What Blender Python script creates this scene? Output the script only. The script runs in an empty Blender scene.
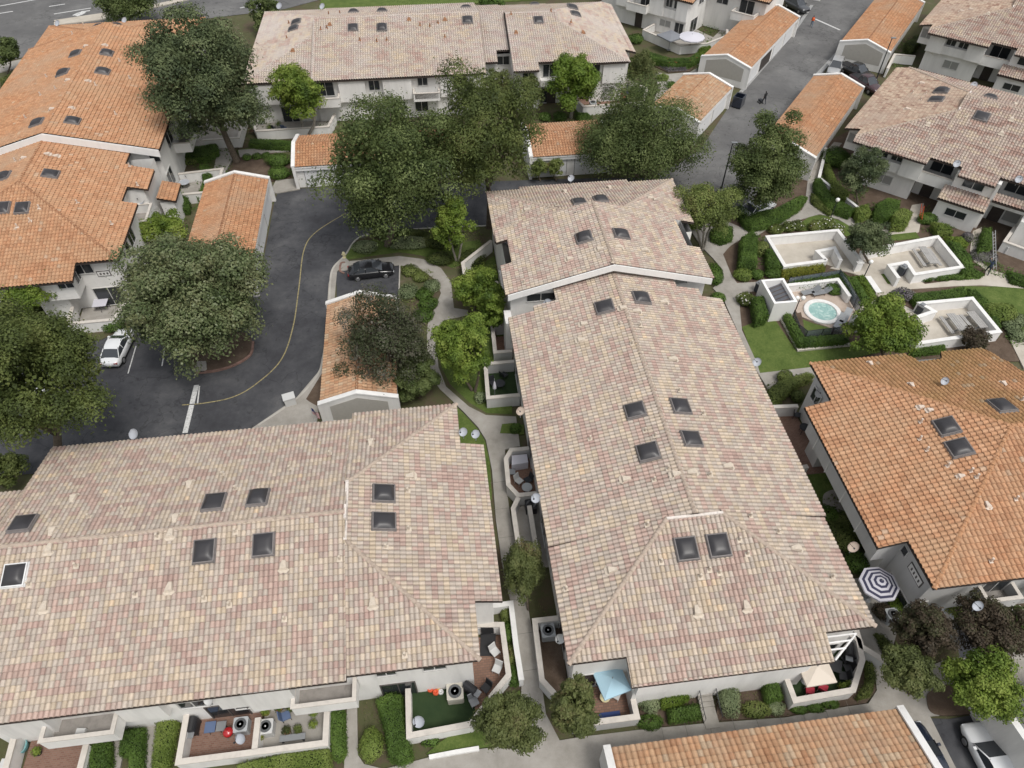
import bpy, bmesh, math, random
import numpy as np
from mathutils import Vector, Matrix
random.seed(7); RNG = np.random.default_rng(11)
S = bpy.context.scene; COL = S.collection
# ---------------------------------------------------------------- survey helpers: image sight-lines meeting known heights
FOC, TH, HC = 711.0, math.radians(48.0), 46.0
sT, cT = math.sin(TH), math.cos(TH)
def ray(px, py):
    a = (px-512)/FOC; b = -(py-384)/FOC
    return (a, cT+b*sT, -sT+b*cT)
def G(px, py, z=0.0):
    d = ray(px, py); t = (z-HC)/d[2]
    return (d[0]*t, d[1]*t, z)
def proj(x, y, z):
    f = y*cT-(z-HC)*sT; w = y*sT+(z-HC)*cT
    return 512+FOC*x/f, 384-FOC*w/f
class Fr:                                   # a building's own plan frame, turned about the site origin
    def __init__(s, az): s.a = math.radians(az); s.c, s.s = math.cos(s.a), math.sin(s.a)
    def w(s, u, v): return (u*s.c-v*s.s, u*s.s+v*s.c)
    def uv(s, x, y): return (x*s.c+y*s.s, -x*s.s+y*s.c)
    def q(s, px, py, z=0.0):
        p = G(px, py, z); return s.uv(p[0], p[1])
    def vplane(s, px, py, u=None, v=None):   # sight-line meets the vertical wall u=const or v=const
        d = ray(px, py); du, dv = s.uv(d[0], d[1])
        t = u/du if u is not None else v/dv
        return (du*t, dv*t, HC+d[2]*t)
    def plane(s, px, py, pl):                # sight-line meets a roof plane
        d = ray(px, py); du, dv = s.uv(d[0], d[1]); (ux, uy), e, ze, p = pl
        k = du*ux+dv*uy
        t = (ze-p*e-HC)/(d[2]-p*k)
        return (du*t, dv*t, HC+d[2]*t)
F7 = Fr(7); F85 = Fr(8.5); F6 = Fr(6); F36 = Fr(-36.5); F33 = Fr(-33)
# ---------------------------------------------------------------- materials
MATS = {}
def newmat(name):
    m = bpy.data.materials.new(name); m.use_nodes = True
    nt = m.node_tree; b = nt.nodes['Principled BSDF']
    return m, nt, b
def nd(nt, t, **k):
    n = nt.nodes.new(t)
    for a, v in k.items():
        if a.startswith('i_'):
            n.inputs[a[2:].replace('_', ' ')].default_value = v
        else: setattr(n, a, v)
    return n
def ramp(nt, stops, interp='LINEAR'):
    r = nd(nt, 'ShaderNodeValToRGB'); cr = r.color_ramp; cr.interpolation = interp
    while len(cr.elements) > 1: cr.elements.remove(cr.elements[-1])
    cr.elements[0].position = stops[0][0]; cr.elements[0].color = (*stops[0][1], 1)
    for p, c in stops[1:]:
        e = cr.elements.new(p); e.color = (*c, 1)
    return r
def plain(name, col, rough=.8, metal=0, var=.12, scale=3.0, bump=0, bscale=40, spec=.3, streak=False):
    """base colour varied by two scales of noise (dirt, wear), optional fine bump"""
    m, nt, b = newmat(name); L = nt.links.new
    g = nd(nt, 'ShaderNodeNewGeometry')
    n1 = nd(nt, 'ShaderNodeTexNoise', i_Scale=scale, i_Detail=5.0, i_Roughness=.65)
    if streak:
        mp = nd(nt, 'ShaderNodeMapping'); mp.inputs['Scale'].default_value = (1, 1, .15)
        L(g.outputs['Position'], mp.inputs['Vector']); L(mp.outputs[0], n1.inputs['Vector'])
    else: L(g.outputs['Position'], n1.inputs['Vector'])
    lo = tuple(max(0, c*(1-var*1.6)) for c in col); hi = tuple(min(1, c*(1+var)) for c in col)
    r = ramp(nt, [(.25, lo), (.5, col), (.8, hi)]); L(n1.outputs['Fac'], r.inputs[0])
    L(r.outputs[0], b.inputs['Base Color'])
    b.inputs['Roughness'].default_value = rough; b.inputs['Metallic'].default_value = metal
    b.inputs['Specular IOR Level'].default_value = spec
    if bump:
        n2 = nd(nt, 'ShaderNodeTexNoise', i_Scale=bscale, i_Detail=4.0)
        L(g.outputs['Position'], n2.inputs['Vector'])
        bp = nd(nt, 'ShaderNodeBump', i_Strength=bump, i_Distance=.05)
        L(n2.outputs['Fac'], bp.inputs['Height']); L(bp.outputs[0], b.inputs['Normal'])
    MATS[name] = m; return m
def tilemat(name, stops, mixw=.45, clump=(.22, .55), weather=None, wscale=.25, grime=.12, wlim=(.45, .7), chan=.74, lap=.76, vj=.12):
    """roof tiles: every tile gets its own colour from a hash of its course and column, in loose runs"""
    m, nt, b = newmat(name); L = nt.links.new
    uv = nd(nt, 'ShaderNodeUVMap'); uv.uv_map = 'tile'
    fl = nd(nt, 'ShaderNodeVectorMath', operation='FLOOR'); L(uv.outputs[0], fl.inputs[0])
    wn = nd(nt, 'ShaderNodeTexWhiteNoise', noise_dimensions='2D'); L(fl.outputs[0], wn.inputs['Vector'])
    sc = nd(nt, 'ShaderNodeVectorMath', operation='MULTIPLY'); sc.inputs[1].default_value = (clump[0], clump[1], 1)
    L(fl.outputs[0], sc.inputs[0])
    no = nd(nt, 'ShaderNodeTexNoise', noise_dimensions='2D', i_Scale=1.0, i_Detail=1.0, i_Roughness=.5); L(sc.outputs[0], no.inputs['Vector'])
    m1 = nd(nt, 'ShaderNodeMath', operation='MULTIPLY'); m1.inputs[1].default_value = mixw; L(wn.outputs['Value'], m1.inputs[0])
    m2 = nd(nt, 'ShaderNodeMath', operation='MULTIPLY_ADD'); m2.inputs[1].default_value = 2.2*(1-mixw); m2.inputs[2].default_value = -.6*(1-mixw)
    L(no.outputs['Fac'], m2.inputs[0])
    ad = nd(nt, 'ShaderNodeMath', operation='ADD', use_clamp=True); L(m1.outputs[0], ad.inputs[0]); L(m2.outputs[0], ad.inputs[1])
    r = ramp(nt, stops, 'CONSTANT'); L(ad.outputs[0], r.inputs[0])
    col = r.outputs[0]
    wn2 = nd(nt, 'ShaderNodeTexWhiteNoise', noise_dimensions='3D')
    of = nd(nt, 'ShaderNodeVectorMath', operation='ADD'); of.inputs[1].default_value = (13, 7, 3); L(fl.outputs[0], of.inputs[0]); L(of.outputs[0], wn2.inputs['Vector'])
    hv = nd(nt, 'ShaderNodeHueSaturation'); mr = nd(nt, 'ShaderNodeMapRange'); mr.inputs['To Min'].default_value = 1-vj*1.1; mr.inputs['To Max'].default_value = 1+vj
    L(wn2.outputs['Value'], mr.inputs['Value']); L(mr.outputs[0], hv.inputs['Value']); L(col, hv.inputs['Color']); col = hv.outputs[0]
    g = nd(nt, 'ShaderNodeNewGeometry')
    if weather:
        nw = nd(nt, 'ShaderNodeTexNoise', i_Scale=wscale, i_Detail=6.0, i_Roughness=.7); L(g.outputs['Position'], nw.inputs['Vector'])
        mr2 = nd(nt, 'ShaderNodeMapRange'); mr2.inputs['From Min'].default_value = wlim[0]; mr2.inputs['From Max'].default_value = wlim[1]; mr2.inputs['To Max'].default_value = .75
        L(nw.outputs['Fac'], mr2.inputs['Value'])
        mx = nd(nt, 'ShaderNodeMix', data_type='RGBA'); L(mr2.outputs[0], mx.inputs['Factor']); L(col, mx.inputs['A']); mx.inputs['B'].default_value = (*weather, 1); col = mx.outputs['Result']
    ng = nd(nt, 'ShaderNodeTexNoise', i_Scale=9.0, i_Detail=6.0, i_Roughness=.7); L(g.outputs['Position'], ng.inputs['Vector'])
    mr3 = nd(nt, 'ShaderNodeMapRange'); mr3.inputs['From Min'].default_value = .3; mr3.inputs['From Max'].default_value = .7; mr3.inputs['To Min'].default_value = 1-grime; mr3.inputs['To Max'].default_value = 1+grime
    L(ng.outputs['Fac'], mr3.inputs['Value'])
    hv2 = nd(nt, 'ShaderNodeHueSaturation'); L(mr3.outputs[0], hv2.inputs['Value']); L(col, hv2.inputs['Color'])
    # shade painted into the tile colour: channels between tiles and lapped lower edges
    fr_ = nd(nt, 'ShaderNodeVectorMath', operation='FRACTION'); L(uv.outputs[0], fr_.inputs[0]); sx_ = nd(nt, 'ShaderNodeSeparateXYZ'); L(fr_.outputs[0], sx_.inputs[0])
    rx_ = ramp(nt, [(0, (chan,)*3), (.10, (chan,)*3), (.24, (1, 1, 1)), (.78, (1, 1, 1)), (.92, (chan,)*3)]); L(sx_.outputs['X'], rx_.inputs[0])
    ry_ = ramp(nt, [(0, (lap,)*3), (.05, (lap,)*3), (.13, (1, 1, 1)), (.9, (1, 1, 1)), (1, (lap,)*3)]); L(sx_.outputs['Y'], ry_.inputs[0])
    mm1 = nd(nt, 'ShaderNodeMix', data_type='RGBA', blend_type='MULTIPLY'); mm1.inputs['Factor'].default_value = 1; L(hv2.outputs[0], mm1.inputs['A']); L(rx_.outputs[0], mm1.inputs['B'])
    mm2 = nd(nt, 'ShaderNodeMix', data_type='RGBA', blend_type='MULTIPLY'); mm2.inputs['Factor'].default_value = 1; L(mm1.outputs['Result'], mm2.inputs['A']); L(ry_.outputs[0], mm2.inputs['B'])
    L(mm2.outputs['Result'], b.inputs['Base Color']); b.inputs['Roughness'].default_value = .85; b.inputs['Specular IOR Level'].default_value = .25
    MATS[name] = m; return m
def leafmat(name, cols, rough=.6, trans=.25):
    """leaves: colour differs leaf by leaf and in loose sprays of new and old growth"""
    m, nt, b = newmat(name); L = nt.links.new
    g = nd(nt, 'ShaderNodeNewGeometry')
    n = nd(nt, 'ShaderNodeTexNoise', i_Scale=.55, i_Detail=4.0); L(g.outputs['Position'], n.inputs['Vector'])
    m1 = nd(nt, 'ShaderNodeMath', operation='MULTIPLY'); m1.inputs[1].default_value = .30; L(g.outputs['Random Per Island'], m1.inputs[0])
    m2 = nd(nt, 'ShaderNodeMath', operation='MULTIPLY_ADD'); m2.inputs[1].default_value = 1.9; m2.inputs[2].default_value = -.60; L(n.outputs['Fac'], m2.inputs[0])
    ad = nd(nt, 'ShaderNodeMath', operation='ADD', use_clamp=True); L(m1.outputs[0], ad.inputs[0]); L(m2.outputs[0], ad.inputs[1])
    k = len(cols); r = ramp(nt, [(i/(k-1), c) for i, c in enumerate(cols)]); L(ad.outputs[0], r.inputs[0])
    L(r.outputs[0], b.inputs['Base Color']); b.inputs['Roughness'].default_value = rough; b.inputs['Specular IOR Level'].default_value = .25
    if trans:
        tr = nd(nt, 'ShaderNodeBsdfTranslucent'); L(r.outputs[0], tr.inputs['Color'])
        mx = nd(nt, 'ShaderNodeMixShader'); mx.inputs[0].default_value = trans
        L(b.outputs[0], mx.inputs[1]); L(tr.outputs[0], mx.inputs[2]); L(mx.outputs[0], nt.nodes['Material Output'].inputs['Surface'])
    MATS[name] = m; return m
def M(n): return MATS[n]
# ---------------------------------------------------------------- mesh accumulator
class MB:
    def __init__(s): s.V = []; s.F = []; s.I = []; s.mi = 0
    def add(s, V, F):
        o = len(s.V); s.V += [tuple(v) for v in V]
        s.F += [tuple(i+o for i in f) for f in F]; s.I += [s.mi]*len(F); return s
    def box(s, x0, x1, y0, y1, z0, z1, fr=None):
        P = [(x, y, z) for z in (z0, z1) for x, y in ((x0, y0), (x1, y0), (x1, y1), (x0, y1))]
        if fr: P = [(*fr.w(x, y), z) for x, y, z in P]
        return s.add(P, [(3, 2, 1, 0), (4, 5, 6, 7), (0, 1, 5, 4), (1, 2, 6, 5), (2, 3, 7, 6), (3, 0, 4, 7)])
    def prism(s, pts, z0, z1, fr=None, cap=True):      # z0, z1: number or list per corner
        n = len(pts)
        if fr: pts = [fr.w(*p) for p in pts]
        ar = sum(pts[i][0]*pts[(i+1) % n][1]-pts[(i+1) % n][0]*pts[i][1] for i in range(n))
        a = z0 if isinstance(z0, (list, tuple)) else [z0]*n; b = z1 if isinstance(z1, (list, tuple)) else [z1]*n
        if ar < 0: pts = pts[::-1]; a = a[::-1]; b = b[::-1]
        V = [(*p, a[i]) for i, p in enumerate(pts)]+[(*p, b[i]) for i, p in enumerate(pts)]
        Fc = [(i, (i+1) % n, n+(i+1) % n, n+i) for i in range(n)]
        if cap: Fc += [tuple(range(n, 2*n)), tuple(range(n-1, -1, -1))]
        return s.add(V, Fc)
    def beam(s, p, q, r, r2=None, n=8, cap=True):
        p = Vector(p); q = Vector(q); d = (q-p)
        if d.length < 1e-6: return s
        d.normalize(); a = d.orthogonal().normalized(); c = d.cross(a); r2 = r if r2 is None else r2
        V = []
        for pt, rr in ((p, r), (q, r2)):
            for i in range(n):
                t = 2*math.pi*i/n; V.append(pt+a*math.cos(t)*rr+c*math.sin(t)*rr)
        Fc = [(i, (i+1) % n, n+(i+1) % n, n+i) for i in range(n)]
        if cap: Fc += [tuple(range(n-1, -1, -1)), tuple(range(n, 2*n))]
        return s.add(V, Fc)
    def tube(s, pts, rs, n=7):                          # swept, joined rings
        V = []; Fc = []
        for k, p in enumerate(pts):
            p = Vector(p); d = Vector(pts[min(k+1, len(pts)-1)])-Vector(pts[max(k-1, 0)]); d.normalize()
            a = d.cross(Vector((.31, .95, .05))).normalized(); c = d.cross(a)
            for i in range(n):
                t = 2*math.pi*i/n; V.append(p+(a*math.cos(t)+c*math.sin(t))*rs[k])
        for k in range(len(pts)-1):
            for i in range(n): Fc.append((k*n+i, k*n+(i+1) % n, (k+1)*n+(i+1) % n, (k+1)*n+i))
        Fc += [tuple(range(n-1, -1, -1)), tuple(range((len(pts)-1)*n, len(pts)*n))]
        return s.add(V, Fc)
    def lathe(s, c, prof, n=24, sq=1.0):                # prof: (radius, z)
        V = []; Fc = []
        for r, z in prof:
            for i in range(n):
                t = 2*math.pi*i/n; V.append((c[0]+r*math.cos(t), c[1]+r*math.sin(t)*sq, c[2]+z))
        for k in range(len(prof)-1):
            for i in range(n): Fc.append((k*n+i, k*n+(i+1) % n, (k+1)*n+(i+1) % n, (k+1)*n+i))
        Fc += [tuple(range(n-1, -1, -1)), tuple(range((len(prof)-1)*n, len(prof)*n))]
        return s.add(V, Fc)
    def rot(s, M4):
        s.V = [tuple(M4 @ Vector(v)) for v in s.V]; return s
    def build(s, name, mat, parent=None, loc=None, smooth=False):
        return mk(name, s.V, s.F, mat, parent, loc, smooth, s.I if any(s.I) else None)
ORG = {}
def origin_of(o):
    return ORG.get(o.name, Vector((0, 0, 0)))
def mk(name, V, Fc, mat, parent=None, loc=None, smooth=False, idx=None):
    """one mesh object; vertices come in site coordinates, the origin sits at loc (or at the parent's)"""
    V = np.asarray(V, dtype=np.float64).reshape(-1, 3)
    if parent is not None: o0 = np.array(origin_of(parent))
    elif loc is not None: o0 = np.array(loc, dtype=float)
    else: o0 = np.array([V[:, 0].mean(), V[:, 1].mean(), V[:, 2].min()])
    me = bpy.data.meshes.new(name)
    if isinstance(Fc, np.ndarray):
        n, k = Fc.shape; me.vertices.add(len(V)); me.vertices.foreach_set('co', (V-o0).astype(np.float32).ravel())
        me.loops.add(n*k); me.loops.foreach_set('vertex_index', Fc.astype(np.int32).ravel())
        me.polygons.add(n); me.polygons.foreach_set('loop_start', np.arange(0, n*k, k, dtype=np.int32)); me.polygons.foreach_set('loop_total', np.full(n, k, dtype=np.int32))
        me.update(calc_edges=True)
    else: me.from_pydata((V-o0).tolist(), [], Fc)
    for m in (mat if isinstance(mat, (list, tuple)) else [mat]): me.materials.append(M(m) if isinstance(m, str) else m)
    if idx is not None: me.polygons.foreach_set('material_index', np.asarray(idx, dtype=np.int32))
    if smooth: me.polygons.foreach_set('use_smooth', np.ones(len(me.polygons), dtype=bool))
    o = bpy.data.objects.new(name, me); COL.objects.link(o)
    if parent is not None: o.parent = parent; ORG[o.name] = Vector(o0)
    else: o.location = o0; ORG[o.name] = Vector(o0)
    return o
def tag(o, label=None, cat=None, group=None, kind=None):
    if label: o['label'] = label
    if cat: o['category'] = cat
    if group: o['group'] = group
    if kind: o['kind'] = kind
    return o
def thing(name, label, cat, loc, group=None, rz=None):
    o = bpy.data.objects.new(name, None); COL.objects.link(o); o.empty_display_size = .3
    o.location = loc; o.rotation_euler = (0, 0, rz or 0); ORG[o.name] = Vector(loc) if rz is None else Vector((0, 0, 0))   # with rz: parts are built about the thing's own base
    return tag(o, label, cat, group)
def dup(root, loc, rz=None, label=None, group=None):
    r = root.copy(); COL.objects.link(r); r.location = loc
    if rz is not None: r.rotation_euler = (0, 0, rz)
    if label: r['label'] = label
    if group: r['group'] = group
    for ch in list(root.children):
        c = ch.copy(); COL.objects.link(c); c.parent = r
        for g in ch.children:
            d = g.copy(); COL.objects.link(d); d.parent = c
    return r
# ---------------------------------------------------------------- tiled roofs
FRX = np.array([0, .07, .15, .30, .48, .66, .84, .93, 1.0]); FRH = .82*np.array([.0, .0, .05, .092, .108, .092, .05, .0, .0])
FRX4 = np.array([0, .12, .34, .62, .9, 1.0]); FRH4 = np.array([0, .03, .10, .10, .03, .0])
PLID = [0]
class Roof:
    def __init__(s, fr, per=.30, exp=.37, fine=True, lip=.06):
        s.lip = lip
        s.fr = fr; s.per = per; s.exp = exp; s.V = []; s.F = []; s.UV = []; s.skV = MB(); s.cap = []; s.pl = {}
        s.fx, s.fh = (FRX, FRH) if fine else (FRX4, FRH4)
    def face(s, name, poly, up, e, ze, p=.27, skirt=.16):
        pl = (up, e, ze, p); s.pl[name] = pl; PLID[0] += 1; off = 37*PLID[0]
        per, ex = s.per, s.exp/math.sqrt(1+p*p)
        px = (up[1], -up[0])
        st = [(a*px[0]+b*px[1], a*up[0]+b*up[1]) for a, b in poly]
        A = np.array(st); n = len(st)
        k0, k1 = math.floor(A[:, 0].min()/per), math.ceil(A[:, 0].max()/per)
        m0, m1 = math.floor((A[:, 1].min()-e)/ex), math.ceil((A[:, 1].max()-e)/ex)
        sx = np.concatenate([(k+s.fx[:-1])*per for k in range(k0, k1)]+[[k1*per]])
        ty = np.concatenate([[e+m*ex, e+(m+1)*ex-.02] for m in range(m0, m1)]+[[e+m1*ex]])
        def Hs(x): f = x/per; f = f-np.floor(f+1e-9); return np.interp(f, s.fx, s.fh)
        def Ht(t):
            f = (t-e)/ex; f = f-np.floor(f+1e-9); lim = 1-.02/ex
            return s.lip*np.where(f < lim, 1-f/lim, (f-lim)/(1-lim))
        SX, TY = np.meshgrid(sx, ty, indexing='ij')
        inside = np.zeros(SX.shape, bool)
        x, y = SX+1e-7, TY+1e-7
        for i in range(n):
            (x0, y0), (x1, y1) = st[i], st[(i+1) % n]
            if y0 == y1: continue
            c = ((y0 > y) != (y1 > y)) & (x < (x1-x0)*(y-y0)/(y1-y0)+x0); inside ^= c
        q = [inside[:-1, :-1], inside[1:, :-1], inside[1:, 1:], inside[:-1, 1:]]
        allin = q[0] & q[1] & q[2] & q[3]; anyin = q[0] | q[1] | q[2] | q[3]
        X0, X1, Y0, Y1 = SX[:-1, :-1], SX[1:, :-1], TY[:-1, :-1], TY[:-1, 1:]
        bnd = np.zeros(allin.shape, bool)
        for i in range(n):
            (x0, y0), (x1, y1) = st[i], st[(i+1) % n]
            bb = (X1 >= min(x0, x1)) & (X0 <= max(x0, x1)) & (Y1 >= min(y0, y1)) & (Y0 <= max(y0, y1))
            f = lambda a, b: (x1-x0)*(b-y0)-(y1-y0)*(a-x0)
            c = [f(X0, Y0), f(X1, Y0), f(X1, Y1), f(X0, Y1)]
            mn = np.minimum.reduce(c); mx = np.maximum.reduce(c)
            bnd |= bb & (mn <= 1e-9) & (mx >= -1e-9)
        full = allin & ~bnd
        def xyz(S_, T_):
            u = S_*px[0]+T_*up[0]; v = S_*px[1]+T_*up[1]
            z = ze+p*(T_-e)+Hs(S_)+Ht(T_)
            return u*s.fr.c-v*s.fr.s, u*s.fr.s+v*s.fr.c, z
        used = np.zeros(SX.shape, bool)
        for a, b in ((slice(None, -1), slice(None, -1)), (slice(1, None), slice(None, -1)), (slice(1, None), slice(1, None)), (slice(None, -1), slice(1, None))):
            used[a, b] |= full
        idx = -np.ones(SX.shape, int); o = len(s.V); nu = used.sum(); idx[used] = np.arange(nu)+o
        wx, wy, wz = xyz(SX[used], TY[used])
        s.V += np.stack([wx, wy, wz], 1).tolist(); s.UV += np.stack([SX[used]/per+off, (TY[used]-e)/ex+off], 1).tolist()
        ii, jj = np.nonzero(full)
        s.F += np.stack([idx[ii, jj], idx[ii+1, jj], idx[ii+1, jj+1], idx[ii, jj+1]], 1).tolist()
        bi, bj = np.nonzero(bnd); cs = []
        for i, j in zip(bi, bj):
            a0, a1, b0, b1 = sx[i], sx[i+1], ty[j], ty[j+1]; pg = st
            for ax, lim, sg in ((0, a0, 1), (0, a1, -1), (1, b0, 1), (1, b1, -1)):
                out = []; m = len(pg)
                for k in range(m):
                    P, Q = pg[k], pg[(k+1) % m]; dp = sg*(P[ax]-lim); dq = sg*(Q[ax]-lim)
                    if dp >= 0: out.append(P)
                    if (dp > 0 and dq < 0) or (dp < 0 and dq > 0):
                        r = dp/(dp-dq); out.append((P[0]+(Q[0]-P[0])*r, P[1]+(Q[1]-P[1])*r))
                pg = out
                if not pg: break
            if len(pg) >= 3:
                ar = sum(pg[k][0]*pg[(k+1) % len(pg)][1]-pg[(k+1) % len(pg)][0]*pg[k][1] for k in range(len(pg)))
                if abs(ar) > 1e-5: cs.append((pg if ar > 0 else pg[::-1], (a0+a1)/2, (b0+b1)/2))
        for pg, ca, cb in cs:
            o = len(s.V); ar = np.array(pg)
            # sample just inside the cell so the profile on a cell edge belongs to this cell
            sa = ca+(ar[:, 0]-ca)*.99999; ta = cb+(ar[:, 1]-cb)*.99999
            wx, wy, _ = xyz(ar[:, 0], ar[:, 1]); _, _, wz = xyz(sa, ta)
            s.V += np.stack([wx, wy, wz], 1).tolist(); s.UV += np.stack([sa/per+off, (ta-e)/ex+off], 1).tolist()
            s.F.append(list(range(o, o+len(pg))))
        # closed slab below the tiles: fascia round the edge, soffit underneath
        zz = lambda a, b: ze+p*(a*up[0]+b*up[1]-e)
        area = sum(poly[i][0]*poly[(i+1) % n][1]-poly[(i+1) % n][0]*poly[i][1] for i in range(n))
        pp = poly if area > 0 else poly[::-1]
        V = [(*s.fr.w(a, b), zz(a, b)-.004) for a, b in pp]+[(*s.fr.w(a, b), zz(a, b)-skirt) for a, b in pp]
        s.skV.add(V, [(n+i, n+(i+1) % n, (i+1) % n, i) for i in range(n)]+[tuple(range(2*n-1, n-1, -1))])
        return pl
    def z(s, name, u, v):
        (ux, uy), e, ze, p = s.pl[name]; return ze+p*(u*ux+v*uy-e)
    def ridge(s, a, b, r=.15, lift=.05):            # a, b: (u, v, z)
        A = Vector((*s.fr.w(a[0], a[1]), a[2]+lift)); B = Vector((*s.fr.w(b[0], b[1]), b[2]+lift))
        cm = MB(); d = B-A; Ln = d.length; d.normalize(); n = max(1, int(Ln/.4)); side = d.cross(Vector((0, 0, 1))).normalized(); upv = side.cross(d)
        for k in range(n):
            p0 = A+d*(Ln*k/n); p1 = A+d*(Ln*(k+1)/n+.05); V = []
            for pt, rr, dz in ((p0, r*1.08, .03), (p1, r*.9, 0)):
                for j in range(7):
                    t = math.pi*j/6; V.append(pt+side*math.cos(t)*rr+upv*(math.sin(t)*rr*.8+dz-.06))
            cm.add(V, [(j, j+1, 8+j, 7+j) for j in range(6)]+[tuple(range(6, -1, -1))])
        s.cap.append(cm)
    def build(s, root, mat, capmat, fascia='fascia_brown'):
        r = mk('roof', s.V, s.F, mat, root)
        me = r.data; uvl = me.uv_layers.new(name='tile')
        li = np.empty(len(me.loops), dtype=np.int32); me.loops.foreach_get('vertex_index', li)
        uvl.data.foreach_set('uv', np.array(s.UV, dtype=np.float32)[li].ravel())
        s.skV.build('fascia', fascia, r)
        for cm in s.cap: cm.build('ridge_cap', capmat, r)
        s.obj = r; return r
def skylight(R, pl, px, py, w=1.25, h=1.35, frame='skylight_frame', rim=None):
    u, v, z = R.fr.plane(px, py, R.pl[pl]); (ux, uy), e, ze, p = R.pl[pl]; w *= random.uniform(.94, 1.05); h *= random.uniform(.94, 1.05); bl = random.uniform(.16, .32)
    sx = Vector((*R.fr.w(uy, -ux), 0)); tx = Vector((*R.fr.w(ux, uy), p)).normalized(); nz = sx.cross(tx)
    C = Vector((*R.fr.w(u, v), z+.06)); m = MB()
    def ring(a, b, zz): return [C+sx*(i*a)+tx*(j*b)+nz*zz for i, j in ((-1, -1), (1, -1), (1, 1), (-1, 1))]
    a, b = w/2, h/2
    rs = [ring(a+.10, b+.10, .0), ring(a+.08, b+.08, .08), ring(a+.05, b+.05, .11), ring(a+.04, b+.04, .2), ring(a-.04, b-.04, .21)]
    V = sum(rs, []); m.add(V, [(4*k+i, 4*k+(i+1) % 4, 4*k+4+(i+1) % 4, 4*k+4+i) for k in range(4) for i in range(4)])
    o = m.build('skylight', rim or frame, R.obj)
    g = 8; V = []
    for j in range(g+1):
        for i in range(g+1):
            x, y = 2*i/g-1, 2*j/g-1
            V.append(C+sx*(x*(a-.03))+tx*(y*(b-.03))+nz*(.21+bl*(max(0, 1-abs(x)**3.5)*max(0, 1-abs(y)**3.5))**.75))
    d = MB(); d.add(V, [(j*(g+1)+i, j*(g+1)+i+1, (j+1)*(g+1)+i+1, (j+1)*(g+1)+i) for j in range(g) for i in range(g)])
    d.build('skylight', 'smoked_dome', R.obj, smooth=True)
    return o
def skylights(R, items, **k):
    for pl, px, py in items: skylight(R, pl, px, py, **k)
def vent(R, pl, px, py, mat='vent_cream', k=.85, kind=0):
    u, v, z = R.fr.plane(px, py, R.pl[pl]); (ux, uy), e, ze, p = R.pl[pl]
    sx = Vector((*R.fr.w(uy, -ux), 0)); tx = Vector((*R.fr.w(ux, uy), p)).normalized(); nz = sx.cross(tx)
    C = Vector((*R.fr.w(u, v), z+.085)); m = MB(); P = lambda a, b, c: C+sx*a*k+tx*b*k+nz*c*k
    if kind == 0:      # hooded dormer vent with a flared apron
        V = [P(-.30, -.32, .03), P(.30, -.32, .03), P(.24, -.16, .25), P(-.24, -.16, .25), P(-.12, .42, .09), P(.12, .42, .09), P(-.26, -.2, 0), P(.26, -.2, 0), P(-.14, .46, .0), P(.14, .46, 0)]
        m.add(V, [(3, 2, 5, 4), (0, 1, 2, 3), (6, 3, 4, 8), (7, 9, 5, 2), (4, 5, 9, 8)])
        V = [P(-.42, -.3, .06), P(-.2, -.5, .05), P(0, -.46, .06), P(.2, -.5, .05), P(.42, -.3, .06), P(.28, -.16, .07), P(-.28, -.16, .07)]
        m.add(V, [(0, 1, 2, 3, 4, 5, 6)])
    else:              # pipe through a square of flashing
        m.add([P(-.2, -.2, .05), P(.2, -.2, .04), P(.17, .18, .05), P(-.18, .16, .05)], [(0, 1, 2, 3)])
        m.beam(P(0, 0, 0), P(0, 0, 0)+Vector((0, 0, .38)), .075, n=8)
    return m.build('roof_vent', mat, R.obj)
def vents(R, items, **k):
    for it in items: vent(R, it[0], it[1], it[2], kind=it[3] if len(it) > 3 else 0, **k)
def window(fr, parent, px, py, w, h, u=None, v=None, out=-1, mull=1, z=None, frame='window_frame', pane='window_glass', name='window', pos=None):
    """window on a wall u=const or v=const, its middle where the sight-line meets the wall"""
    if pos: a, zc = pos; uu, vv = (u, a) if u is not None else (a, v)
    else: uu, vv, zc = fr.vplane(px, py, u, v)
    if z is not None: zc = z
    ax = (0, 1) if u is not None else (1, 0); nx = (out, 0) if u is not None else (0, out)
    P = lambda a, d, c: (*fr.w(uu+ax[0]*a+nx[0]*d, vv+ax[1]*a+nx[1]*d), zc+c)
    def slab(m, a0, a1, c0, c1, d0, d1):
        V = [P(a, d, c) for d in (d0, d1) for a, c in ((a0, c0), (a1, c0), (a1, c1), (a0, c1))]
        m.add(V, [(0, 1, 2, 3), (7, 6, 5, 4), (0, 4, 5, 1), (1, 5, 6, 2), (2, 6, 7, 3), (3, 7, 4, 0)])
    m = MB(); t = .07
    slab(m, -w/2-t, w/2+t, h/2, h/2+t, -.02, .06); slab(m, -w/2-t, w/2+t, -h/2-t, -h/2, -.02, .08)
    slab(m, -w/2-t, -w/2, -h/2, h/2, -.02, .06); slab(m, w/2, w/2+t, -h/2, h/2, -.02, .06)
    for k in range(mull):
        a = -w/2+w*(k+1)/(mull+1); slab(m, a-.03, a+.03, -h/2, h/2, -.02, .045)
    o = m.build(name, frame, parent)
    g = MB(); slab(g, -w/2, w/2, -h/2, h/2, -.02, .012); g.build('pane', pane, o)
    return o
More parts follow.
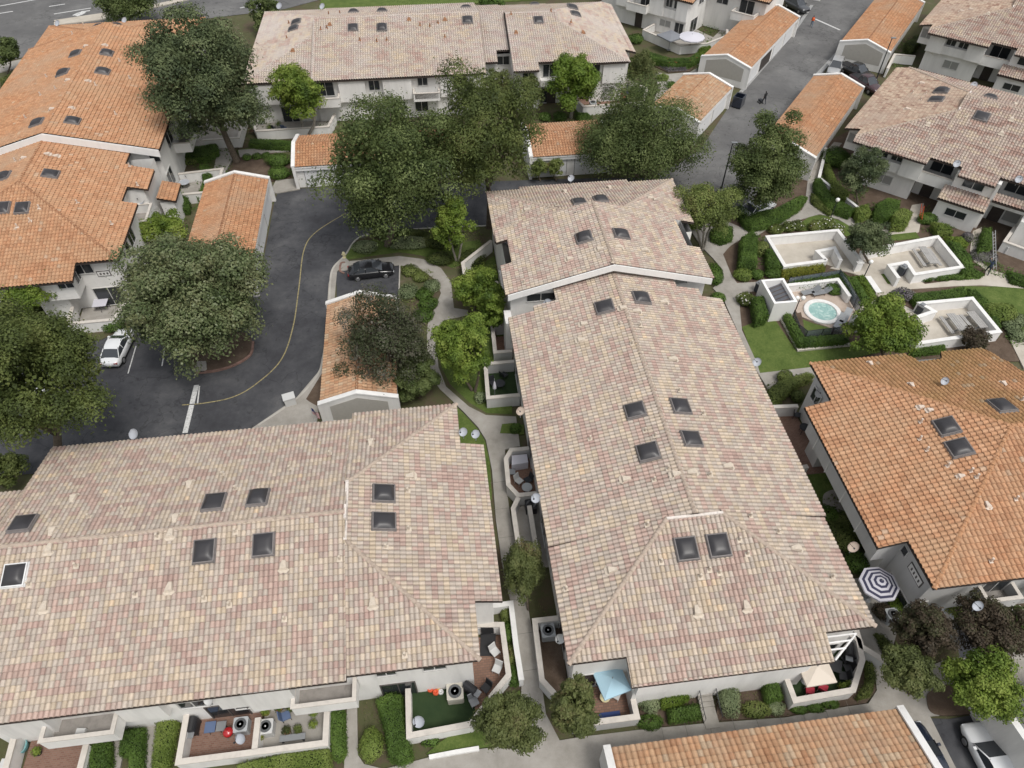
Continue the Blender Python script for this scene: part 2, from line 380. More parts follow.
def parapet(m, pts, z0, z1, t=.22, fr=None, cop=None, copmat=0, closed=False, over=.04):
    """wall of thickness t along a plan polyline with mitred corners; optional coping slab in slot copmat"""
    P = [Vector(fr.w(*p)) if fr else Vector(p[:2]) for p in pts]; n = len(P)
    def offs(d):
        out = []
        for i in range(n):
            a = P[i]-P[i-1] if (i or closed) else None; b = P[(i+1) % n]-P[i] if (i < n-1 or closed) else None
            na = Vector((-a.y, a.x)).normalized() if a else None; nb = Vector((-b.y, b.x)).normalized() if b else None
            if na is None: out.append(P[i]+nb*d)
            elif nb is None: out.append(P[i]+na*d)
            else:
                mm = (na+nb); mm = mm/max(.5, mm.length_squared)*2; out.append(P[i]+mm*d*1.0)
        return out
    for hw, a, b, mi in ((t/2, z0, z1, 0),)+(((t/2+over, z1, z1+cop, copmat),) if cop else ()):
        L, Rr = offs(hw), offs(-hw); m.mi = mi; seg = n if closed else n-1
        V = [(*p, z) for z in (a, b) for p in L+Rr]; Fc = []
        for i in range(seg):
            j = (i+1) % n
            Fc += [(i, 2*n+i, 2*n+j, j), (n+j, 3*n+j, 3*n+i, n+i), (2*n+i, 3*n+i, 3*n+j, 2*n+j), (i, j, n+j, n+i)]
        if not closed: Fc += [(0, n, 3*n, 2*n), (n-1, 3*n-1, 4*n-1, 2*n-1)]
        m.add(V, Fc)
    m.mi = 0; return m
# ---------------------------------------------------------------- palette
CRE, CR2, PNK, PK2, GRY, MAU = (0.502, 0.411, 0.311), (0.498, 0.415, 0.332), (0.439, 0.322, 0.273), (0.392, 0.277, 0.238), (0.457, 0.391, 0.332), (0.425, 0.338, 0.291)
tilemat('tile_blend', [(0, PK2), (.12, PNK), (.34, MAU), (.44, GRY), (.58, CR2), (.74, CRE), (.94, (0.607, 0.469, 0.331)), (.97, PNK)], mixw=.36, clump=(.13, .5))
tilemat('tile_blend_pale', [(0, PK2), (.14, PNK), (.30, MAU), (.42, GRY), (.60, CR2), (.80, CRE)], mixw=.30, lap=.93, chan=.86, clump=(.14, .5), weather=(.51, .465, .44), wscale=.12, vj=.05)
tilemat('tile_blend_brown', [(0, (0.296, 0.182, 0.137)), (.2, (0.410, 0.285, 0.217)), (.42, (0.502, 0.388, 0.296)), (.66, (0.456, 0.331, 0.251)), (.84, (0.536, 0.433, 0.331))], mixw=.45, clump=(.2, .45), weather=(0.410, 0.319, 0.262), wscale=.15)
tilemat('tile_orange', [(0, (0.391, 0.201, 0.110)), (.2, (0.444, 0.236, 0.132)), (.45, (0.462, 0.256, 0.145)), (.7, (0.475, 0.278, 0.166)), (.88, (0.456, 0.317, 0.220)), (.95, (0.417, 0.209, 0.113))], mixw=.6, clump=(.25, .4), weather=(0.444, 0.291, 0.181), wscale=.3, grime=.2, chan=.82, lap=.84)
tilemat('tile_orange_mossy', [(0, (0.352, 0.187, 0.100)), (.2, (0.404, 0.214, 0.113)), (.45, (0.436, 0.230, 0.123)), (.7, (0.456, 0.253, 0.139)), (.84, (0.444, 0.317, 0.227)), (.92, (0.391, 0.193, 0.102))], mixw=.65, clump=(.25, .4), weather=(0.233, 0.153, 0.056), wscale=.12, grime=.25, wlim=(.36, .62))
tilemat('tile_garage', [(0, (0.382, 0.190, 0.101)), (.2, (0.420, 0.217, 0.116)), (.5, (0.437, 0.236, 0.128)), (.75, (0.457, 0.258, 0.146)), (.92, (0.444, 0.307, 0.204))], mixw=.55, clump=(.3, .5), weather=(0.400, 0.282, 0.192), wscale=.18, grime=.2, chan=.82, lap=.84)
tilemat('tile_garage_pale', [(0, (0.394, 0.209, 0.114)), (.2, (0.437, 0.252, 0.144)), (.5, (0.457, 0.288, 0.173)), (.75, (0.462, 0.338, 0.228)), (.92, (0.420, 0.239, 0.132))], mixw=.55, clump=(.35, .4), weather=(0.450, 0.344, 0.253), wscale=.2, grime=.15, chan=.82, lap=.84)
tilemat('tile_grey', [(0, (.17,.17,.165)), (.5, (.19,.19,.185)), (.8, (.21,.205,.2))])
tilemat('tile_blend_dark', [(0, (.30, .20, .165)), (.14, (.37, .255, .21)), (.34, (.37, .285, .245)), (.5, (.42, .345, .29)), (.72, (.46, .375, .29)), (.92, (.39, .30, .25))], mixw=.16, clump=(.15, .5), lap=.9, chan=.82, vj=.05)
plain('fascia_brown', (.055, .042, .036), .8)
plain('ridge_blend', (.40, .325, .265), .85, var=.25, scale=4)
plain('ridge_pale', (.46, .40, .36), .85, var=.2, scale=4)
plain('ridge_orange', (.42, .225, .12), .85, var=.3, scale=4)
plain('ridge_dark_orange', (.30, .155, .085), .85, var=.3, scale=4)
plain('mortar', (.66, .60, .55), .9, var=.2, scale=5)
plain('stucco', (.74, .725, .70), .9, var=.11, scale=.8, bump=.25, bscale=30, streak=True)
plain('stucco_grey', (.52, .515, .505), .9, var=.10, scale=.9, bump=.25, bscale=30, streak=True)
plain('white_paint', (.80, .79, .775), .6, var=.06, scale=1.5, streak=True)
plain('coping', (.56, .52, .47), .85, var=.10, scale=2.0, bump=.1)
plain('coping_white', (.72, .71, .69), .8, var=.09, scale=1.6, streak=True)
plain('skylight_frame', (.17, .155, .15), .55, var=.15)
plain('skylight_white', (.68, .68, .68), .5)
plain('vent_cream', (.55, .475, .39), .8, var=.15, scale=6)
plain('vent_white', (.60, .50, .42), .8, var=.2, scale=8)
plain('window_frame', (.60, .59, .57), .5)
plain('dark_frame', (.10, .09, .085), .5)
plain('door_dark', (.055, .045, .04), .5)
plain('garage_door', (.70, .70, .70), .6, var=.05, scale=1.0)
plain('garage_panel', (.40, .38, .345), .8, var=.05)
plain('balcony_floor', (.27, .25, .23), .9, var=.2, scale=1.5)
plain('rail_brown', (.12, .09, .075), .6)
plain('concrete', (.40, .375, .34), .92, var=.16, scale=.45, bump=.15, bscale=25)
m_, nt_, b_ = newmat('smoked_dome'); b_.inputs['Base Color'].default_value = (.035, .033, .036, 1); b_.inputs['Roughness'].default_value = .42; b_.inputs['Specular IOR Level'].default_value = .5; MATS['smoked_dome'] = m_
m_, nt_, b_ = newmat('window_glass'); b_.inputs['Base Color'].default_value = (.03, .034, .038, 1); b_.inputs['Roughness'].default_value = .08; b_.inputs['Specular IOR Level'].default_value = .6; MATS['window_glass'] = m_
plain('cover_grey', (.13, .135, .15), .6)
m_, nt_, b_ = newmat('spa_water'); b_.inputs['Roughness'].default_value = .12
n_ = nd(nt_, 'ShaderNodeTexNoise', i_Scale=2.2, i_Detail=3.0, i_Distortion=1.5); g_ = nd(nt_, 'ShaderNodeNewGeometry'); nt_.links.new(g_.outputs['Position'], n_.inputs['Vector'])
r_ = ramp(nt_, [(.3, (.22, .38, .36)), (.5, (.30, .46, .43)), (.68, (.46, .60, .56))]); nt_.links.new(n_.outputs['Fac'], r_.inputs[0]); nt_.links.new(r_.outputs[0], b_.inputs['Base Color']); MATS['spa_water'] = m_
m_, nt_, b_ = newmat('window_blind'); b_.inputs['Base Color'].default_value = (.28, .28, .27, 1); b_.inputs['Roughness'].default_value = .25; MATS['window_blind'] = m_

def house(label, az_fr, u, v, group='townhouse blocks of the complex'):
    return thing('townhouse', label, 'building', (*az_fr.w(u, v), 0), group)
def walls(root, fr, polys, mat='stucco', name='wall'):
    m = MB()
    for pts, z0, z1 in polys: m.prism(pts, z0, z1, fr, cap=False)
    return m.build(name, mat, root)
def bay(root, fr, u0, u1, v0, v1, z0, z1, name='bay', mat='stucco'):
    return MB().box(u0, u1, v0, v1, z0, z1, fr).build(name, mat, root)
def balcony(root, fr, pts, z0, z1, zf=None, t=.16, cop=.07, mat='stucco', floor=None):
    """open balcony: slab, three parapet walls along pts, coping"""
    m = MB(); zf = zf or z0+.15
    m.prism(floor or pts, z0, zf, fr)
    o = m.build('balcony', mat, root)
    w = MB(); parapet(w, pts, z0-.02, z1, t, fr, cop, 1); w.build('parapet', [mat, 'coping'], o)
    f = MB(); f.prism(floor or pts, zf+.004, zf+.02, fr); f.build('balcony_floor', 'balcony_floor', o)
    return o

# ================================================================ A: front-left block, blended tiles, ridge along u
A = house('long pinkish-tan tiled townhouse block filling the lower left of the photo', F7, -14, 25)
R = Roof(F7, .29, .37, lip=.032); RA = R
R.face('front', [(-28.4, 15.15), (-7.4, 15.15), (-7.4, 24.7), (-28.4, 24.7)], (0, 1), 15.15, 5.62, .25)
R.face('back', [(-28.4, 24.7), (-7.4, 24.7), (-7.4, 34.0), (-28.4, 34.0)], (0, -1), -34.25, 5.62, .25)
R.face('hipfront', [(-7.6, 15.45), (.1, 15.45), (-7.4, 22.95), (-7.6, 22.95)], (0, 1), 15.45, 5.5)
R.face('hipback', [(-7.6, 27.2), (-7.4, 27.2), (.1, 34.7), (-7.6, 34.7)], (0, -1), -34.7, 5.5)
R.face('hip', [(.1, 15.45), (.1, 19.0), (1.75, 19.0), (1.75, 31.0), (.1, 31.0), (.1, 34.7), (-7.4, 27.2), (-7.4, 22.95)], (-1, 0), -.1, 5.5)
R.face('lowleft', [(-38, 24.2), (-28.4, 24.2), (-28.4, 30.6), (-38, 30.6)], (0, -1), -30.6, 5.5)
R.face('lowleftf', [(-38, 18), (-28.4, 18), (-28.4, 24.2), (-38, 24.2)], (0, 1), 17.8, 5.5)
R.ridge((-28.4, 24.7, 8.0), (-7.5, 24.7, 8.0))
R.ridge((.1, 15.45, 5.5), (-7.4, 22.95, 7.53)); R.ridge((.1, 34.7, 5.5), (-7.4, 27.2, 7.53))
R.ridge((-28.4, 24.7, 8.1), (-28.4, 34, 5.7), r=.12)
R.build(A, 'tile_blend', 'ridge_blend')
m = MB(); m.box(-7.5, -7.3, 22.9, 27.25, 7.4, 7.68, F7); m.box(-7.46, -7.3, 24.2, 25.2, 7.6, 8.06, F7); m.build('ridge_mortar', 'mortar', A)
walls(A, F7, [([(-28.2, 16.0), (-7.4, 16.0), (-7.4, 33.6), (-28.2, 33.6)], 0, 5.5), ([(-7.4, 16.0), (-.4, 16.0), (-.4, 34.2), (-7.4, 34.2)], 0, 5.42), ([(-.4, 19.4), (1.2, 19.4), (1.2, 30.6), (-.4, 30.6)], 0, 4.98),
              ([(-28.2, 15.2), (-28.2, 34), (-28.1, 34), (-28.1, 15.2)], 5, [5.4, 5.4, 5.4, 5.4]), ([(-37, 18.5), (-28.3, 18.5), (-28.3, 30.1), (-37, 30.1)], 0, 5.3)])
for b in ((-26.6, -24.0, 15.35, 16.0, 2.6, 5.5), (-20.4, -18.0, 15.5, 16.0, 2.6, 5.48), (-15.0, -13.2, 15.5, 16, 2.7, 5.48), (-13.2, -10.6, 15.2, 16, 2.6, 5.5), (-7.1, -.5, 15.9, 16.0, 2.7, 5.4)): bay(A, F7, *b)
balcony(A, F7, [(-24.3, 16.0), (-24.3, 14.62), (-20.5, 14.62), (-20.5, 16.0)], 2.7, 3.85)
balcony(A, F7, [(-10.7, 16.0), (-10.7, 14.75), (-7.25, 14.75), (-7.25, 16.0)], 2.7, 3.85)
for a, z, w in ((-16.2, 4.2, 1.5), (-13.9, 1.6, 1.6), (-5.4, 4.3, 1.1), (-2.6, 4.3, 1.3)): window(F7, A, 0, 0, w, .9, v=15.89 if a > -8 else 16 if z < 2 else 15.49, pos=(a, z))
window(F7, A, 0, 0, 2.0, 2.0, v=16, pos=(-5, 1.05), name='patio_door', frame='dark_frame'); window(F7, A, 0, 0, 2.0, 2.0, v=16, pos=(-11.6, 1.05), name='patio_door', frame='dark_frame'); window(F7, A, 0, 0, 2.2, 2.0, v=16, pos=(-15.2, 1.05), name='patio_door', frame='dark_frame')
skylight(R, 'front', 16, 576, rim='skylight_white'); skylights(R, [('front', 205, 552), ('front', 264, 545.5), ('back', 23.5, 525), ('back', 214.5, 503.5), ('back', 258.5, 499), ('hip', 384, 494.5), ('hip', 384, 522.5)])
vents(R, [('front', 45, 608), ('front', 170, 589), ('front', 284, 567), ('front', 171, 535), ('front', 50, 550), ('front', 372, 604) if 0 else ('hipfront', 373, 604), ('back', 53, 532), ('back', 176, 519), ('back', 74, 499), ('back', 190, 485), ('hip', 411, 477), ('hipback', 371, 443),
          ('front', 205, 600, 1), ('front', 158, 538, 1), ('front', 136, 596, 1), ('front', 30, 586, 1), ('front', 77, 567, 1), ('front', 340, 560, 1), ('front', 230, 606, 1), ('front', 285, 620, 1), ('front', 236, 533, 1), ('back', 124, 510, 1), ('back', 90, 518, 1), ('back', 236, 490, 1), ('back', 223, 476, 1), ('back', 290, 470, 1), ('hip', 408, 492, 1), ('hip', 409, 530, 1), ('hipfront', 405, 656, 1), ('hip', 386, 548, 1), ('back', 330, 455, 1)])

# ================================================================ E: centre block, three stepped sections, ridge along v
E_ = house('pinkish tan tiled townhouse block running up the middle in three stepped roofs', F7, 14, 38)
R = Roof(F7, .29, .37, lip=.032); RE = R
R.face('front', [(5, 14.6), (8.36, 14.6), (8.36, 13.05), (20.2, 13.05), (20.2, 14.6), (23.3, 14.6), (15.9, 22), (12.4, 22)], (0, 1), 14.6, 5.5, .285)
R.face('hipl', [(5, 14.6), (12.4, 22), (12.4, 22.2), (5, 22.2)], (1, 0), 5, 5.5, .285)
R.face('hipr', [(23.3, 14.6), (23.3, 22.2), (15.9, 22.2), (15.9, 22)], (-1, 0), -23.3, 5.5, .285)
R.face('left', [(5, 22), (14.15, 22), (14.15, 46), (9.1, 46), (9.1, 44), (7.2, 44), (7.2, 43.4), (5, 43.4)], (1, 0), 5, 5.65, .24)
R.face('right', [(14.15, 22), (23.4, 22), (23.4, 43.5), (21.6, 43.5), (21.6, 44.6), (19.6, 44.6), (19.6, 46), (14.15, 46)], (-1, 0), -23.4, 5.63, .24)
R.face('upl', [(5, 45.2), (14.05, 45.2), (14.05, 54.3), (5, 54.3), (5, 52.4), (6, 52.4), (6, 49.1), (5, 49.1)], (1, 0), 5, 6.6)
R.face('upr', [(14.05, 45.2), (23.1, 45.2), (23.1, 49.6), (21.9, 49.6), (21.9, 54.3), (14.05, 54.3)], (-1, 0), -23.1, 6.6)
R.face('backl', [(5, 53.9), (13, 53.9), (13, 54.5), (12.8, 54.5), (5, 62.3)], (1, 0), 5, 5.6)
R.face('backr', [(16.4, 53.9), (21.5, 53.9), (21.5, 54.6), (24.3, 54.6), (24.3, 62.3), (16.5, 54.5)], (-1, 0), -24.3, 5.6)
R.face('back', [(5, 62.3), (12.8, 54.5), (16.5, 54.5), (24.3, 62.3), (19.7, 62.3), (19.7, 63.1), (8.4, 63.1), (8.4, 62.3)], (0, -1), -62.3, 5.6)
R.face('lowr', [(22.6, 43.5), (24.6, 43.5), (24.6, 46.0), (22.6, 46.0)], (-1, 0), -24.6, 3.4)
R.ridge((14.15, 22, 7.84), (14.15, 45.6, 7.84)); R.ridge((14.05, 45.2, 9.05), (14.05, 54.3, 9.05))
R.ridge((5, 14.6, 5.5), (12.4, 22, 7.62)); R.ridge((23.3, 14.6, 5.5), (15.9, 22, 7.62))
R.ridge((5, 62.3, 5.6), (12.8, 54.5, 7.7)); R.ridge((24.3, 62.3, 5.6), (16.5, 54.5, 7.7)); R.ridge((12.8, 54.5, 7.7), (16.5, 54.5, 7.7))
R.ridge((5, 54.35, 6.55), (14.05, 54.35, 9.0), r=.1); R.ridge((21.9, 54.35, 6.9), (14.05, 54.35, 9.0), r=.1)
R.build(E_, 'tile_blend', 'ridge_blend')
m = MB(); m.box(12.35, 15.95, 21.86, 22.03, 7.45, 7.74, F7); m.build('ridge_mortar', 'mortar', E_)
walls(E_, F7, [([(5.5, 15.1), (22.8, 15.1), (22.8, 43.6), (5.5, 43.6)], 0, 5.42), ([(8.9, 13.6), (19.7, 13.6), (19.7, 15.1), (8.9, 15.1)], 0, 5.02),
               ([(5.5, 45.7), (14.05, 45.7), (22.6, 45.7), (22.6, 53.9), (14.05, 53.9), (5.5, 53.9)], 0, [6.56, 9.0, 6.56, 6.56, 9.0, 6.56]),
               ([(5.5, 53.5), (23.8, 53.5), (23.8, 61.8), (5.5, 61.8)], 0, 5.45), ([(9.2, 43), (19.4, 43), (19.4, 46), (9.2, 46)], 0, 5.4), ([(20, 43.4), (23.9, 43.4), (23.9, 45.9), (20, 45.9)], 0, 3.2)])
m = MB()       # white rake boards under the stepped gables
for a, b in ((5.2, 14.05), (22.9, 14.05)):
    z = lambda u: 6.6+.27*(u-5) if a < 14 else 6.6+.27*(23.1-u)
    V = [(*F7.w(u, v), z(u)+d) for v in (45.1, 45.19) for u, d in ((a, -.62), (b, -.62), (b, -.01), (a, -.01))]
    m.add(V, [(0, 1, 2, 3), (7, 6, 5, 4), (0, 4, 5, 1), (1, 5, 6, 2), (2, 6, 7, 3), (3, 7, 4, 0)])
m.build('rake_board', 'white_paint', E_)
bay(E_, F7, 4.9, 5.5, 44.2, 45.9, .0, 4.3); bay(E_, F7, 5.15, 6.1, 49.2, 52.3, 2.6, 3.6); bay(E_, F7, 8.95, 11.0, 13.35, 13.6, 2.7, 5.0); bay(E_, F7, 22.6, 23.4, 50, 53.2, 2.8, 4.6)
window(F7, E_, 0, 0, 2.6, 2.1, v=15.1, pos=(7.1, 1.1), name='patio_door'); window(F7, E_, 0, 0, 2.4, .8, v=45.7, pos=(8.1, 5.7)); window(F7, E_, 0, 0, 2.2, .5, v=45.7, pos=(19.8, 6.2), pane='window_blind')
window(F7, E_, 0, 0, 2.2, 2.0, v=15.1, pos=(21.3, 1.1), name='patio_door')
for a, z in ((18, 1.1), (26, 1.2), (33, 1.2), (41, 1.2)): window(F7, E_, 0, 0, 2.0, 2.0, u=5.5, pos=(a, z), name='patio_door')
skylights(R, [('left', 635, 411.5), ('right', 680, 407.5), ('left', 648, 453), ('right', 691, 440), ('front', 686, 549.5), ('front', 718, 546), ('left', 604.5, 308), ('right', 641, 299), ('upl', 584, 238.5), ('upr', 621, 235.5), ('back', 579, 203), ('back', 600.5, 200.5)])
vents(R, [('hipl', 611, 571), ('front', 697, 612), ('front', 746, 607), ('hipr', 796, 549), ('left', 625, 480), ('left', 675, 475), ('right', 692, 473), ('right', 728, 467), ('left', 583, 325), ('left', 622, 309), ('right', 637, 312), ('right', 664, 303), ('upl', 569, 260), ('upl', 599, 250), ('upr', 619, 248), ('upr', 645, 251), ('backl', 526, 211), ('back', 565, 192.5), ('back', 609.5, 188.5), ('backr', 651, 199), ('left', 580, 341), ('right', 673, 360),
          ('hipl', 566, 590, 1), ('hipl', 647, 526, 1), ('front', 661, 563, 1), ('front', 747, 555, 1), ('front', 739, 541, 1), ('front', 700, 578, 1), ('front', 719, 574, 1), ('front', 709, 571, 1), ('hipr', 832, 578, 1), ('hipr', 778, 533, 1), ('hipr', 750, 517, 1), ('left', 654, 481, 1), ('left', 668, 470, 1), ('right', 710, 476, 1), ('left', 620, 326, 1), ('right', 640, 327, 1), ('right', 703, 415, 1), ('left', 655, 437, 1), ('left', 560, 366, 1), ('upl', 524, 284, 1), ('upr', 612, 263, 1), ('backl', 557, 206, 1), ('left', 645, 432, 1), ('right', 679, 392, 1), ('left', 590, 440, 1), ('left', 632, 345, 1)])

# ================================================================ D: right orange block
D_ = house('orange tiled townhouse block on the right edge with moss staining its far slope', F7, 36, 26)
R = Roof(F7, .335, .40); RD = R
R.face('hip', [(27.8, 16.35), (27.8, 19.6), (26.0, 19.6), (26.0, 31.5), (27.9, 31.5), (27.9, 35.45), (37.35, 25.9)], (1, 0), 27.8, 5.6)
R.face('front', [(27.8, 16.35), (42.7, 16.35), (42.7, 25.9), (37.35, 25.9)], (0, 1), 16.35, 5.6)
R.ridge((37.35, 25.9, 8.18), (42.7, 25.9, 8.18)); R.ridge((27.8, 16.35, 5.6), (37.35, 25.9, 8.18)); R.ridge((27.9, 35.45, 5.6), (37.35, 25.9, 8.18))
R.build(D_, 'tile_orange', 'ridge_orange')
R2 = Roof(F7, .335, .40); RD2 = R2
R2.face('back', [(27.9, 35.45), (35.8, 35.5), (36.2, 34.2), (38.1, 34.3), (38.7, 35.3), (42.2, 35.3), (42.7, 33.0), (42.7, 25.9), (37.35, 25.9)], (0, -1), -35.45, 5.6)
R2.face('lowblock', [(42.7, 29.5), (47, 29.5), (47, 34.5), (42.9, 34.5)], (0, -1), -34.5, 3.2)
R2.build(D_, 'tile_orange_mossy', 'ridge_dark_orange')
walls(D_, F7, [([(28.3, 16.9), (42.6, 16.9), (42.6, 33), (42, 34.8), (28.4, 34.8)], 0, 5.5), ([(26.6, 20.0), (28.4, 20.0), (28.4, 31.0), (26.6, 31.0)], 2.7, 5.1), ([(42.6, 29.7), (46.8, 29.7), (46.8, 34.2), (42.6, 34.2)], 0, 3)], 'stucco_grey')
for v0 in (22.2, 24.6, 27.2, 29.3): bay(D_, F7, 26.5, 26.6, v0, v0+.06, 2.7, 5.05, mat='stucco')
bay(D_, F7, 27.4, 28.3, 29.4, 31.0, 0, 2.7, mat='stucco_grey'); bay(D_, F7, 27.6, 28.3, 20, 21.4, 0, 2.7, mat='stucco_grey')
balcony(D_, F7, [(32.0, 16.9), (32.0, 15.9), (34.2, 15.9), (34.2, 16.9)], 2.7, 3.8, mat='stucco_grey')
bay(D_, F7, 35.5, 40, 15.9, 16.9, 2.7, 5.4, mat='stucco_grey')
window(F7, D_, 905, 551, .5, .7, u=28.3, pane='window_glass', mull=0); window(F7, D_, 0, 0, 2.2, 1.2, u=28.3, pos=(18.3, 1.1)); window(F7, D_, 0, 0, .45, .5, v=16.9, pos=(28.9, 2.2), mull=0)
window(F7, D_, 0, 0, 1.7, 1.9, v=16.9, pos=(33.1, 3.7), name='balcony_door'); window(F7, D_, 0, 0, 1.3, 1.4, u=28.4, pos=(32.2, 1.2)); window(F7, D_, 0, 0, 1.2, 1.2, u=28.3, pos=(33.6, 3.6))
m = MB()                                          # framed house-number plaque on the gable wall
for y0, y1, z0, z1, x in ((17.35, 18.85, 3.6, 4.3, .05), (17.42, 18.78, 3.67, 4.23, .06)):
    m.mi = 0 if x < .055 else 1; m.box(28.3-x, 28.3, y0, y1, z0, z1, F7)
m.mi = 0
for k in range(4): m.box(28.3-.07, 28.3-.02, 17.6+k*.28, 17.6+k*.28+.12, 3.82, 4.08, F7)
m.build('plaque', ['dark_frame', 'stucco'], D_)
skylights(R, [('hip', 946, 427.5), ('hip', 958.5, 449)]); skylights(R2, [('back', 1001, 407)])
for k in ({'mat': 'vent_white', 'k': .65},):
    vents(R, [('hip', 920, 408), ('hip', 929, 411), ('hip', 920, 423, 1), ('hip', 919, 440, 1), ('hip', 926, 451, 1), ('hip', 947, 467, 1), ('hip', 960, 477), ('hip', 970, 472, 1), ('hip', 976, 478, 1), ('front', 987, 506), ('front', 990, 562, 1), ('front', 1015, 500, 1)], **k)
    vents(R2, [('back', 870, 364), ('back', 911, 385.5), ('back', 1003, 384), ('back', 1021, 401, 1)], **k)

# ================================================================ C: far-left orange block
C_ = house('bright orange tiled townhouse block at the left edge with a white stepped gable', F85, -37, 80)
R = Roof(F85, .32, .40, fine=False); RC = R
R.face('upr', [(-37.5, 74), (-26.9, 74), (-26.9, 102.2), (-37.5, 102.2)], (-1, 0), 26.9, 6.4, .26)
R.face('lor', [(-27.7, 56.2), (-27.7, 65.1), (-29.1, 65.1), (-29.1, 67.8), (-27.3, 67.8), (-27.3, 71.5), (-30, 71.8), (-30, 74.8), (-37.85, 74.8), (-37.85, 66.35)], (-1, 0), 27.7, 5.6)
R.face('front', [(-27.7, 56.2), (-31.4, 56.2), (-31.4, 54.3), (-45, 54.3), (-45, 56.2), (-48, 56.2), (-37.85, 66.35)], (0, 1), 56.2, 5.6)
R.face('backr', [(-27.5, 102), (-27.5, 112), (-36, 103.5), (-36, 102)], (-1, 0), 27.5, 5.6)
R.face('back', [(-48.6, 112), (-27.5, 112), (-36, 103.5), (-40.2, 103.5)], (0, -1), -112, 5.6)
R.ridge((-37.5, 74, 9.12), (-37.5, 102, 9.12)); R.ridge((-37.85, 66.35, 8.34), (-37.85, 74.5, 8.34)); R.ridge((-27.7, 56.2, 5.6), (-37.85, 66.35, 8.34)); R.ridge((-48, 56.2, 5.6), (-37.85, 66.35, 8.34))
R.ridge((-48.6, 112, 5.6), (-40.2, 103.5, 7.9)); R.ridge((-27.5, 112, 5.6), (-36, 103.5, 7.9))
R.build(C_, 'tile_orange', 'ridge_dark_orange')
R2 = Roof(F85, .32, .40, fine=False); RC2 = R2
R2.face('upl', [(-48.1, 74), (-37.5, 74), (-37.5, 102.2), (-48.1, 102.2)], (1, 0), -48.1, 6.4, .26)
R2.face('lol', [(-48, 56.2), (-37.85, 66.35), (-37.85, 74.8), (-48, 74.8)], (1, 0), -48, 5.6)
R2.face('backl', [(-48.6, 102), (-40.2, 102), (-40.2, 103.5), (-48.6, 112)], (1, 0), -48.6, 5.6)
R2.ridge((-48.1, 102.1, 6.5), (-37.5, 102.1, 9.1), r=.12)
R2.build(C_, 'tile_garage', 'ridge_dark_orange')
walls(C_, F85, [([(-47.5, 56.8), (-28.2, 56.8), (-28.2, 64.8), (-29.7, 64.8), (-29.7, 68), (-27.8, 68), (-27.8, 74), (-47.5, 74)], 0, 5.5), ([(-44, 54.9), (-31.9, 54.9), (-31.9, 57), (-44, 57)], 2.7, 5.0), ([(-36, 55.6), (-33.4, 55.6), (-33.4, 57), (-36, 57)], 0, 2.7),
                ([(-47.6, 74.6), (-37.5, 74.6), (-27.4, 74.6), (-27.4, 101.7), (-37.5, 101.7), (-47.6, 101.7)], 0, [6.3, 9.05, 6.3, 6.3, 9.05, 6.3]), ([(-48, 101.7), (-28, 101.7), (-28, 111.5), (-48, 111.5)], 0, 5.4)])
for a, b in ((-48, -37.5), (-27, -37.5)):         # white rake boards
    z = lambda u: 6.4+.26*(u+48.1) if a < -40 else 6.4+.26*(-26.9-u)
    V = [(*F85.w(u, v), z(u)+d) for v in (73.86, 73.98) for u, d in ((a, -.8), (b, -.8), (b, -.01), (a, -.01))]
    MB().add(V, [(0, 1, 2, 3), (7, 6, 5, 4), (0, 4, 5, 1), (1, 5, 6, 2), (2, 6, 7, 3), (3, 7, 4, 0)]).build('rake_board', 'white_paint', C_)
window(F85, C_, 77, 275, 1.3, 1.2, u=-31.9, out=1, pane='window_glass', mull=1); window(F85, C_, 65, 284, 1.3, .9, v=54.9); window(F85, C_, 131, 237, 1.6, 1.5, u=-28.2, out=1); window(F85, C_, 127, 247, .9, .9, u=-28.2, out=1, mull=0)
window(F85, C_, 83, 269, 1.6, 1.0, v=56.8, pane='window_glass'); window(F85, C_, 0, 0, 2.6, 2.1, v=56.8, pos=(-30.2, 1.15), name='patio_door'); window(F85, C_, 58, 306, 1.2, 1.0, v=56.8)
window(F85, C_, 155, 158, 1.0, .8, v=74.6, mull=0); window(F85, C_, 171, 178, 2.2, 2.0, u=-27.4, out=1, name='patio_door'); window(F85, C_, 169, 138, 2.4, 1.6, u=-27.4, out=1, name='patio_door')
window(F85, C_, 129, 197, .9, 1.8, u=-29.7, out=1, name='balcony_door', mull=0)
balcony(C_, F85, [(-27.4, 80), (-25.6, 80), (-25.6, 84.2), (-27.4, 84.2)], 2.7, 3.8); balcony(C_, F85, [(-29.7, 64.9), (-27.6, 64.9), (-27.6, 67.9), (-29.7, 67.9)], 2.7, 3.8)
m = MB()
for x0, x1, z0, z1, d in ((-30.4, -29.2, 3.55, 4.15, .05), (-30.33, -29.27, 3.62, 4.08, .06)):
    m.mi = 0 if d < .055 else 1; m.box(x0, x1, 56.8-d, 56.8, z0, z1, F85)
m.mi = 0
for k in range(3): m.box(-30.15+k*.3, -29.98+k*.3, 56.73, 56.78, 3.74, 3.96, F85)
m.build('plaque', ['dark_frame', 'stucco'], C_)
R3 = Roof(F85, .32, .40, fine=False); R3.face('porch', [(-27.4, 69.2), (-25.6, 69.2), (-25.6, 72.6), (-27.4, 72.6)], (-1, 0), 25.6, 3.0, .3); R3.build(C_, 'tile_garage', 'ridge_orange')
MB().box(-27.3, -25.9, 69.4, 72.4, 0, 2.9, F85).build('porch_wall', 'stucco', C_)
skylights(R, [('upr', 107, 54), ('upr', 103, 72.5), ('upr', 73, 122), ('lor', 51, 175), ('front', 23, 209), ('front', 3, 209)]); skylights(R2, [('upl', 76, 55), ('upl', 63.5, 74), ('upl', 37.5, 124), ('lol', 4, 178)]); skylights(R, [('back', 100, 27), ('back', 116, 26.5)], rim='skylight_frame')
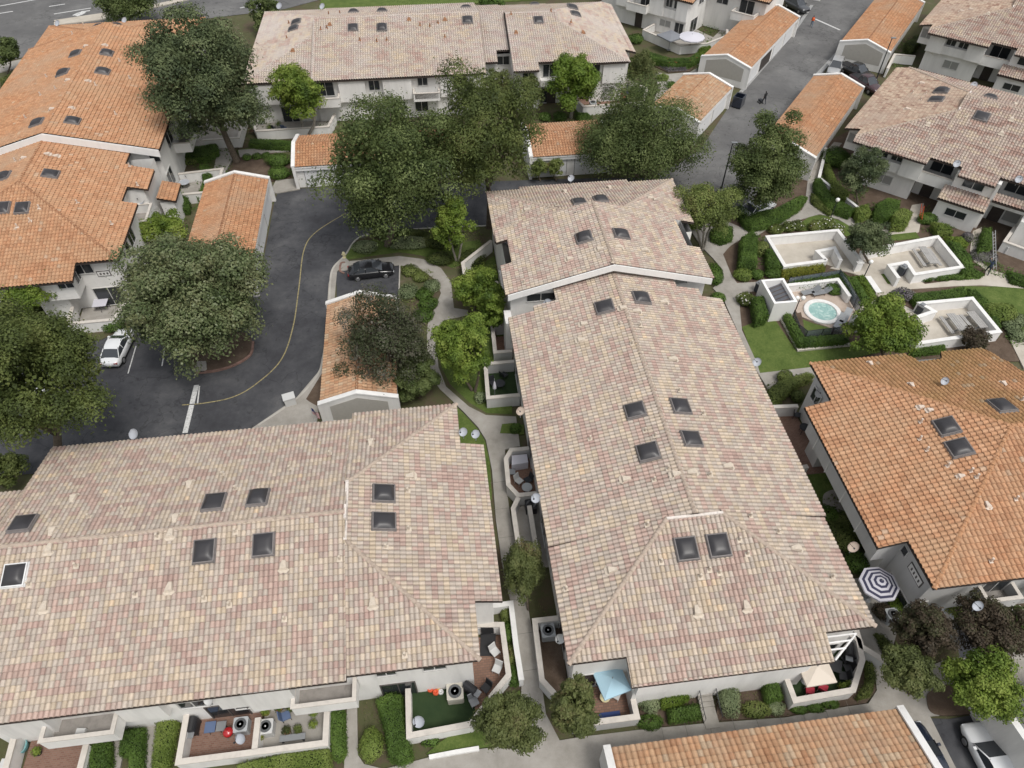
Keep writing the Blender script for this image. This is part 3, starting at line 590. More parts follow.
vents(R, [('upr', 88, 82), ('upr', 105, 46), ('upr', 72, 109), ('upr', 96, 86, 1), ('upr', 120, 62, 1), ('upr', 116, 115, 1), ('upr', 130, 79, 1), ('lor', 48, 155), ('lor', 57, 157), ('lor', 138, 186, 1), ('lor', 130, 167, 1), ('lor', 78, 204, 1), ('lor', 112, 225, 1), ('front', 40, 209, 1), ('front', 31, 222, 1), ('front', 18, 228, 1), ('back', 84, 26, 1)], mat='vent_white', k=.8)
vents(R2, [('upl', 86, 47), ('upl', 52, 110), ('upl', 68, 81), ('upl', 41, 96, 1), ('upl', 26, 119, 1), ('upl', 73, 35, 1), ('upl', 47, 78, 1), ('upl', 56, 90, 1), ('lol', 24, 159), ('lol', 16, 162, 1)], mat='vent_white', k=.8)
# ================================================================ B: far row behind the loop road
B_ = house('pale pink-grey tiled townhouse block across the top behind the tall trees', F6, -5, 100)
R = Roof(F6, .30, .40, fine=False); RB = R
R.face('front', [(-15.6, 88.8), (6.1, 88.8), (6.1, 100.4), (-15.6, 100.4)], (0, 1), 88.8, 5.6)
R.face('back', [(-15.6, 100.4), (6.1, 100.4), (6.1, 112), (-15.6, 112)], (0, -1), -112, 5.6)
R.face('hip', [(-24.2, 89.2), (-15.6, 97.8), (-15.6, 103.4), (-24.2, 112)], (1, 0), -24.2, 5.5)
R.face('hipf', [(-24.2, 89.2), (-15.6, 89.2), (-15.6, 97.8)], (0, 1), 89.2, 5.5)
R.face('hipb', [(-24.2, 112), (-15.6, 103.4), (-15.6, 112)], (0, -1), -112, 5.5)
R.face('mid', [(6.1, 92.7), (7.9, 92.7), (7.9, 94.9), (9.6, 94.9), (9.6, 102.5), (6.1, 102.5)], (0, 1), 92.7, 5.2)
R.face('midb', [(6.1, 102.5), (9.6, 102.5), (9.6, 111), (6.1, 111)], (0, -1), -112.3, 5.2)
R.ridge((-15.6, 100.4, 8.7), (6.1, 100.4, 8.7)); R.ridge((-24.2, 89.2, 5.5), (-15.6, 97.8, 7.8)); R.ridge((-24.2, 112, 5.5), (-15.6, 103.4, 7.8)); R.ridge((-15.6, 88.9, 5.66), (-15.6, 100, 8.66), r=.13)
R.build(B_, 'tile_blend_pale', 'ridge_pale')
walls(B_, F6, [([(-23.7, 89.8), (-15.6, 89.8), (-15.6, 89.5), (5.7, 89.5), (5.7, 111.5), (-23.7, 111.5)], 0, 5.42), ([(5.7, 93.4), (7.7, 93.4), (7.7, 95.6), (10, 95.6), (10, 110.8), (5.7, 110.8)], 0, 5.1)])
m = MB(); m.prism([(5.7, 89.5), (5.9, 89.5), (5.9, 111.5), (5.7, 111.5)], 5.3, 5.5, F6); m.build('gable_trim', 'stucco', B_)
for b in ((-12.5, -9.2, 89.0, 89.5, 2.7, 5.5), (-7.0, -3.4, 89.0, 89.5, 2.7, 5.5), (.2, 1.7, 89.1, 89.5, 2.7, 5.5), (3.6, 5.6, 89.1, 89.5, 2.7, 5.4), (-23.3, -18.6, 89.3, 89.8, 2.7, 5.4)): bay(B_, F6, *b)
balcony(B_, F6, [(-17.4, 89.5), (-17.4, 87.9), (-12.6, 87.9), (-12.6, 89.5)], 2.7, 3.8); balcony(B_, F6, [(-3.2, 89.5), (-3.2, 88.3), (0, 88.3), (0, 89.5)], 2.7, 3.7); balcony(B_, F6, [(1.8, 89.5), (1.8, 88.1), (6.2, 88.1), (6.2, 89.5)], 2.7, 3.8)
for a, wd, h, z, v in ((-16.2, 1.2, 1.2, 4.4, 89.5), (-14.2, 2.0, 1.7, 4.3, 89.5), (-8.1, 1.3, 1.2, 4.5, 89.5), (-2.0, 1.2, 1.0, 4.7, 89.5), (2.8, 1.8, 1.7, 4.3, 89.5), (-19.8, .9, 1.1, 4.7, 89.3), (-6, 1.4, 1.3, 1.5, 89.5), (-2.4, 1.6, 1.6, 1.6, 89.5), (8.85, 1.6, 1.1, 4.2, 95.6), (4.4, 1.4, 1.4, 1.5, 89.5)): window(F6, B_, 0, 0, wd, h, v=v, pos=(a, z))
window(F6, B_, 0, 0, 2.2, 2.0, v=89.8, pos=(-19.2, 1.1), name='patio_door')
MB().box(-3.1, -.1, 88.22, 88.3, 3.0, 3.7, F6).build('balcony_rail', 'rail_brown', B_)
skylights(R, [('front', 353, 28.5), ('front', 382, 28.5), ('front', 467.5, 21), ('back', 353.5, 13), ('back', 382, 12), ('back', 466, 8), ('hip', 293.5, 29.5), ('hip', 296.5, 23)])
vents(R, [('front', 330, 25), ('front', 409, 20), ('front', 445, 20), ('front', 293 + 0, 50, 1) if 0 else ('hipf', 293, 51), ('front', 321, 30, 1), ('front', 327, 29, 1), ('front', 360, 41, 1), ('front', 377, 42, 1), ('front', 387, 41, 1), ('front', 438, 24, 1), ('front', 430, 27, 1), ('front', 420, 26, 1), ('front', 445, 38, 1), ('hip', 287, 39, 1), ('hip', 289, 24, 1), ('back', 329, 15, 1), ('back', 340, 14, 1)], mat='ridge_dark_orange')
B2 = house('pink-grey tiled townhouse block at top centre, behind the bright green tree', F6, 17, 100)
R = Roof(F6, .30, .40, fine=False); RB2 = R
R.face('front', [(9.6, 89.5), (12.95, 89.5), (12.95, 90.9), (16.6, 90.9), (16.6, 100.5), (9.6, 100.5)], (0, 1), 90.5, 5.6)
R.face('back', [(9.6, 100.5), (16.6, 100.5), (16.6, 110.5), (9.6, 110.5)], (0, -1), -110.5, 5.6)
R.face('hipf', [(16.4, 90.4), (24.9, 90.4), (16.6, 98.7), (16.4, 98.7)], (0, 1), 90.4, 5.5)
R.face('hip', [(24.9, 90.4), (24.9, 94), (26.5, 94), (26.5, 110.6), (24.9, 110.6), (16.6, 102.4), (16.6, 98.7)], (-1, 0), -24.9, 5.5)
R.face('hipb', [(16.4, 110.6), (16.4, 102.4), (16.6, 102.4), (24.9, 110.6)], (0, -1), -110.6, 5.5)
R.ridge((9.6, 100.5, 8.3), (16.6, 100.5, 8.3)); R.ridge((24.9, 90.4, 5.5), (16.6, 98.7, 7.74)); R.ridge((24.9, 110.6, 5.5), (16.6, 102.4, 7.74)); R.ridge((16.55, 91, 5.7), (16.55, 100.4, 8.25), r=.13)
R.build(B2, 'tile_blend_pale', 'ridge_pale')
walls(B2, F6, [([(10.0, 91.2), (13.3, 91.2), (13.3, 91.5), (16.6, 91.5), (16.6, 92.3), (20, 92.3), (20, 91), (24.3, 91), (24.3, 94.6), (25.8, 94.6), (25.8, 110), (10, 110)], 0, 5.4), ([(10.0, 90.2), (13.0, 90.2), (13.0, 91.2), (10.0, 91.2)], 0, 5.2)])
MB().prism([(9.75, 90), (9.95, 90), (9.95, 100.5), (9.95, 110), (9.75, 110), (9.75, 100.5)], 4, [5.3, 5.3, 8.1, 5.5, 5.5, 8.1], F6).build('gable_wall', 'stucco', B2)
bay(B2, F6, 21.5, 24.4, 90.7, 91, 2.7, 5.4); bay(B2, F6, 13.3, 16.6, 90.6, 91.5, 2.7, 3.5); bay(B2, F6, 18, 21.4, 91.0, 91.1, 2.7, 3.7)
for a, wd, h, z, v in ((11.6, 1.4, 1.2, 4.2, 90.2), (14.5, 1.6, 1.6, 4.4, 91.5), (20.3, 1.6, 1.4, 4.4, 91), (22.5, 1.5, 1.9, 1.15, 91), (11.5, 1.0, 1.2, 1.5, 90.2)): window(F6, B2, 0, 0, wd, h, v=v, pos=(a, z), pane='window_blind' if z == 1.15 else 'window_glass')
MB().box(14.3, 15.5, 91.42, 91.5, 0, 2.1, F6).build('door', 'door_dark', B2); window(F6, B2, 0, 0, 1.0, 2.0, v=91.5, pos=(13.8, 1.1), mull=0)
skylights(R, [('front', 538.5, 21), ('back', 534.5, 5), ('hip', 572.5, 8), ('hip', 575.5, 15)])
vents(R, [('front', 511, 15, 1), ('front', 516, 33), ('hipf', 583, 33), ('hipf', 571, 23, 1), ('front', 551, 12, 1)], mat='ridge_dark_orange')

# ================================================================ F and G: rotated blocks on the right
def side_block(label, du, dv, far, sky, gap):
    o = house(label, F36, -5+du, 92+dv)
    R = Roof(F36, .31, .40, fine=not far); f = lambda P: [(a+du, b+dv) for a, b in P]
    R.face('hipf', f([(-13, 82), (-12.9, 81.1), (-5, 81.1), (-5, 90)]), (0, 1), 82+dv, 5.55)
    R.face('front', f([(-5.1, 82), (-1.75, 82), (-1.75, 80.8), (1.9, 80.8), (1.9, 82.2), (6, 82.2), (6, 80.9), (14, 80.9), (14, 92.5), (-5.1, 92.5)]), (0, 1), 82+dv, 5.6)
    R.face('back', f([(-5.1, 92.5), (14, 92.5), (14, 103), (-5.1, 103)]), (0, -1), -103-dv, 5.6)
    R.face('hipb', f([(-13.2, 103.2), (-5, 95), (-5, 103.2)]), (0, -1), -103.2-dv, 5.55)
    R.ridge((-5.1+du, 92.5+dv, 8.43), (14+du, 92.5+dv, 8.43)); R.ridge((-13+du, 82+dv, 5.55), (-5+du, 90+dv, 7.75)); R.ridge((-13.2+du, 103.2+dv, 5.55), (-5+du, 95+dv, 7.75)); R.ridge((-5+du, 82.1+dv, 5.6), (-5+du, 92+dv, 8.3), r=.11)
    R.build(o, 'tile_blend_dark', 'ridge_blend')
    R2 = Roof(F36, .31, .40, fine=not far)
    R2.face('hip', f([(-13, 82), (-5, 90), (-5, 95), (-13.2, 103.2), (-14.7, 103.2), (-14.7, 83.8), (-13, 83.8)]), (1, 0), -13+du, 5.55)
    R2.build(o, 'tile_blend_brown', 'ridge_blend')
    m = MB(); m.box(-5.05+du, -4.9+du, 89.8+dv, 95.2+dv, 7.6, 7.95, F36); m.build('ridge_mortar', 'mortar', o)
    walls(o, F36, [(f([(-12.4, 82.6), (-5.4, 82.6), (-5.4, 84.4), (-2.0, 84.4), (-2.0, 82.6), (2.2, 82.6), (2.2, 84.0), (5.6, 84.0), (5.6, 82.4), (13.5, 82.4), (13.5, 102.5), (-12.4, 102.5)]), 0, 5.4), (f([(-14.2, 84.3), (-12.4, 84.3), (-12.4, 102.4), (-14.2, 102.4)]), 2.7, 5.1),
                     (f([(-12.4, 84), (-12.2, 84), (-12.2, 102), (-12.4, 102)]), 5, 5.45)])
    for b in ((-12.5, -10.4, 81.9, 82.6, 2.8, 5.45), (-10.4, -7.4, 82.1, 82.6, 2.8, 3.9), (-7.4, -5.2, 81.9, 82.6, 2.8, 5.45), (2.0, 2.3, 81.4, 84, 0, 5.4)): bay(o, F36, b[0]+du, b[1]+du, b[2]+dv, b[3]+dv, b[4], b[5])
    bay(o, F36, -1.9+du, 2.0+du, 81.6+dv, 82.6+dv, 2.8, 5.3); bay(o, F36, -2.3+du, 2.0+du, 80.1+dv, 82.6+dv, 0, 2.75); bay(o, F36, 5.6+du, 9+du, 80.6+dv, 82.4+dv, 0, 2.75)
    P = Roof(F36, .31, .40, fine=not far); P.face('porch', f([(-2.5, 79.7), (2.2, 79.7), (2.2, 81.6), (-2.5, 81.6)]), (0, 1), 79.7+dv, 2.85, .35); P.face('sill', f([(2.3, 81.2), (5.6, 81.2), (5.6, 82.3), (2.3, 82.3)]), (0, 1), 81.2+dv, 3.6, .35)
    P.build(o, 'tile_blend_dark', 'ridge_blend')
    balcony(o, F36, f([(-5.4, 84.4), (-5.4, 82.3), (-1.95, 82.3), (-1.95, 84.4)]), 2.6, 3.85); balcony(o, F36, f([(2.3, 84), (2.3, 82.3), (5.6, 82.3), (5.6, 84)]), 2.6, 3.55)
    for u_, wd, h, z, v in ((-9.7, 1.15, 1.3, 4.6, 82.6), (-8.1, 1.15, 1.3, 4.6, 82.6), (-3.6, 2.2, 1.9, 4.2, 84.4), (0, 2.0, 1.0, 4.5, 81.6), (3.9, 2.2, 1.4, 4.4, 84), (-8.6, 1.9, 1.0, 1.5, 82.6), (-.2, 2.0, .8, 1.6, 80.1), (8, 2.4, 1.9, 4.2, 82.4), (9.5, 2.4, 2.0, 1.3, 80.6)):
        window(F36, o, 0, 0, wd, h, v=v+dv, pos=(u_+du, z), pane='window_blind' if z == 1.5 else 'window_glass')
    window(F36, o, 0, 0, 1.4, .9, u=-12.4+du, pos=(84.2+dv, 1.6)); window(F36, o, 0, 0, 1.5, 1.1, v=84.3+dv, pos=(-13.3+du, 4.1), pane='window_blind')
    MB().box(-4.6+du, -3.4+du, 84.3+dv, 84.4+dv, 0, 2.1, F36).build('door', 'door_dark', o); MB().box(2.7+du, 3.9+du, 83.9+dv, 84+dv, 0, 2.1, F36).build('door', 'door_dark', o)
    window(F36, o, 0, 0, 1.5, 1.4, v=84+dv, pos=(4.8+du, 1.2), mull=0, pane='window_blind')
    for pl, x, y in sky: skylight(R2 if pl == 'hip' else R, pl, x, y, 1.3, 1.4)
    return o, R, R2
F_, RF, RF2 = side_block('brown-pink tiled townhouse block at upper right overlooking the picnic court', 0, 0, False, [('hip', 941, 92), ('hip', 936, 100.5), ('back', 990, 98), ('front', 981, 117.5)], 0)
vents(RF2, [('hip', 907, 110), ('hip', 921, 84), ('hip', 912, 94, 1), ('hip', 925, 95, 1), ('hip', 920, 101, 1)], mat='vent_white'); vents(RF, [('front', 966, 117, 1), ('front', 1001, 134), ('front', 1011, 120), ('hipf', 928, 125), ('back', 1015, 105), ('hipf', 896, 142, 1)])
G_, RG, RG2 = side_block('brown-pink tiled townhouse block in the top right corner', -1.5, 35.2, True, [], 0)
vents(RG2, [('hip', 961, 12), ('hip', 970, 10)], mat='vent_white'); vents(RG, [('front', 992, 14) if 0 else ('hipf', 988, 14)])
for wn_ in [c for c in G_.children if c.name.startswith('patio')]: pass

# ================================================================ H: white block at top centre-right
H_ = house('white townhouse block with orange eaves at top right of centre, above the round patio', F36, -50, 112)
R = Roof(F36, .32, .40, fine=False)
R.face('front', [(-62, 105.7), (-45.1, 105.7), (-45.1, 113), (-53, 117), (-62, 117)], (0, 1), 105.7, 5.6)
R.face('wing', [(-45.5, 112.5), (-36, 112.5), (-36, 122), (-45.5, 122)], (0, 1), 112.5, 5.6)
R.build(H_, 'tile_orange', 'ridge_orange')
walls(H_, F36, [([(-61, 106.6), (-46.0, 106.6), (-46, 116), (-61, 116)], 0, 5.5), ([(-46, 113.2), (-36.6, 113.2), (-36.6, 121), (-46, 121)], 0, 5.5)])
for b in ((-52.2, -49.8, 105.9, 106.6, 2.7, 5.5), (-49.8, -47.6, 106.1, 106.6, 2.7, 3.9), (-47.6, -45.8, 105.9, 106.6, 2.7, 5.4), (-58, -55, 105.9, 106.6, 2.7, 4)): bay(H_, F36, *b)
balcony(H_, F36, [(-55.6, 106.6), (-55.6, 105.2), (-52.3, 105.2), (-52.3, 106.6)], 2.7, 3.8); balcony(H_, F36, [(-41, 113.2), (-41, 111.4), (-37.5, 111.4), (-37.5, 113.2)], 2.7, 3.8)
for a, wd, h, z, v in ((-49.2, 1.0, 1.1, 4.6, 106.6), (-47.9, .9, 1.1, 4.6, 106.6), (-49.4, 1.8, .9, 1.6, 106.6), (-53.2, 1.6, 1.8, 4.3, 106.6), (-39.5, 2.2, 1.8, 4.2, 113.2), (-43.5, 1.8, 1.2, 4.4, 113.2), (-47, 1.4, 1.9, 1.2, 106.6)): window(F36, H_, 0, 0, wd, h, v=v, pos=(a, z), pane='window_blind' if z == 1.6 else 'window_glass')
window(F36, H_, 0, 0, 1.6, .9, u=-46, out=1, pos=(111, 4.4)); window(F36, H_, 0, 0, 2.2, 2.0, u=-46, out=1, pos=(109.5, 1.2), name='patio_door')
MB().box(-54.6, -53.4, 106.5, 106.6, 0, 2.1, F36).build('door', 'door_dark', H_); MB().box(-40, -38.8, 113.1, 113.2, 0, 2.1, F36).build('door', 'door_dark', H_)

# ================================================================ garages: stucco boxes with gabled tile roofs between white parapet ends
def garage(label, fr, u0, u1, v0, v1, axis='v', tile='tile_garage', doors=(), side=1, za=3.75, ze=2.75, panel=None, ends=(1, 1), per=.32, fine=True, openbay=(), cap='ridge_dark_orange'):
    g = thing('garage', label, 'garage', (*fr.w((u0+u1)/2, (v0+v1)/2), 0), 'garage buildings')
    R = Roof(fr, per, .40, fine=fine); um, vm = (u0+u1)/2, (v0+v1)/2
    half = (u1-u0)/2 if axis == 'v' else (v1-v0)/2; p = (za-ze)/half
    if axis == 'v':
        R.face('l', [(u0, v0+.25), (um, v0+.25), (um, v1-.25), (u0, v1-.25)], (1, 0), u0, ze, p); R.face('r', [(um, v0+.25), (u1, v0+.25), (u1, v1-.25), (um, v1-.25)], (-1, 0), -u1, ze, p)
        R.ridge((um, v0+.3, za), (um, v1-.3, za), r=.13); prof = [(u0-.12, ze), (um, za), (u1+.12, ze)]
    else:
        R.face('l', [(u0+.25, v0), (u1-.25, v0), (u1-.25, vm), (u0+.25, vm)], (0, 1), v0, ze, p); R.face('r', [(u0+.25, vm), (u1-.25, vm), (u1-.25, v1), (u0+.25, v1)], (0, -1), -v1, ze, p)
        R.ridge((u0+.3, vm, za), (u1-.3, vm, za), r=.13); prof = [(v0-.12, ze), (vm, za), (v1+.12, ze)]
    R.build(g, tile, cap, 'white_paint')
    MB().box(u0+.3, u1-.3, v0+.3, v1-.3, 0, ze-.16, fr).build('wall', 'stucco', g)
    for k, (a, b) in enumerate(((v0, v0+.32), (v1-.32, v1)) if axis == 'v' else ((u0, u0+.32), (u1-.32, u1))):
        if not ends[k]: continue
        w = MB()
        for (s0, zt0), (s1, zt1) in zip(prof[:-1], prof[1:]):
            for c0, c1, zb0, zb1, t0, t1, mi in ((a, b, 0, 0, zt0+.12, zt1+.12, 0), (a-.05, b+.05, zt0+.12, zt1+.12, zt0+.26, zt1+.26, 1)):
                w.mi = mi; pts = [(s0, c0), (s1, c0), (s1, c1), (s0, c1)]
                if axis != 'v': pts = [(y, x) for x, y in pts]
                w.prism(pts, [zb0, zb1, zb1, zb0], [t0, t1, t1, t0], fr)
        w.mi = 0; e = w.build('gable_end', ['stucco', 'coping_white'], g)
        if panel and k in panel:
            q = MB(); cs = [(prof[0][0]+.9, .9), (prof[2][0]-.9, .9), (prof[2][0]-.9, ze-.1), (prof[1][0], za-.35), (prof[0][0]+.9, ze-.1)]
            oc = a-.012 if k == 0 else b+.012; ic = a+.05 if k == 0 else b-.05
            V = [((*fr.w(s, c), z) if axis == 'v' else (*fr.w(c, s), z)) for c in (oc, ic) for s, z in cs]
            q.add(V, [(0, 1, 2, 3, 4), (9, 8, 7, 6, 5)]+[(i, (i+1) % 5, 5+(i+1) % 5, 5+i) for i in range(5)]); q.build('gable_panel', 'garage_panel', g)
    for k, (d0, d1) in enumerate(doors):
        opn = k in openbay; c = (u1-.3 if side > 0 else u0+.3) if axis == 'v' else (v1-.3 if side > 0 else v0+.3)
        for nm, mat, e0, e1, zt, o in (('door_surround', 'dark_frame', d0-.06, d1+.06, 2.22, .01), ('garage_door', 'door_dark' if opn else 'garage_door', d0, d1, 2.15, .035)):
            q = MB(); A_, B__ = sorted((c-side*.1, c+side*o))
            q.box(A_, B__, e0, e1, 0, zt, fr) if axis == 'v' else q.box(e0, e1, A_, B__, 0, zt, fr); q.build(nm, mat, g)
            if nm == 'garage_door' and not opn:
                q = MB()
                for z in (.5, 1.0, 1.55): (q.box(min(c+side*.03, c+side*.045), max(c+side*.03, c+side*.045), e0, e1, z, z+.02, fr) if axis == 'v' else q.box(e0, e1, min(c+side*.03, c+side*.045), max(c+side*.03, c+side*.045), z, z+.02, fr))
    if doors:            # beam carried over the doors
        q = MB(); c = (u1 if side > 0 else u0) if axis == 'v' else (v1 if side > 0 else v0); A_, B__ = sorted((c-side*.42, c-side*.06)); zt = ze-.17
        q.box(A_, B__, v0+.33, v1-.33, 2.24, zt, fr) if axis == 'v' else q.box(u0+.33, u1-.33, A_, B__, 2.24, zt, fr); q.build('door_beam', 'white_paint', g)
    return g, R
garage('orange roofed white garage beside the left orange townhouses, next to the loop road', F7, -25, -18.2, 55.6, 72.3, doors=((57.0, 61.6), (62.2, 66.4), (67.2, 71.4)), per=.32)
garage('orange roofed garage on the traffic island, behind the near left roof', F7, -10.75, -4.6, 38.1, 50.5, tile='tile_garage_pale', panel=(0,), doors=((39.2, 43.8), (44.6, 49.4)), side=-1)
garage('low garage with a small brown-orange roof, half hidden behind the big central tree', F7, -15.9, 4.5, 74.2, 81.2, axis='u', doors=((-14.7, -9.8), (-8.8, -4), (-3, 2)), side=-1, tile='tile_garage', ends=(1, 0))
garage('low orange roofed garage facing the road behind the centre block', F7, 11.0, 20.8, 73.0, 80.6, axis='u', doors=((11.9, 15.4), (16.4, 20)), side=-1, tile='tile_orange', ends=(1, 1))
garage('short orange roofed white garage at the corner of the right-hand lane', F33, -32.2, -25.4, 80.8, 92.1, doors=((81.8, 86), (87, 91.2)), tile='tile_garage_pale', fine=False)
garage('long orange roofed white garage with a grey gable panel on the right-hand lane', F33, -32.4, -25.4, 98.4, 119.6, doors=((99.4, 103.6), (104.6, 109), (110, 114), (115, 118.6)), panel=(0,), openbay=(1,), tile='tile_garage', fine=False)
garage('orange roofed garage across the lane, its near end behind the dark tree', F33, -17.5, -11, 80.4, 101.4, tile='tile_garage', fine=False)
garage('orange roofed garage at top right with parked cars before its grey gable panel', F33, -17.6, -10.7, 113.8, 136, tile='tile_garage', panel=(0,), fine=False)
garage('far garage of which only a white end wall shows at the top edge', F33, -33.5, -26.5, 136, 150, fine=False)
garage('orange roofed garage along the bottom edge of the photo', F7, 6.5, 24.1, 3.5, 10.75, axis='u', tile='tile_garage_pale', per=.33, cap='ridge_orange')
garage('grey roofed garage in the bottom right corner beside the white car', F7, 29.6, 36, .5, 11.0, axis='u', tile='tile_grey', per=.3)
# ================================================================ ground, roads, walks, lawns
def groundmat(name, stops, scale=1.0, fine=30, bump=.3, fscale=.35, rough=.95):
    m, nt, b = newmat(name); L = nt.links.new; g = nd(nt, 'ShaderNodeNewGeometry')
    n = nd(nt, 'ShaderNodeTexNoise', i_Scale=scale, i_Detail=8.0, i_Roughness=.7); L(g.outputs['Position'], n.inputs['Vector'])
    f = nd(nt, 'ShaderNodeTexNoise', i_Scale=fine, i_Detail=4.0, i_Roughness=.8); L(g.outputs['Position'], f.inputs['Vector'])
    ma = nd(nt, 'ShaderNodeMath', operation='MULTIPLY_ADD'); ma.inputs[1].default_value = fscale; L(f.outputs['Fac'], ma.inputs[0])
    mb = nd(nt, 'ShaderNodeMath', operation='MULTIPLY'); mb.inputs[1].default_value = 1-fscale; L(n.outputs['Fac'], mb.inputs[0]); L(mb.outputs[0], ma.inputs[2])
    r = ramp(nt, stops); L(ma.outputs[0], r.inputs[0]); L(r.outputs[0], b.inputs['Base Color']); b.inputs['Roughness'].default_value = rough; b.inputs['Specular IOR Level'].default_value = .2
    bp = nd(nt, 'ShaderNodeBump', i_Strength=bump, i_Distance=.05); L(f.outputs['Fac'], bp.inputs['Height']); L(bp.outputs[0], b.inputs['Normal'])
    MATS[name] = m; return m
groundmat('earth', [(.3, (.055, .045, .03)), (.45, (.10, .078, .052)), (.52, (.075, .085, .035)), (.62, (.13, .105, .075))], .35, 14)
groundmat('mulch', [(.3, (.06, .042, .03)), (.5, (.105, .075, .055)), (.7, (.16, .125, .095))], .8, 16)
groundmat('lawn_grass', [(.3, (0.049, 0.076, 0.018)), (.46, (0.080, 0.118, 0.028)), (.56, (0.110, 0.149, 0.039)), (.66, (0.159, 0.179, 0.062)), (.78, (0.220, 0.213, 0.097))], .9, 7, .8, .5)
groundmat('asphalt', [(.32, (0.037, 0.037, 0.041)), (.46, (0.058, 0.059, 0.065)), (.55, (0.079, 0.080, 0.085)), (.66, (0.121, 0.120, 0.123))], .22, 40, .2, .22, .85)
def cracks(name, sc=.16, dark=.55):
    m = MATS[name]; nt = m.node_tree; L = nt.links.new; b = nt.nodes['Principled BSDF']; src = b.inputs['Base Color'].links[0].from_socket
    g = nd(nt, 'ShaderNodeNewGeometry'); n = nd(nt, 'ShaderNodeTexNoise', i_Scale=.5, i_Detail=3.0); L(g.outputs['Position'], n.inputs['Vector'])
    mx = nd(nt, 'ShaderNodeMix', data_type='RGBA'); mx.inputs['Factor'].default_value = .12; L(g.outputs['Position'], mx.inputs['A']); sc_ = nd(nt, 'ShaderNodeVectorMath', operation='SCALE'); sc_.inputs['Scale'].default_value = 60; L(n.outputs['Color'], sc_.inputs[0]); L(sc_.outputs[0], mx.inputs['B'])
    v = nd(nt, 'ShaderNodeTexVoronoi', feature='DISTANCE_TO_EDGE', i_Scale=sc); L(mx.outputs['Result'], v.inputs['Vector'])
    r = ramp(nt, [(0, (dark,)*3), (.006, (dark+.1,)*3), (.016, (1, 1, 1))]); L(v.outputs['Distance'], r.inputs[0])
    n2 = nd(nt, 'ShaderNodeTexNoise', i_Scale=.9, i_Detail=5.0, i_Roughness=.75); L(g.outputs['Position'], n2.inputs['Vector']); r2 = ramp(nt, [(.3, (.6, .6, .6)), (.42, (1, 1, 1)), (.6, (1, 1, 1)), (.72, (1.35, 1.33, 1.28))]); L(n2.outputs['Fac'], r2.inputs[0])
    q = nd(nt, 'ShaderNodeMix', data_type='RGBA', blend_type='MULTIPLY'); q.inputs['Factor'].default_value = 1; L(src, q.inputs['A']); L(r.outputs[0], q.inputs['B'])
    q2 = nd(nt, 'ShaderNodeMix', data_type='RGBA', blend_type='MULTIPLY'); q2.inputs['Factor'].default_value = 1; L(q.outputs['Result'], q2.inputs['A']); L(r2.outputs[0], q2.inputs['B']); L(q2.outputs['Result'], b.inputs['Base Color'])
groundmat('asphalt_old', [(.3, (0.094, 0.094, 0.095)), (.48, (0.127, 0.125, 0.124)), (.6, (0.165, 0.163, 0.160)), (.75, (0.220, 0.217, 0.209))], .14, 40, .2, .22, .85)
cracks('asphalt', .12, .72); cracks('asphalt_old', .11, .7)
groundmat('walk_concrete', [(.3, (.22, .205, .18)), (.5, (.32, .30, .27)), (.68, (.40, .38, .35))], .5, 30, .15, .25)
groundmat('court_concrete', [(.3, (.36, .32, .265)), (.5, (.46, .42, .36)), (.68, (.53, .49, .43))], .5, 30, .15, .22)
groundmat('kerb_concrete', [(.3, (.32, .30, .27)), (.6, (.45, .43, .39))], .8, 30, .1, .3)
groundmat('turf_fake', [(.3, (.022, .042, .018)), (.6, (.038, .062, .026))], .9, 40, .3, .3)
groundmat('spa_deck', [(.3, (.34, .27, .22)), (.5, (.44, .36, .30)), (.68, (.50, .42, .36))], .8, 30, .1, .3)
def brickmat(name, c1, c2, mo, sc):
    m, nt, b = newmat(name); L = nt.links.new; g = nd(nt, 'ShaderNodeNewGeometry'); mp = nd(nt, 'ShaderNodeMapping'); mp.inputs['Rotation'].default_value = (0, 0, -.12)
    L(g.outputs['Position'], mp.inputs['Vector']); br = nd(nt, 'ShaderNodeTexBrick', i_Scale=sc); br.inputs['Color1'].default_value = (*c1, 1); br.inputs['Color2'].default_value = (*c2, 1); br.inputs['Mortar'].default_value = (*mo, 1); br.inputs['Mortar Size'].default_value = .03
    L(mp.outputs[0], br.inputs['Vector']); L(br.outputs[0], b.inputs['Base Color']); b.inputs['Roughness'].default_value = .9; MATS[name] = m
brickmat('patio_brick', (.17, .085, .06), (.23, .13, .095), (.20, .15, .12), 2.2)
brickmat('deck_brick', (.20, .115, .08), (.26, .15, .105), (.15, .10, .08), 1.6)
plain('line_white', (.55, .55, .54), .8, var=.35, scale=6); plain('line_yellow', (.27, .23, .12), .8, var=.5, scale=6); plain('line_faint', (.30, .30, .295), .8, var=.4, scale=5)
plain('joint_grey', (.17, .16, .145), .95)
plain('patch_dark', (.05, .05, .052), .9, var=.2, scale=1); plain('kerb_red', (.22, .135, .11), .8, var=.3, scale=3)
def smooth(pts, n=6, closed=True):
    P = [Vector(p) for p in pts]; out = []; N = len(P)
    for i in range(N if closed else N-1):
        a, b, c, d = (P[(i-1) % N], P[i], P[(i+1) % N], P[(i+2) % N]) if closed else (P[max(i-1, 0)], P[i], P[i+1], P[min(i+2, N-1)])
        for k in range(n):
            t = k/n; out.append(tuple(.5*((2*b)+(c-a)*t+(2*a-5*b+4*c-d)*t*t+(3*b-a-3*c+d)*t**3)))
    if not closed: out.append(tuple(P[-1]))
    return out
def W(pts, z=0): return [G(x, y, z)[:2] for x, y in pts]
def pad(name, pts, top, mat, curved=False, z0=-.05, world=False, kind='structure', side=None):
    p = pts if world else W(pts, top)
    if curved: p = smooth(p, 5)
    o = MB().prism(p, z0, top).build(name, mat); o['kind'] = kind; return o
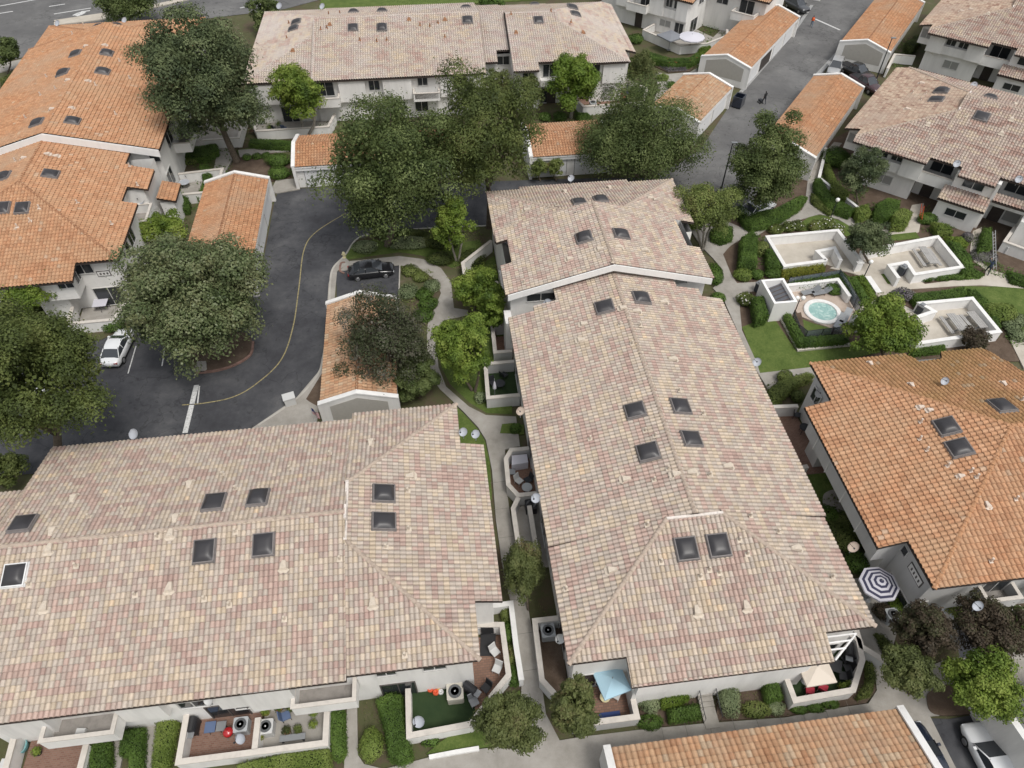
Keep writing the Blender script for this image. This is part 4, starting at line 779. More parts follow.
def strip(name, pts, w, z, mat, world=False):
    """painted line along a curve"""
    p = [Vector(q) for q in smooth(pts if world else W(pts), 8, False)]; V = []
    for i, a in enumerate(p):
        d = (p[min(i+1, len(p)-1)]-p[max(i-1, 0)]).normalized(); n = Vector((-d.y, d.x))*w/2; V += [(*(a+n), z), (*(a-n), z)]
    o = mk(name, V, [(2*i+1, 2*i+3, 2*i+2, 2*i) for i in range(len(p)-1)], mat); o['kind'] = 'structure'; return o
def kerb(pts, w=.18, h=.13, curved=True, mat='kerb_concrete', name='kerb'):
    p = W(pts, h); p = smooth(p, 6, False) if curved else p
    m = MB(); parapet(m, p, -.05, h, w); o = m.build(name, mat); o['kind'] = 'structure'; return o

mk('ground', [(-700, -100, -.06), (700, -100, -.06), (700, 900, -.06), (-700, 900, -.06)], [(0, 1, 2, 3)], 'earth')['kind'] = 'structure'
def road(pts, mat='asphalt', z=0.0):
    o = mk('road', [(*p, z) for p in W(pts)], [tuple(range(len(pts)-1, -1, -1))], mat); o['kind'] = 'structure'; return o
road([(-200, 352), (105, 338), (128, 328), (190, 318), (250, 282), (262, 268), (274, 204), (278, 191), (300, 188.5), (500, 181), (598, 178), (650, 178), (655, 224), (600, 226), (486, 226), (429, 229), (383, 233), (356, 240), (344, 258), (332, 270), (330, 284), (329, 310), (325, 347), (320, 372), (298, 398), (260, 426), (200, 462), (-200, 490)])
road([(650, 178), (700, 150), (760, 60), (812, -15), (835, -60), (930, -70), (905, -10), (846, 42), (824, 72), (800, 108), (792, 150), (775, 190), (745, 205), (712, 220), (655, 224)], 'asphalt_old')
road([(-300, 130), (0, 62), (30, 56), (140, 27), (220, 17), (285, 9), (330, -3), (380, -60), (-300, -90)], 'asphalt_old')
road([(935, 770), (916, 724), (922, 718), (949, 719), (985, 713), (1010, 724), (1060, 820), (950, 820)], 'asphalt')
road([(560, 778), (565, 764), (600, 761), (612, 800), (560, 800)], 'asphalt')
road([(337, 301), (336, 272), (400, 266), (399, 300)], 'asphalt', .075)
strip('road_marking', [(346, 213), (316, 232), (304, 250), (299, 287), (293, 327), (281, 360), (256, 384), (233, 397), (205, 403), (182, 405)], .11, .006, 'line_yellow')
for a, b, w in (((128, 373.5), (136, 346), .1), ((162, 366), (165, 347), .1), ((185, 433), (196.5, 385), .42), ((197.5, 404), (199.5, 386), .12)): strip('parking_line', [a, b], w, .006, 'line_white')
for a, b in (((54, 14), (91, 8)), ((49, 6.5), (65, 4)), ((-4, 14), (13, 11.3)), ((0, 6), (36, -.5)), ((240, 8), (250, 6)), ((150, -1), (120, 4) if 0 else (175, -5))): strip('lane_marking', [a, b], .28, .006, 'line_white')
strip('lane_arrow', [(73, 15.5), (80, 12.5), (90, 10.5)], .4, .007, 'line_white'); strip('lane_arrow', [(76, 15.8), (82, 13.5), (84, 11)], .8, .009, 'line_white')
strip('road_marking', [(813, 18), (840, 30)], .35, .006, 'line_white'); strip('road_patch', [(779, 96), (793, 78)], 3.2, .005, 'line_faint') if 0 else None
pad('median', [(54, 25), (54, 20), (98, 13.5), (150, 5), (182, -2), (194, -2), (100, 19.5)], .14, 'court_concrete')
pad('sidewalk', [(-200, 118), (0, 72), (30, 64.5), (60, 58), (60, 50), (30, 57), (0, 64), (-200, 108)], .12, 'walk_concrete')
# right-hand lane gutters
strip('gutter', [(741, 92), (790, 36), (812, 5)], .5, .008, 'line_faint'); strip('gutter', [(818, 74), (845, 45)], .6, .008, 'line_faint')

# --- traffic island and the winding walk between the two front blocks
pad('planting_bed', [(343, 259), (352, 242), (380, 232), (430, 228), (486, 225), (520, 240), (512, 330), (512, 418), (486, 417), (455, 400), (430, 420), (256, 428), (296, 398), (319, 371), (325, 345), (328, 310), (329, 284), (332, 270)], .06, 'earth')
pad('sidewalk', [(332, 270), (344, 256), (350, 262), (337, 271), (334.5, 300), (330, 345), (321, 395), (316, 428), (252, 428), (296, 398), (319, 371), (324, 347), (327, 310), (328.5, 284)], .11, 'walk_concrete')
pad('planting_bed', [(306, 399), (322, 373), (321, 408), (310, 402)], .125, 'mulch')
pad('footpath', [(339, 271), (350, 261), (399, 256), (423, 259), (441, 268), (451, 282), (453, 300), (454, 308), (468, 310), (468, 315), (444, 320), (437.5, 330), (436, 345), (438.5, 367), (446, 386.5), (469, 406.5), (486, 415), (516, 416.5), (520, 446), (505, 449.5), (507, 492), (512, 527), (523, 580), (531, 623), (541, 680), (546, 714), (560, 741), (530, 752), (521, 700), (521.7, 680), (517, 650), (511, 603), (503, 570), (496, 520), (492, 470), (486, 440), (478, 427), (461, 409), (440, 389), (430, 375), (427, 357), (427, 330), (429, 317), (434, 310), (441, 293), (436, 280), (419, 268), (399, 265), (350, 270)], .10, 'walk_concrete')
pad('lawn', [(500, 433), (502, 424), (512, 423), (524, 425), (524, 434)], .13, 'lawn_grass')
pad('lawn', [(343, 260), (352, 243), (375, 239), (400, 247), (440, 245), (480, 240), (484, 252), (470, 262), (452, 268), (440, 262), (420, 255), (399, 252)], .09, 'lawn_grass')
pad('lawn', [(438, 347), (441, 332), (456, 320), (500, 322), (512, 360), (512, 414), (487, 413), (470, 403), (450, 384), (441, 366)], .075, 'lawn_grass')
pad('lawn', [(454, 405), (463, 413), (478, 429), (485, 441), (490, 462), (492, 500), (487, 500), (484, 460), (455, 440)], .075, 'lawn_grass')
kerb([(486, 225.5), (429, 228), (383, 231.5), (358, 238), (345, 255), (333, 268), (330, 284), (329, 310), (325, 346), (319.5, 371), (297, 398), (258, 425)])
kerb([(345, 262), (341, 263), (340, 270), (344, 273)], .2, .16, True, 'kerb_red')
strip('parking_line', [(399, 300), (400, 266)], .12, .135, 'kerb_concrete')
# --- magnolia island, left car park, left townhouse gardens
pad('planting_bed', [(188, 362), (188, 345), (205, 335), (240, 332), (252, 340), (249, 353), (235, 363), (216, 369), (197, 371)], .12, 'mulch', True)
kerb([(195, 372.5), (216, 370), (235, 364), (250, 354), (253, 341)], .2, .15, True, 'kerb_red')
pad('sidewalk', [(194, 371), (196, 361), (206, 361), (207, 369), (203, 372)], .15, 'walk_concrete')
pad('planting_bed', [(-60, 350), (100, 340), (130, 326), (180, 310), (200, 262), (190, 245), (230, 160), (270, 100), (150, 90), (100, 330)], .05, 'earth')
pad('footpath', [(192, 260), (196, 226), (212, 178), (216, 158), (222, 140), (236, 140), (232, 160), (222, 178), (205, 215), (204, 240)], .10, 'walk_concrete')
pad('footpath', [(240, 157), (300, 149), (345, 147), (345, 143), (300, 144), (238, 150)], .10, 'walk_concrete')
pad('sidewalk', [(270, 192), (276, 180), (300, 178), (300, 189), (277, 193)], .11, 'walk_concrete')
pad('planting_bed', [(228, 170), (236, 158), (276, 152), (292, 158), (290, 179), (262, 182)], .08, 'mulch')
pad('lawn', [(237, 150), (260, 146), (297, 141), (297, 145), (262, 151), (240, 156)], .09, 'lawn_grass')
pad('lawn', [(318, 9.5), (475, 3), (640, -6), (640, -30), (330, -30)], .08, 'lawn_grass')
pad('planting_bed', [(240, 140), (345, 135), (560, 118), (650, 100), (640, 130), (600, 130), (340, 148)], .03, 'earth')
# --- bottom edge: service walk and drive
pad('walkway', [(300, 810), (340, 790), (344, 768), (347, 707), (357, 706), (358, 755), (364, 764), (384, 769), (430, 757), (480, 749), (522, 744), (556, 741), (580, 737), (637, 730), (703, 723.5), (785, 717.5), (844, 707), (878, 702), (890, 690), (930, 716), (972, 800), (940, 800), (915, 724), (905, 712), (600, 768), (590, 810)], .092, 'walk_concrete')
pad('walkway', [(854, 632), (872, 630), (884, 657), (893, 690), (905, 676), (945, 660), (1050, 640), (1060, 700), (987, 711), (930, 716), (868, 704), (877, 690), (873, 657)], .104, 'walk_concrete')
pad('planting_bed', [(927, 698), (932, 690), (950, 684), (985, 686), (989, 705), (975, 713), (935, 714)], .16, 'mulch', True)
pad('walkway', [(165, 700), (174, 702), (152, 768), (140, 790), (128, 768), (152, 709)], .10, 'walk_concrete')
pad('walkway', [(109, 768), (116, 730), (128, 700), (134, 700), (120, 768)], .10, 'walk_concrete')
pad('planting_bed', [(640, 729), (640, 690), (700, 684), (701, 722)], .04, 'mulch'); pad('planting_bed', [(717, 721), (716, 684), (780, 672), (790, 716)], .04, 'mulch')
pad('lawn', [(426, 754), (440, 742), (520, 690), (524, 742), (480, 748)], .09, 'lawn_grass'); kerb([(429, 757), (455, 752), (479, 748)], .25, .3, False, 'coping_white', 'kerb')
pad('planting_bed', [(790, 715), (782, 700), (850, 692), (868, 660), (862, 634), (872, 655), (877, 690), (866, 703), (844, 706)], .05, 'mulch')
# --- garden between centre block and right block
pad('planting_bed', [(758, 374), (812, 380), (1040, 380), (1040, 640), (905, 676), (873, 630), (800, 430)], .03, 'earth')
pad('lawn', [(790, 460), (812, 448), (834, 470), (838, 486), (826, 492), (818, 512), (806, 500)], .06, 'lawn_grass')
pad('stepping_pad', [(824, 494), (838, 490), (850, 506), (838, 514), (825, 507)], .07, 'walk_concrete', True)
# --- picnic court and spa garden
pad('planting_bed', [(703, 247), (712, 218), (745, 205), (812, 150), (850, 130), (1050, 230), (1060, 360), (812, 366), (760, 372), (742, 330), (723, 270)], .04, 'mulch')
pad('footpath', [(688, 226), (700, 214), (716, 216), (740, 227), (758, 227), (788, 215.5), (802, 210), (806, 195), (809, 170), (834, 142), (842, 143), (818, 172), (814, 192), (830, 206), (857, 221), (872, 230), (868, 237), (838, 219), (820, 214), (799, 220), (770, 227), (757, 236), (746, 236), (730, 246), (723, 254), (727, 264), (732, 276), (737, 283), (762, 281.5), (762, 290), (740, 293), (740, 310), (742, 330), (757, 363), (760, 373), (812, 367), (824, 366), (824, 379), (770, 392), (750, 360), (724, 300), (713, 288), (722, 279), (723, 270), (713, 258), (702, 247)], .10, 'walk_concrete')
pad('footpath', [(845, 262), (862, 258), (887, 247), (938, 238), (962, 268), (915, 277), (925, 284), (955, 280), (985, 276), (986, 270), (974, 261), (970, 250), (973, 231), (982, 227), (978, 250), (975, 257), (992, 270), (1040, 284), (1040, 292), (1024, 288.5), (981, 285), (955, 286), (897, 290), (893, 300), (917, 312), (935, 308), (972, 298), (1000, 332), (918, 347), (905, 340), (880, 345), (850, 322), (858, 302), (880, 300), (868, 278), (848, 272), (830, 268)], .105, 'court_concrete')
pad('court_floor', [(767, 238), (839, 231), (861, 262), (848, 272), (826, 264), (785, 268)], .109, 'court_concrete')
pad('footpath', [(912, 205), (924, 203), (919, 232), (905, 236), (868, 238), (872, 230), (903, 229)], .10, 'court_concrete')
pad('footpath', [(1010, 340), (1040, 330), (1060, 372), (1024, 368)], .10, 'court_concrete')
pad('lawn', [(742, 327), (752, 323), (776, 321), (797, 352), (850, 346), (890, 350), (812, 367), (760, 373)], .09, 'lawn_grass')
pad('lawn', [(798, 230), (806, 219), (820, 215), (838, 220), (860, 232), (846, 236), (838, 229)], .09, 'lawn_grass', True)
pad('lawn', [(955, 288), (985, 286.5), (1030, 290), (1060, 330), (1015, 332), (1000, 322), (976, 302)], .09, 'lawn_grass', True)
pad('lawn', [(887, 241), (888, 235), (916, 232), (920, 238)], .12, 'lawn_grass'); pad('lawn', [(881, 274), (892, 273), (899, 282), (888, 284)], .125, 'lawn_grass'); pad('lawn', [(894, 292), (902, 290), (906, 302), (896, 301)], .125, 'lawn_grass')
pad('spa_deck', [(786, 290), (838, 283), (851, 303), (864, 320), (852, 331), (838, 331), (800, 316), (792, 306)], .115, 'spa_deck')
pad('lawn', [(799, 318), (815, 324), (831, 328), (831, 334), (804, 337)], .13, 'lawn_grass')
# control joints cut across the walks
def joints(a, b, n, half):
    A_, B__ = Vector(G(*a)[:2]), Vector(G(*b)[:2]); d = (B__-A_).normalized(); nn = Vector((-d.y, d.x))*half
    for i in range(n):
        c = A_.lerp(B__, (i+.5)/n); m = MB(); m.add([(*(c+nn-d*.012), .1135), (*(c+nn+d*.012), .1135), (*(c-nn+d*.012), .1135), (*(c-nn-d*.012), .1135)], [(0, 1, 2, 3)]); o = m.build('joint', 'joint_grey'); o['kind'] = 'structure'
joints((497, 470), (533, 690), 7, .72); joints((380, 760), (540, 748), 4, 0.01) if 0 else None
joints((650, 733), (860, 708), 9, .5)

# ================================================================ patio walls and floors
def patio(label, pts, h=1.3, floor=None, floor_mat='walk_concrete', cop=.09, closed=False, px=True, mat='stucco', t=.26, z=1.3, copm='coping'):
    P = W(pts, h) if px else pts
    c = np.mean(np.array(P), 0); root = thing('patio_wall', label, 'wall', (*c, 0), 'low garden walls')
    m = MB(); parapet(m, P, 0, h-cop, t, closed=closed); m.build('wall', mat, root)
    m = MB(); parapet(m, P, h-cop, h, t+.08, closed=closed); m.build('coping', copm, root)
    if floor: 
        o = MB().prism(W(floor, .1) if px else floor, -.03, .115).build('paving', floor_mat); o['kind'] = 'structure'
    return root
def f7(*p): return [F7.w(*q) for q in p]
patio('white wall round the brick patio with the red grill at the bottom left', f7((-17.6, 16), (-17.6, 13.4), (-9.3, 13.4), (-9.3, 15.6)), px=False, floor=f7((-17.5, 16), (-17.5, 13.5), (-13.45, 13.5), (-13.45, 16)), floor_mat='patio_brick')
patio('white dividing wall between the brick patio and the potted-plant patio', f7((-13.35, 13.55), (-13.35, 15.3)), px=False, floor=f7((-13.3, 16), (-13.3, 13.5), (-9.4, 13.5), (-9.4, 16)), floor_mat='walk_concrete')
patio('white wall round the herringbone brick patio in the bottom left corner', f7((-27.4, 16), (-27.2, 12.5), (-23.1, 12.5), (-23.1, 15)), px=False, floor=f7((-27, 16), (-27, 12.6), (-23.2, 12.6), (-23.2, 16)), floor_mat='patio_brick')
patio('pale wall round the green artificial turf patio', f7((-4.45, 15.9), (-4.45, 13.2), (-.8, 13.4), (.75, 15.0), (1.75, 15.95), (1.7, 19.2), (.1, 19.4)), px=False, floor=f7((-4.35, 16), (-4.35, 13.3), (-.85, 13.5), (-.5, 14.0), (-.5, 16)), floor_mat='turf_fake')
o = MB().prism(f7((-.5, 16), (-.5, 13.8), (.7, 15.1), (1.65, 16), (1.6, 19), (-.5, 19)), -.03, .12).build('paving', 'deck_brick'); o['kind'] = 'structure'
patio('long white free-standing wall edging the narrow walk beside the brick deck', [(489, 606), (511, 603), (516, 645), (521.5, 680)], 1.1, mat='white_paint', copm='coping_white')
patio('grey wall round the bare earth side yard with one air conditioner', f7((5.4, 19.2), (3.85, 19.2), (3.75, 15.4), (4.6, 14.2)), px=False, mat='stucco_grey', floor=f7((5.5, 19), (4, 19), (3.9, 15.3), (5.4, 14.5)), floor_mat='mulch')
patio('pale wall round the patio with the light blue umbrella', f7((5.3, 12.9), (5.3, 12.6), (9.05, 12.6), (9.05, 13.6)), px=False, mat='stucco_grey', floor=f7((5.4, 15), (5.4, 12.7), (8.9, 12.7), (8.9, 15)), floor_mat='deck_brick')
patio('white angled wall round the patio with the beige umbrella', f7((18.75, 13.6), (18.75, 12.35), (22.5, 12.5), (23.9, 14.2), (24.2, 15.4), (23.5, 16.4)), px=False, floor=f7((18.8, 14.5), (18.8, 12.5), (22.4, 12.6), (23.8, 14.2), (24, 15.5), (20, 15.5)), floor_mat='turf_fake')
patio('grey angled wall round the cluttered side patio facing the winding walk', f7((5.4, 33.1), (4.0, 33.1), (3.5, 32.3), (3.4, 29.9), (4.0, 28.9), (5.4, 28.9)), px=False, mat='stucco_grey', floor=f7((5.5, 33), (3.6, 32.5), (3.5, 30), (5.5, 29)), floor_mat='deck_brick')
patio('grey wall of the empty strip yard south of the cluttered side patio', f7((4.0, 28.7), (3.5, 27.8), (3.5, 23.6)), px=False, mat='stucco_grey', floor=f7((5.5, 28.8), (3.8, 28.6), (3.6, 23.5), (5.5, 23.5)))
patio('short grey inner wall beside the eave in the strip yard', f7((4.7, 27.9), (4.7, 23.4)), px=False, mat='stucco_grey')
patio('grey wall round the square patio with a covered chair, next to the green trees', f7((5.4, 42.6), (2.9, 42.6), (2.75, 38.7), (5.4, 38.7)), px=False, mat='stucco_grey', floor=f7((5.5, 42.5), (3, 42.5), (2.85, 38.8), (5.5, 38.8)), floor_mat='turf_fake')
patio('grey wall of the yard above the square patio, mostly under the trees', f7((5.4, 47.4), (4.0, 47.4), (3.9, 43.9), (5.4, 43.9)), px=False, mat='stucco_grey', floor=f7((5.5, 47), (4, 47), (4, 44), (5.5, 44)), floor_mat='deck_brick')
patio('white sloping-topped wall round the lawn yard at the back left of the centre block', f7((5.2, 59.8), (2.0, 56.5), (2.1, 53.1), (5.2, 53.1)), px=False, h=1.5, floor=f7((5.4, 59), (2.2, 56.5), (2.2, 53.2), (5.4, 53.2)), floor_mat='lawn_grass')
patio('grey rail-like wall round the brick patio at the upper corner of the right block', f7((28, 34.7), (25.3, 34.9), (23.6, 32.9), (24.4, 28.6), (26.4, 28.8)), px=False, mat='stucco_grey', floor=f7((28.2, 34.6), (25.4, 34.7), (23.8, 32.9), (24.6, 28.8), (28.2, 28.8)), floor_mat='patio_brick')
patio('grey wall round the striped-umbrella patio', f7((25.0, 20.2), (24.2, 15.0), (25.6, 13.6)), px=False, mat='stucco_grey', floor=f7((28, 20), (25.1, 20), (24.4, 15.2), (25.8, 13.8), (28, 16.5)), floor_mat='walk_concrete')
patio('white wall of the front patio under the purple-leaved trees', f7((30.6, 16.4), (31.4, 14.3)), px=False)
patio('white wall below the roofed balcony of the left orange block, behind the white car', [F85.w(*q) for q in ((-33.4, 55.6), (-33.2, 53.2), (-29.2, 53.2), (-28.4, 56.2))], px=False, floor=[F85.w(*q) for q in ((-33.2, 56.6), (-33, 53.4), (-29.3, 53.4), (-28.5, 56.5))])
patio('white wall round the small patio with a round table, beside the left orange block', [F85.w(*q) for q in ((-27.3, 77.8), (-22.4, 78.2), (-22.6, 73.5), (-26.2, 73.4))], px=False, floor=[F85.w(*q) for q in ((-27.3, 77.6), (-22.6, 78), (-22.8, 73.7), (-27.3, 73.7))])
patio('white wall round the patio under the tall tree, beside the left orange block', [F85.w(*q) for q in ((-25.6, 85.2), (-21.3, 85.2), (-21.1, 90.2), (-26, 90.2))], px=False, floor=[F85.w(*q) for q in ((-27, 85.4), (-21.5, 85.4), (-21.3, 90), (-27, 90))])
patio('white wall of the ground-floor patio behind the bright green street tree at top left', [F6.w(*q) for q in ((-24.6, 90), (-23, 85.6), (-14.2, 85.8), (-13.6, 89))], px=False, floor=[F6.w(*q) for q in ((-24.4, 90), (-22.9, 85.8), (-14.4, 86), (-13.8, 89.4))])
patio('white wall round the patio with yellow cushions at top centre', [F6.w(*q) for q in ((17.3, 91.8), (18.6, 87.6), (26.6, 87.9), (28.0, 91.6), (25.2, 95.6))], px=False, floor=[F6.w(*q) for q in ((17.5, 92.2), (18.8, 87.8), (26.4, 88.1), (27.8, 91.6), (25.2, 95))], floor_mat='deck_brick')
patio('white curved wall round the patio with the white round umbrella', [F36.w(*q) for q in ((-51, 106.4), (-51.2, 103.2), (-44, 101.5), (-41.2, 104.6), (-40, 109), (-41, 111))], px=False, floor=[F36.w(*q) for q in ((-51, 106.6), (-51, 103.4), (-44, 101.7), (-41.4, 104.7), (-40.2, 109), (-46, 111))], floor_mat='walk_concrete')
patio('white wall of the front patio at the right edge, below the leaning ladder', [F36.w(*q) for q in ((5.5, 82), (5.2, 78.6), (13, 78.2))], px=False, floor=[F36.w(*q) for q in ((5.6, 82), (5.4, 78.8), (13, 78.4), (13, 82))])
patio('white wall between the two right-hand townhouse blocks', [F36.w(*q) for q in ((-17, 112), (-17.6, 117.4), (-15, 118.5))], px=False)
patio('low white wall curving along the hedge in front of the upper right block', [F36.w(*q) for q in ((-16.5, 87), (-14.8, 80), (-9, 76.6))], px=False, h=.7, copm='coping_white')

# picnic courts and spa enclosure: white walls
def court(label, pts, h=1.2, closed=False): 
    o = patio(label, pts, h, mat='white_paint', copm='coping_white', t=.3, cop=.1, closed=closed); return o
court('white wall round the empty picnic court, the largest of the courts', [(826.5, 260), (785, 265.5), (767.5, 236.5), (838, 230), (862, 262), (846, 265) if 0 else (857, 262.5)])
court('small white U of wall at the mouth of the empty picnic court', [(826.5, 260), (817.5, 251), (834.5, 247.5), (841, 260)], 1.2)
court('white wall round the picnic court with one grey table', [(861, 252), (887, 246), (938, 236.5), (962.5, 266.5), (915, 274), (907, 262), (889.5, 265), (899, 278)])
court('white wall round the picnic court with two grey tables', [(917, 317), (934.5, 311), (921, 303), (972.5, 298), (999.5, 331), (918, 343), (914, 336)])
s_ = thing('spa_shed', 'white roofless equipment enclosure with a grey sloped cover beside the spa', 'enclosure', (*F7.w(31, 47.8), 0))
m = MB(); parapet(m, [F7.w(*q) for q in ((30.1, 49.3), (32.1, 49.3), (32.1, 46.1), (30.1, 46.1))], 0, 2.3, .24, closed=True); m.build('wall', 'white_paint', s_)
m = MB(); m.prism([F7.w(*q) for q in ((30.22, 46.2), (32.0, 46.2), (32.0, 49.2), (30.22, 49.2))], 1.0, [1.1, 1.9, 1.9, 1.1]); m.build('cover', 'cover_grey', s_)
m = MB()
for k in range(6): m.beam((*F7.w(30.3, 46.4+k*.5), 1.22), (*F7.w(31.95, 46.4+k*.5), 1.96), .03, n=5)
m.build('cover_rib', 'rail_brown', s_)
court('white back wall of the spa deck, L shaped', [(787, 285), (838, 279), (850, 296)], 1.0)
court('short white wall panel at the right end of the spa', [(854, 313), (862, 323)], 1.3)
patio('low pale kerb wall round the clipped hedge of the spa', [(782, 318), (799, 349), (850, 344)], .3, mat='coping', cop=.05)
patio('pale concrete bench wall beside the spa hedges', [(868, 276), (879, 292)], .5, mat='coping', t=.5, copm='coping_white')
pad('planting_bed', [(783, 318), (801, 312), (806, 336), (846, 336), (848, 343), (799, 348)], .2, 'mulch')
# spa tub
c = G(822.5, 311.5, .2)
t = thing('spa', 'round blue-green hot tub with a broad white rim on the fenced deck', 'spa', (c[0], c[1], 0))
MB().lathe((c[0], c[1], 0), [(1.75, 0), (1.75, .25), (1.68, .3), (1.34, .3), (1.3, .26), (1.3, .1)], 40).build('rim', 'coping_white', t)
MB().lathe((c[0], c[1], 0), [(1.31, .15), (1.31, .19), (0.01, .19)], 40).build('water', 'spa_water', t)
# ================================================================ trees, hedges, shrubs
leafmat('leaf_oak', [(0.037, 0.053, 0.018), (0.060, 0.087, 0.026), (0.093, 0.123, 0.038), (0.151, 0.189, 0.067), (0.232, 0.268, 0.106)])
leafmat('leaf_live_oak', [(0.029, 0.042, 0.013), (0.054, 0.073, 0.020), (0.087, 0.114, 0.031), (0.133, 0.160, 0.046), (0.186, 0.209, 0.070)])
leafmat('leaf_fig', [(0.038, 0.055, 0.028), (0.059, 0.082, 0.038), (0.091, 0.118, 0.053), (0.150, 0.182, 0.084), (0.229, 0.264, 0.137)])
leafmat('leaf_magnolia', [(0.042, 0.060, 0.024), (0.075, 0.104, 0.041), (0.120, 0.152, 0.065), (0.184, 0.212, 0.105), (0.147, 0.155, 0.069), (0.267, 0.290, 0.172)], rough=.4)
leafmat('leaf_fresh', [(0.046, 0.079, 0.014), (0.090, 0.144, 0.021), (0.148, 0.212, 0.033), (0.218, 0.281, 0.053), (0.290, 0.342, 0.082)])
leafmat('leaf_olive', [(0.054, 0.070, 0.018), (0.093, 0.121, 0.031), (0.147, 0.186, 0.049), (0.217, 0.256, 0.078), (0.155, 0.116, 0.054)])
leafmat('leaf_autumn', [(.046, .058, .020), (.078, .096, .030), (.112, .134, .044), (.155, .168, .062), (.14, .105, .055)])
leafmat('leaf_purple', [(.034, .028, .018), (.058, .046, .030), (.085, .062, .042), (.066, .074, .032), (.13, .088, .066)])
leafmat('leaf_smoke', [(.040, .042, .024), (.066, .068, .040), (.050, .066, .026), (.12, .112, .085), (.19, .17, .145)])
leafmat('leaf_hedge', [(0.034, 0.068, 0.012), (0.060, 0.109, 0.018), (0.091, 0.155, 0.029), (0.133, 0.208, 0.042)], trans=.15)
leafmat('leaf_hedge_light', [(0.079, 0.119, 0.020), (0.125, 0.178, 0.034), (0.185, 0.238, 0.055), (0.238, 0.290, 0.086)], trans=.15)
leafmat('leaf_hedge_bright', [(0.060, 0.105, 0.012), (0.095, 0.155, 0.018), (0.140, 0.205, 0.030), (0.190, 0.250, 0.045)], trans=.2)
leafmat('leaf_sage', [(0.095, 0.124, 0.057), (0.150, 0.190, 0.094), (0.220, 0.263, 0.136), (0.299, 0.329, 0.186)], trans=.15)
leafmat('leaf_yellow', [(0.096, 0.120, 0.014), (0.156, 0.174, 0.024), (0.228, 0.228, 0.036), (0.288, 0.264, 0.048)], trans=.15)
leafmat('leaf_lavender', [(0.091, 0.085, 0.091), (0.130, 0.117, 0.130), (0.169, 0.156, 0.156), (0.117, 0.130, 0.078)], trans=.1)
leafmat('petal', [(0.620, 0.600, 0.560), (0.720, 0.700, 0.660)], trans=.1); leafmat('petal_red', [(0.300, 0.040, 0.030), (0.400, 0.090, 0.050)], trans=.1)
plain('bark', (.13, .105, .08), .95, var=.35, scale=5, bump=.5, bscale=14); plain('bark_pale', (.27, .245, .21), .9, var=.3, scale=4, bump=.4, bscale=12)
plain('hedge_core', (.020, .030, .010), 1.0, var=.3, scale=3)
def unit(v): return v/np.maximum(np.linalg.norm(v, axis=1, keepdims=True), 1e-9)
def leaf_quads(P, D, ln, wd, spread=.9):
    n = len(P); N = unit(D+RNG.normal(0, spread*.38, (n, 3))); T = unit(np.cross(N, RNG.normal(0, 1, (n, 3)))); B = np.cross(N, T)
    L_ = ln*RNG.uniform(.65, 1.25, (n, 1)); W_ = wd*RNG.uniform(.65, 1.25, (n, 1))
    V = np.stack([P+T*L_*.5, P+B*W_*.5+N*W_*.12, P-T*L_*.5, P-B*W_*.5+N*W_*.12], 1).reshape(-1, 3)
    return V, np.arange(4*n).reshape(n, 4)
def multi(name, parts, mats, parent=None, loc=None):
    """join (V, quads) lists into one mesh with a material slot each"""
    V = np.concatenate([p[0] for p in parts]); o = 0; Fs = []; I = []
    for k, (v, f) in enumerate(parts): Fs.append(f+o); I.append(np.full(len(f), k)); o += len(v)
    return mk(name, V, np.concatenate(Fs), mats, parent, loc, False, np.concatenate(I))
def crown_leaves(C, r, rz, n, leaf, nc, low=-.55, lump=.3, flat=1.0, droop=0, wild=.2):
    d = unit(RNG.normal(0, 1, (nc*3, 3))); d = d[d[:, 2] > low][:nc]; m = len(d)
    rad = np.clip(RNG.uniform(.3, 1.0, (m, 1))**.5, 0, 1)*RNG.uniform(.78, 1.08, (m, 1))
    lobes = unit(RNG.normal(0, 1, (6, 3))); rad *= 1-wild*.25+wild*np.max(np.clip(d@lobes.T, 0, 1)**5, axis=1)[:, None]*1.3     # boughs reach out unevenly
    cc = C+d*rad*np.array([r, r, rz])*(1-lump*.42)
    cr = lump*r*RNG.uniform(.6, 1.15, (m, 1))
    k = RNG.choice(m, n, p=(cr[:, 0]**2)/np.sum(cr[:, 0]**2)); e = unit(RNG.normal(0, 1, (n, 3))); e[:, 2] = np.where(e[:, 2] < -.45, -e[:, 2], e[:, 2])
    P = cc[k]+e*cr[k]*np.array([1, 1, .78*flat])*RNG.uniform(.55, 1.06, (n, 1))
    stray = RNG.random(n) < .10; P[stray] += e[stray]*cr[k[stray]]*RNG.uniform(.05, .5, (stray.sum(), 1))
    if droop: P[:, 2] -= droop*RNG.random(n)**2
    return P, unit(e+np.array([0, 0, .35])), cc
TREES = 'trees of the grounds'
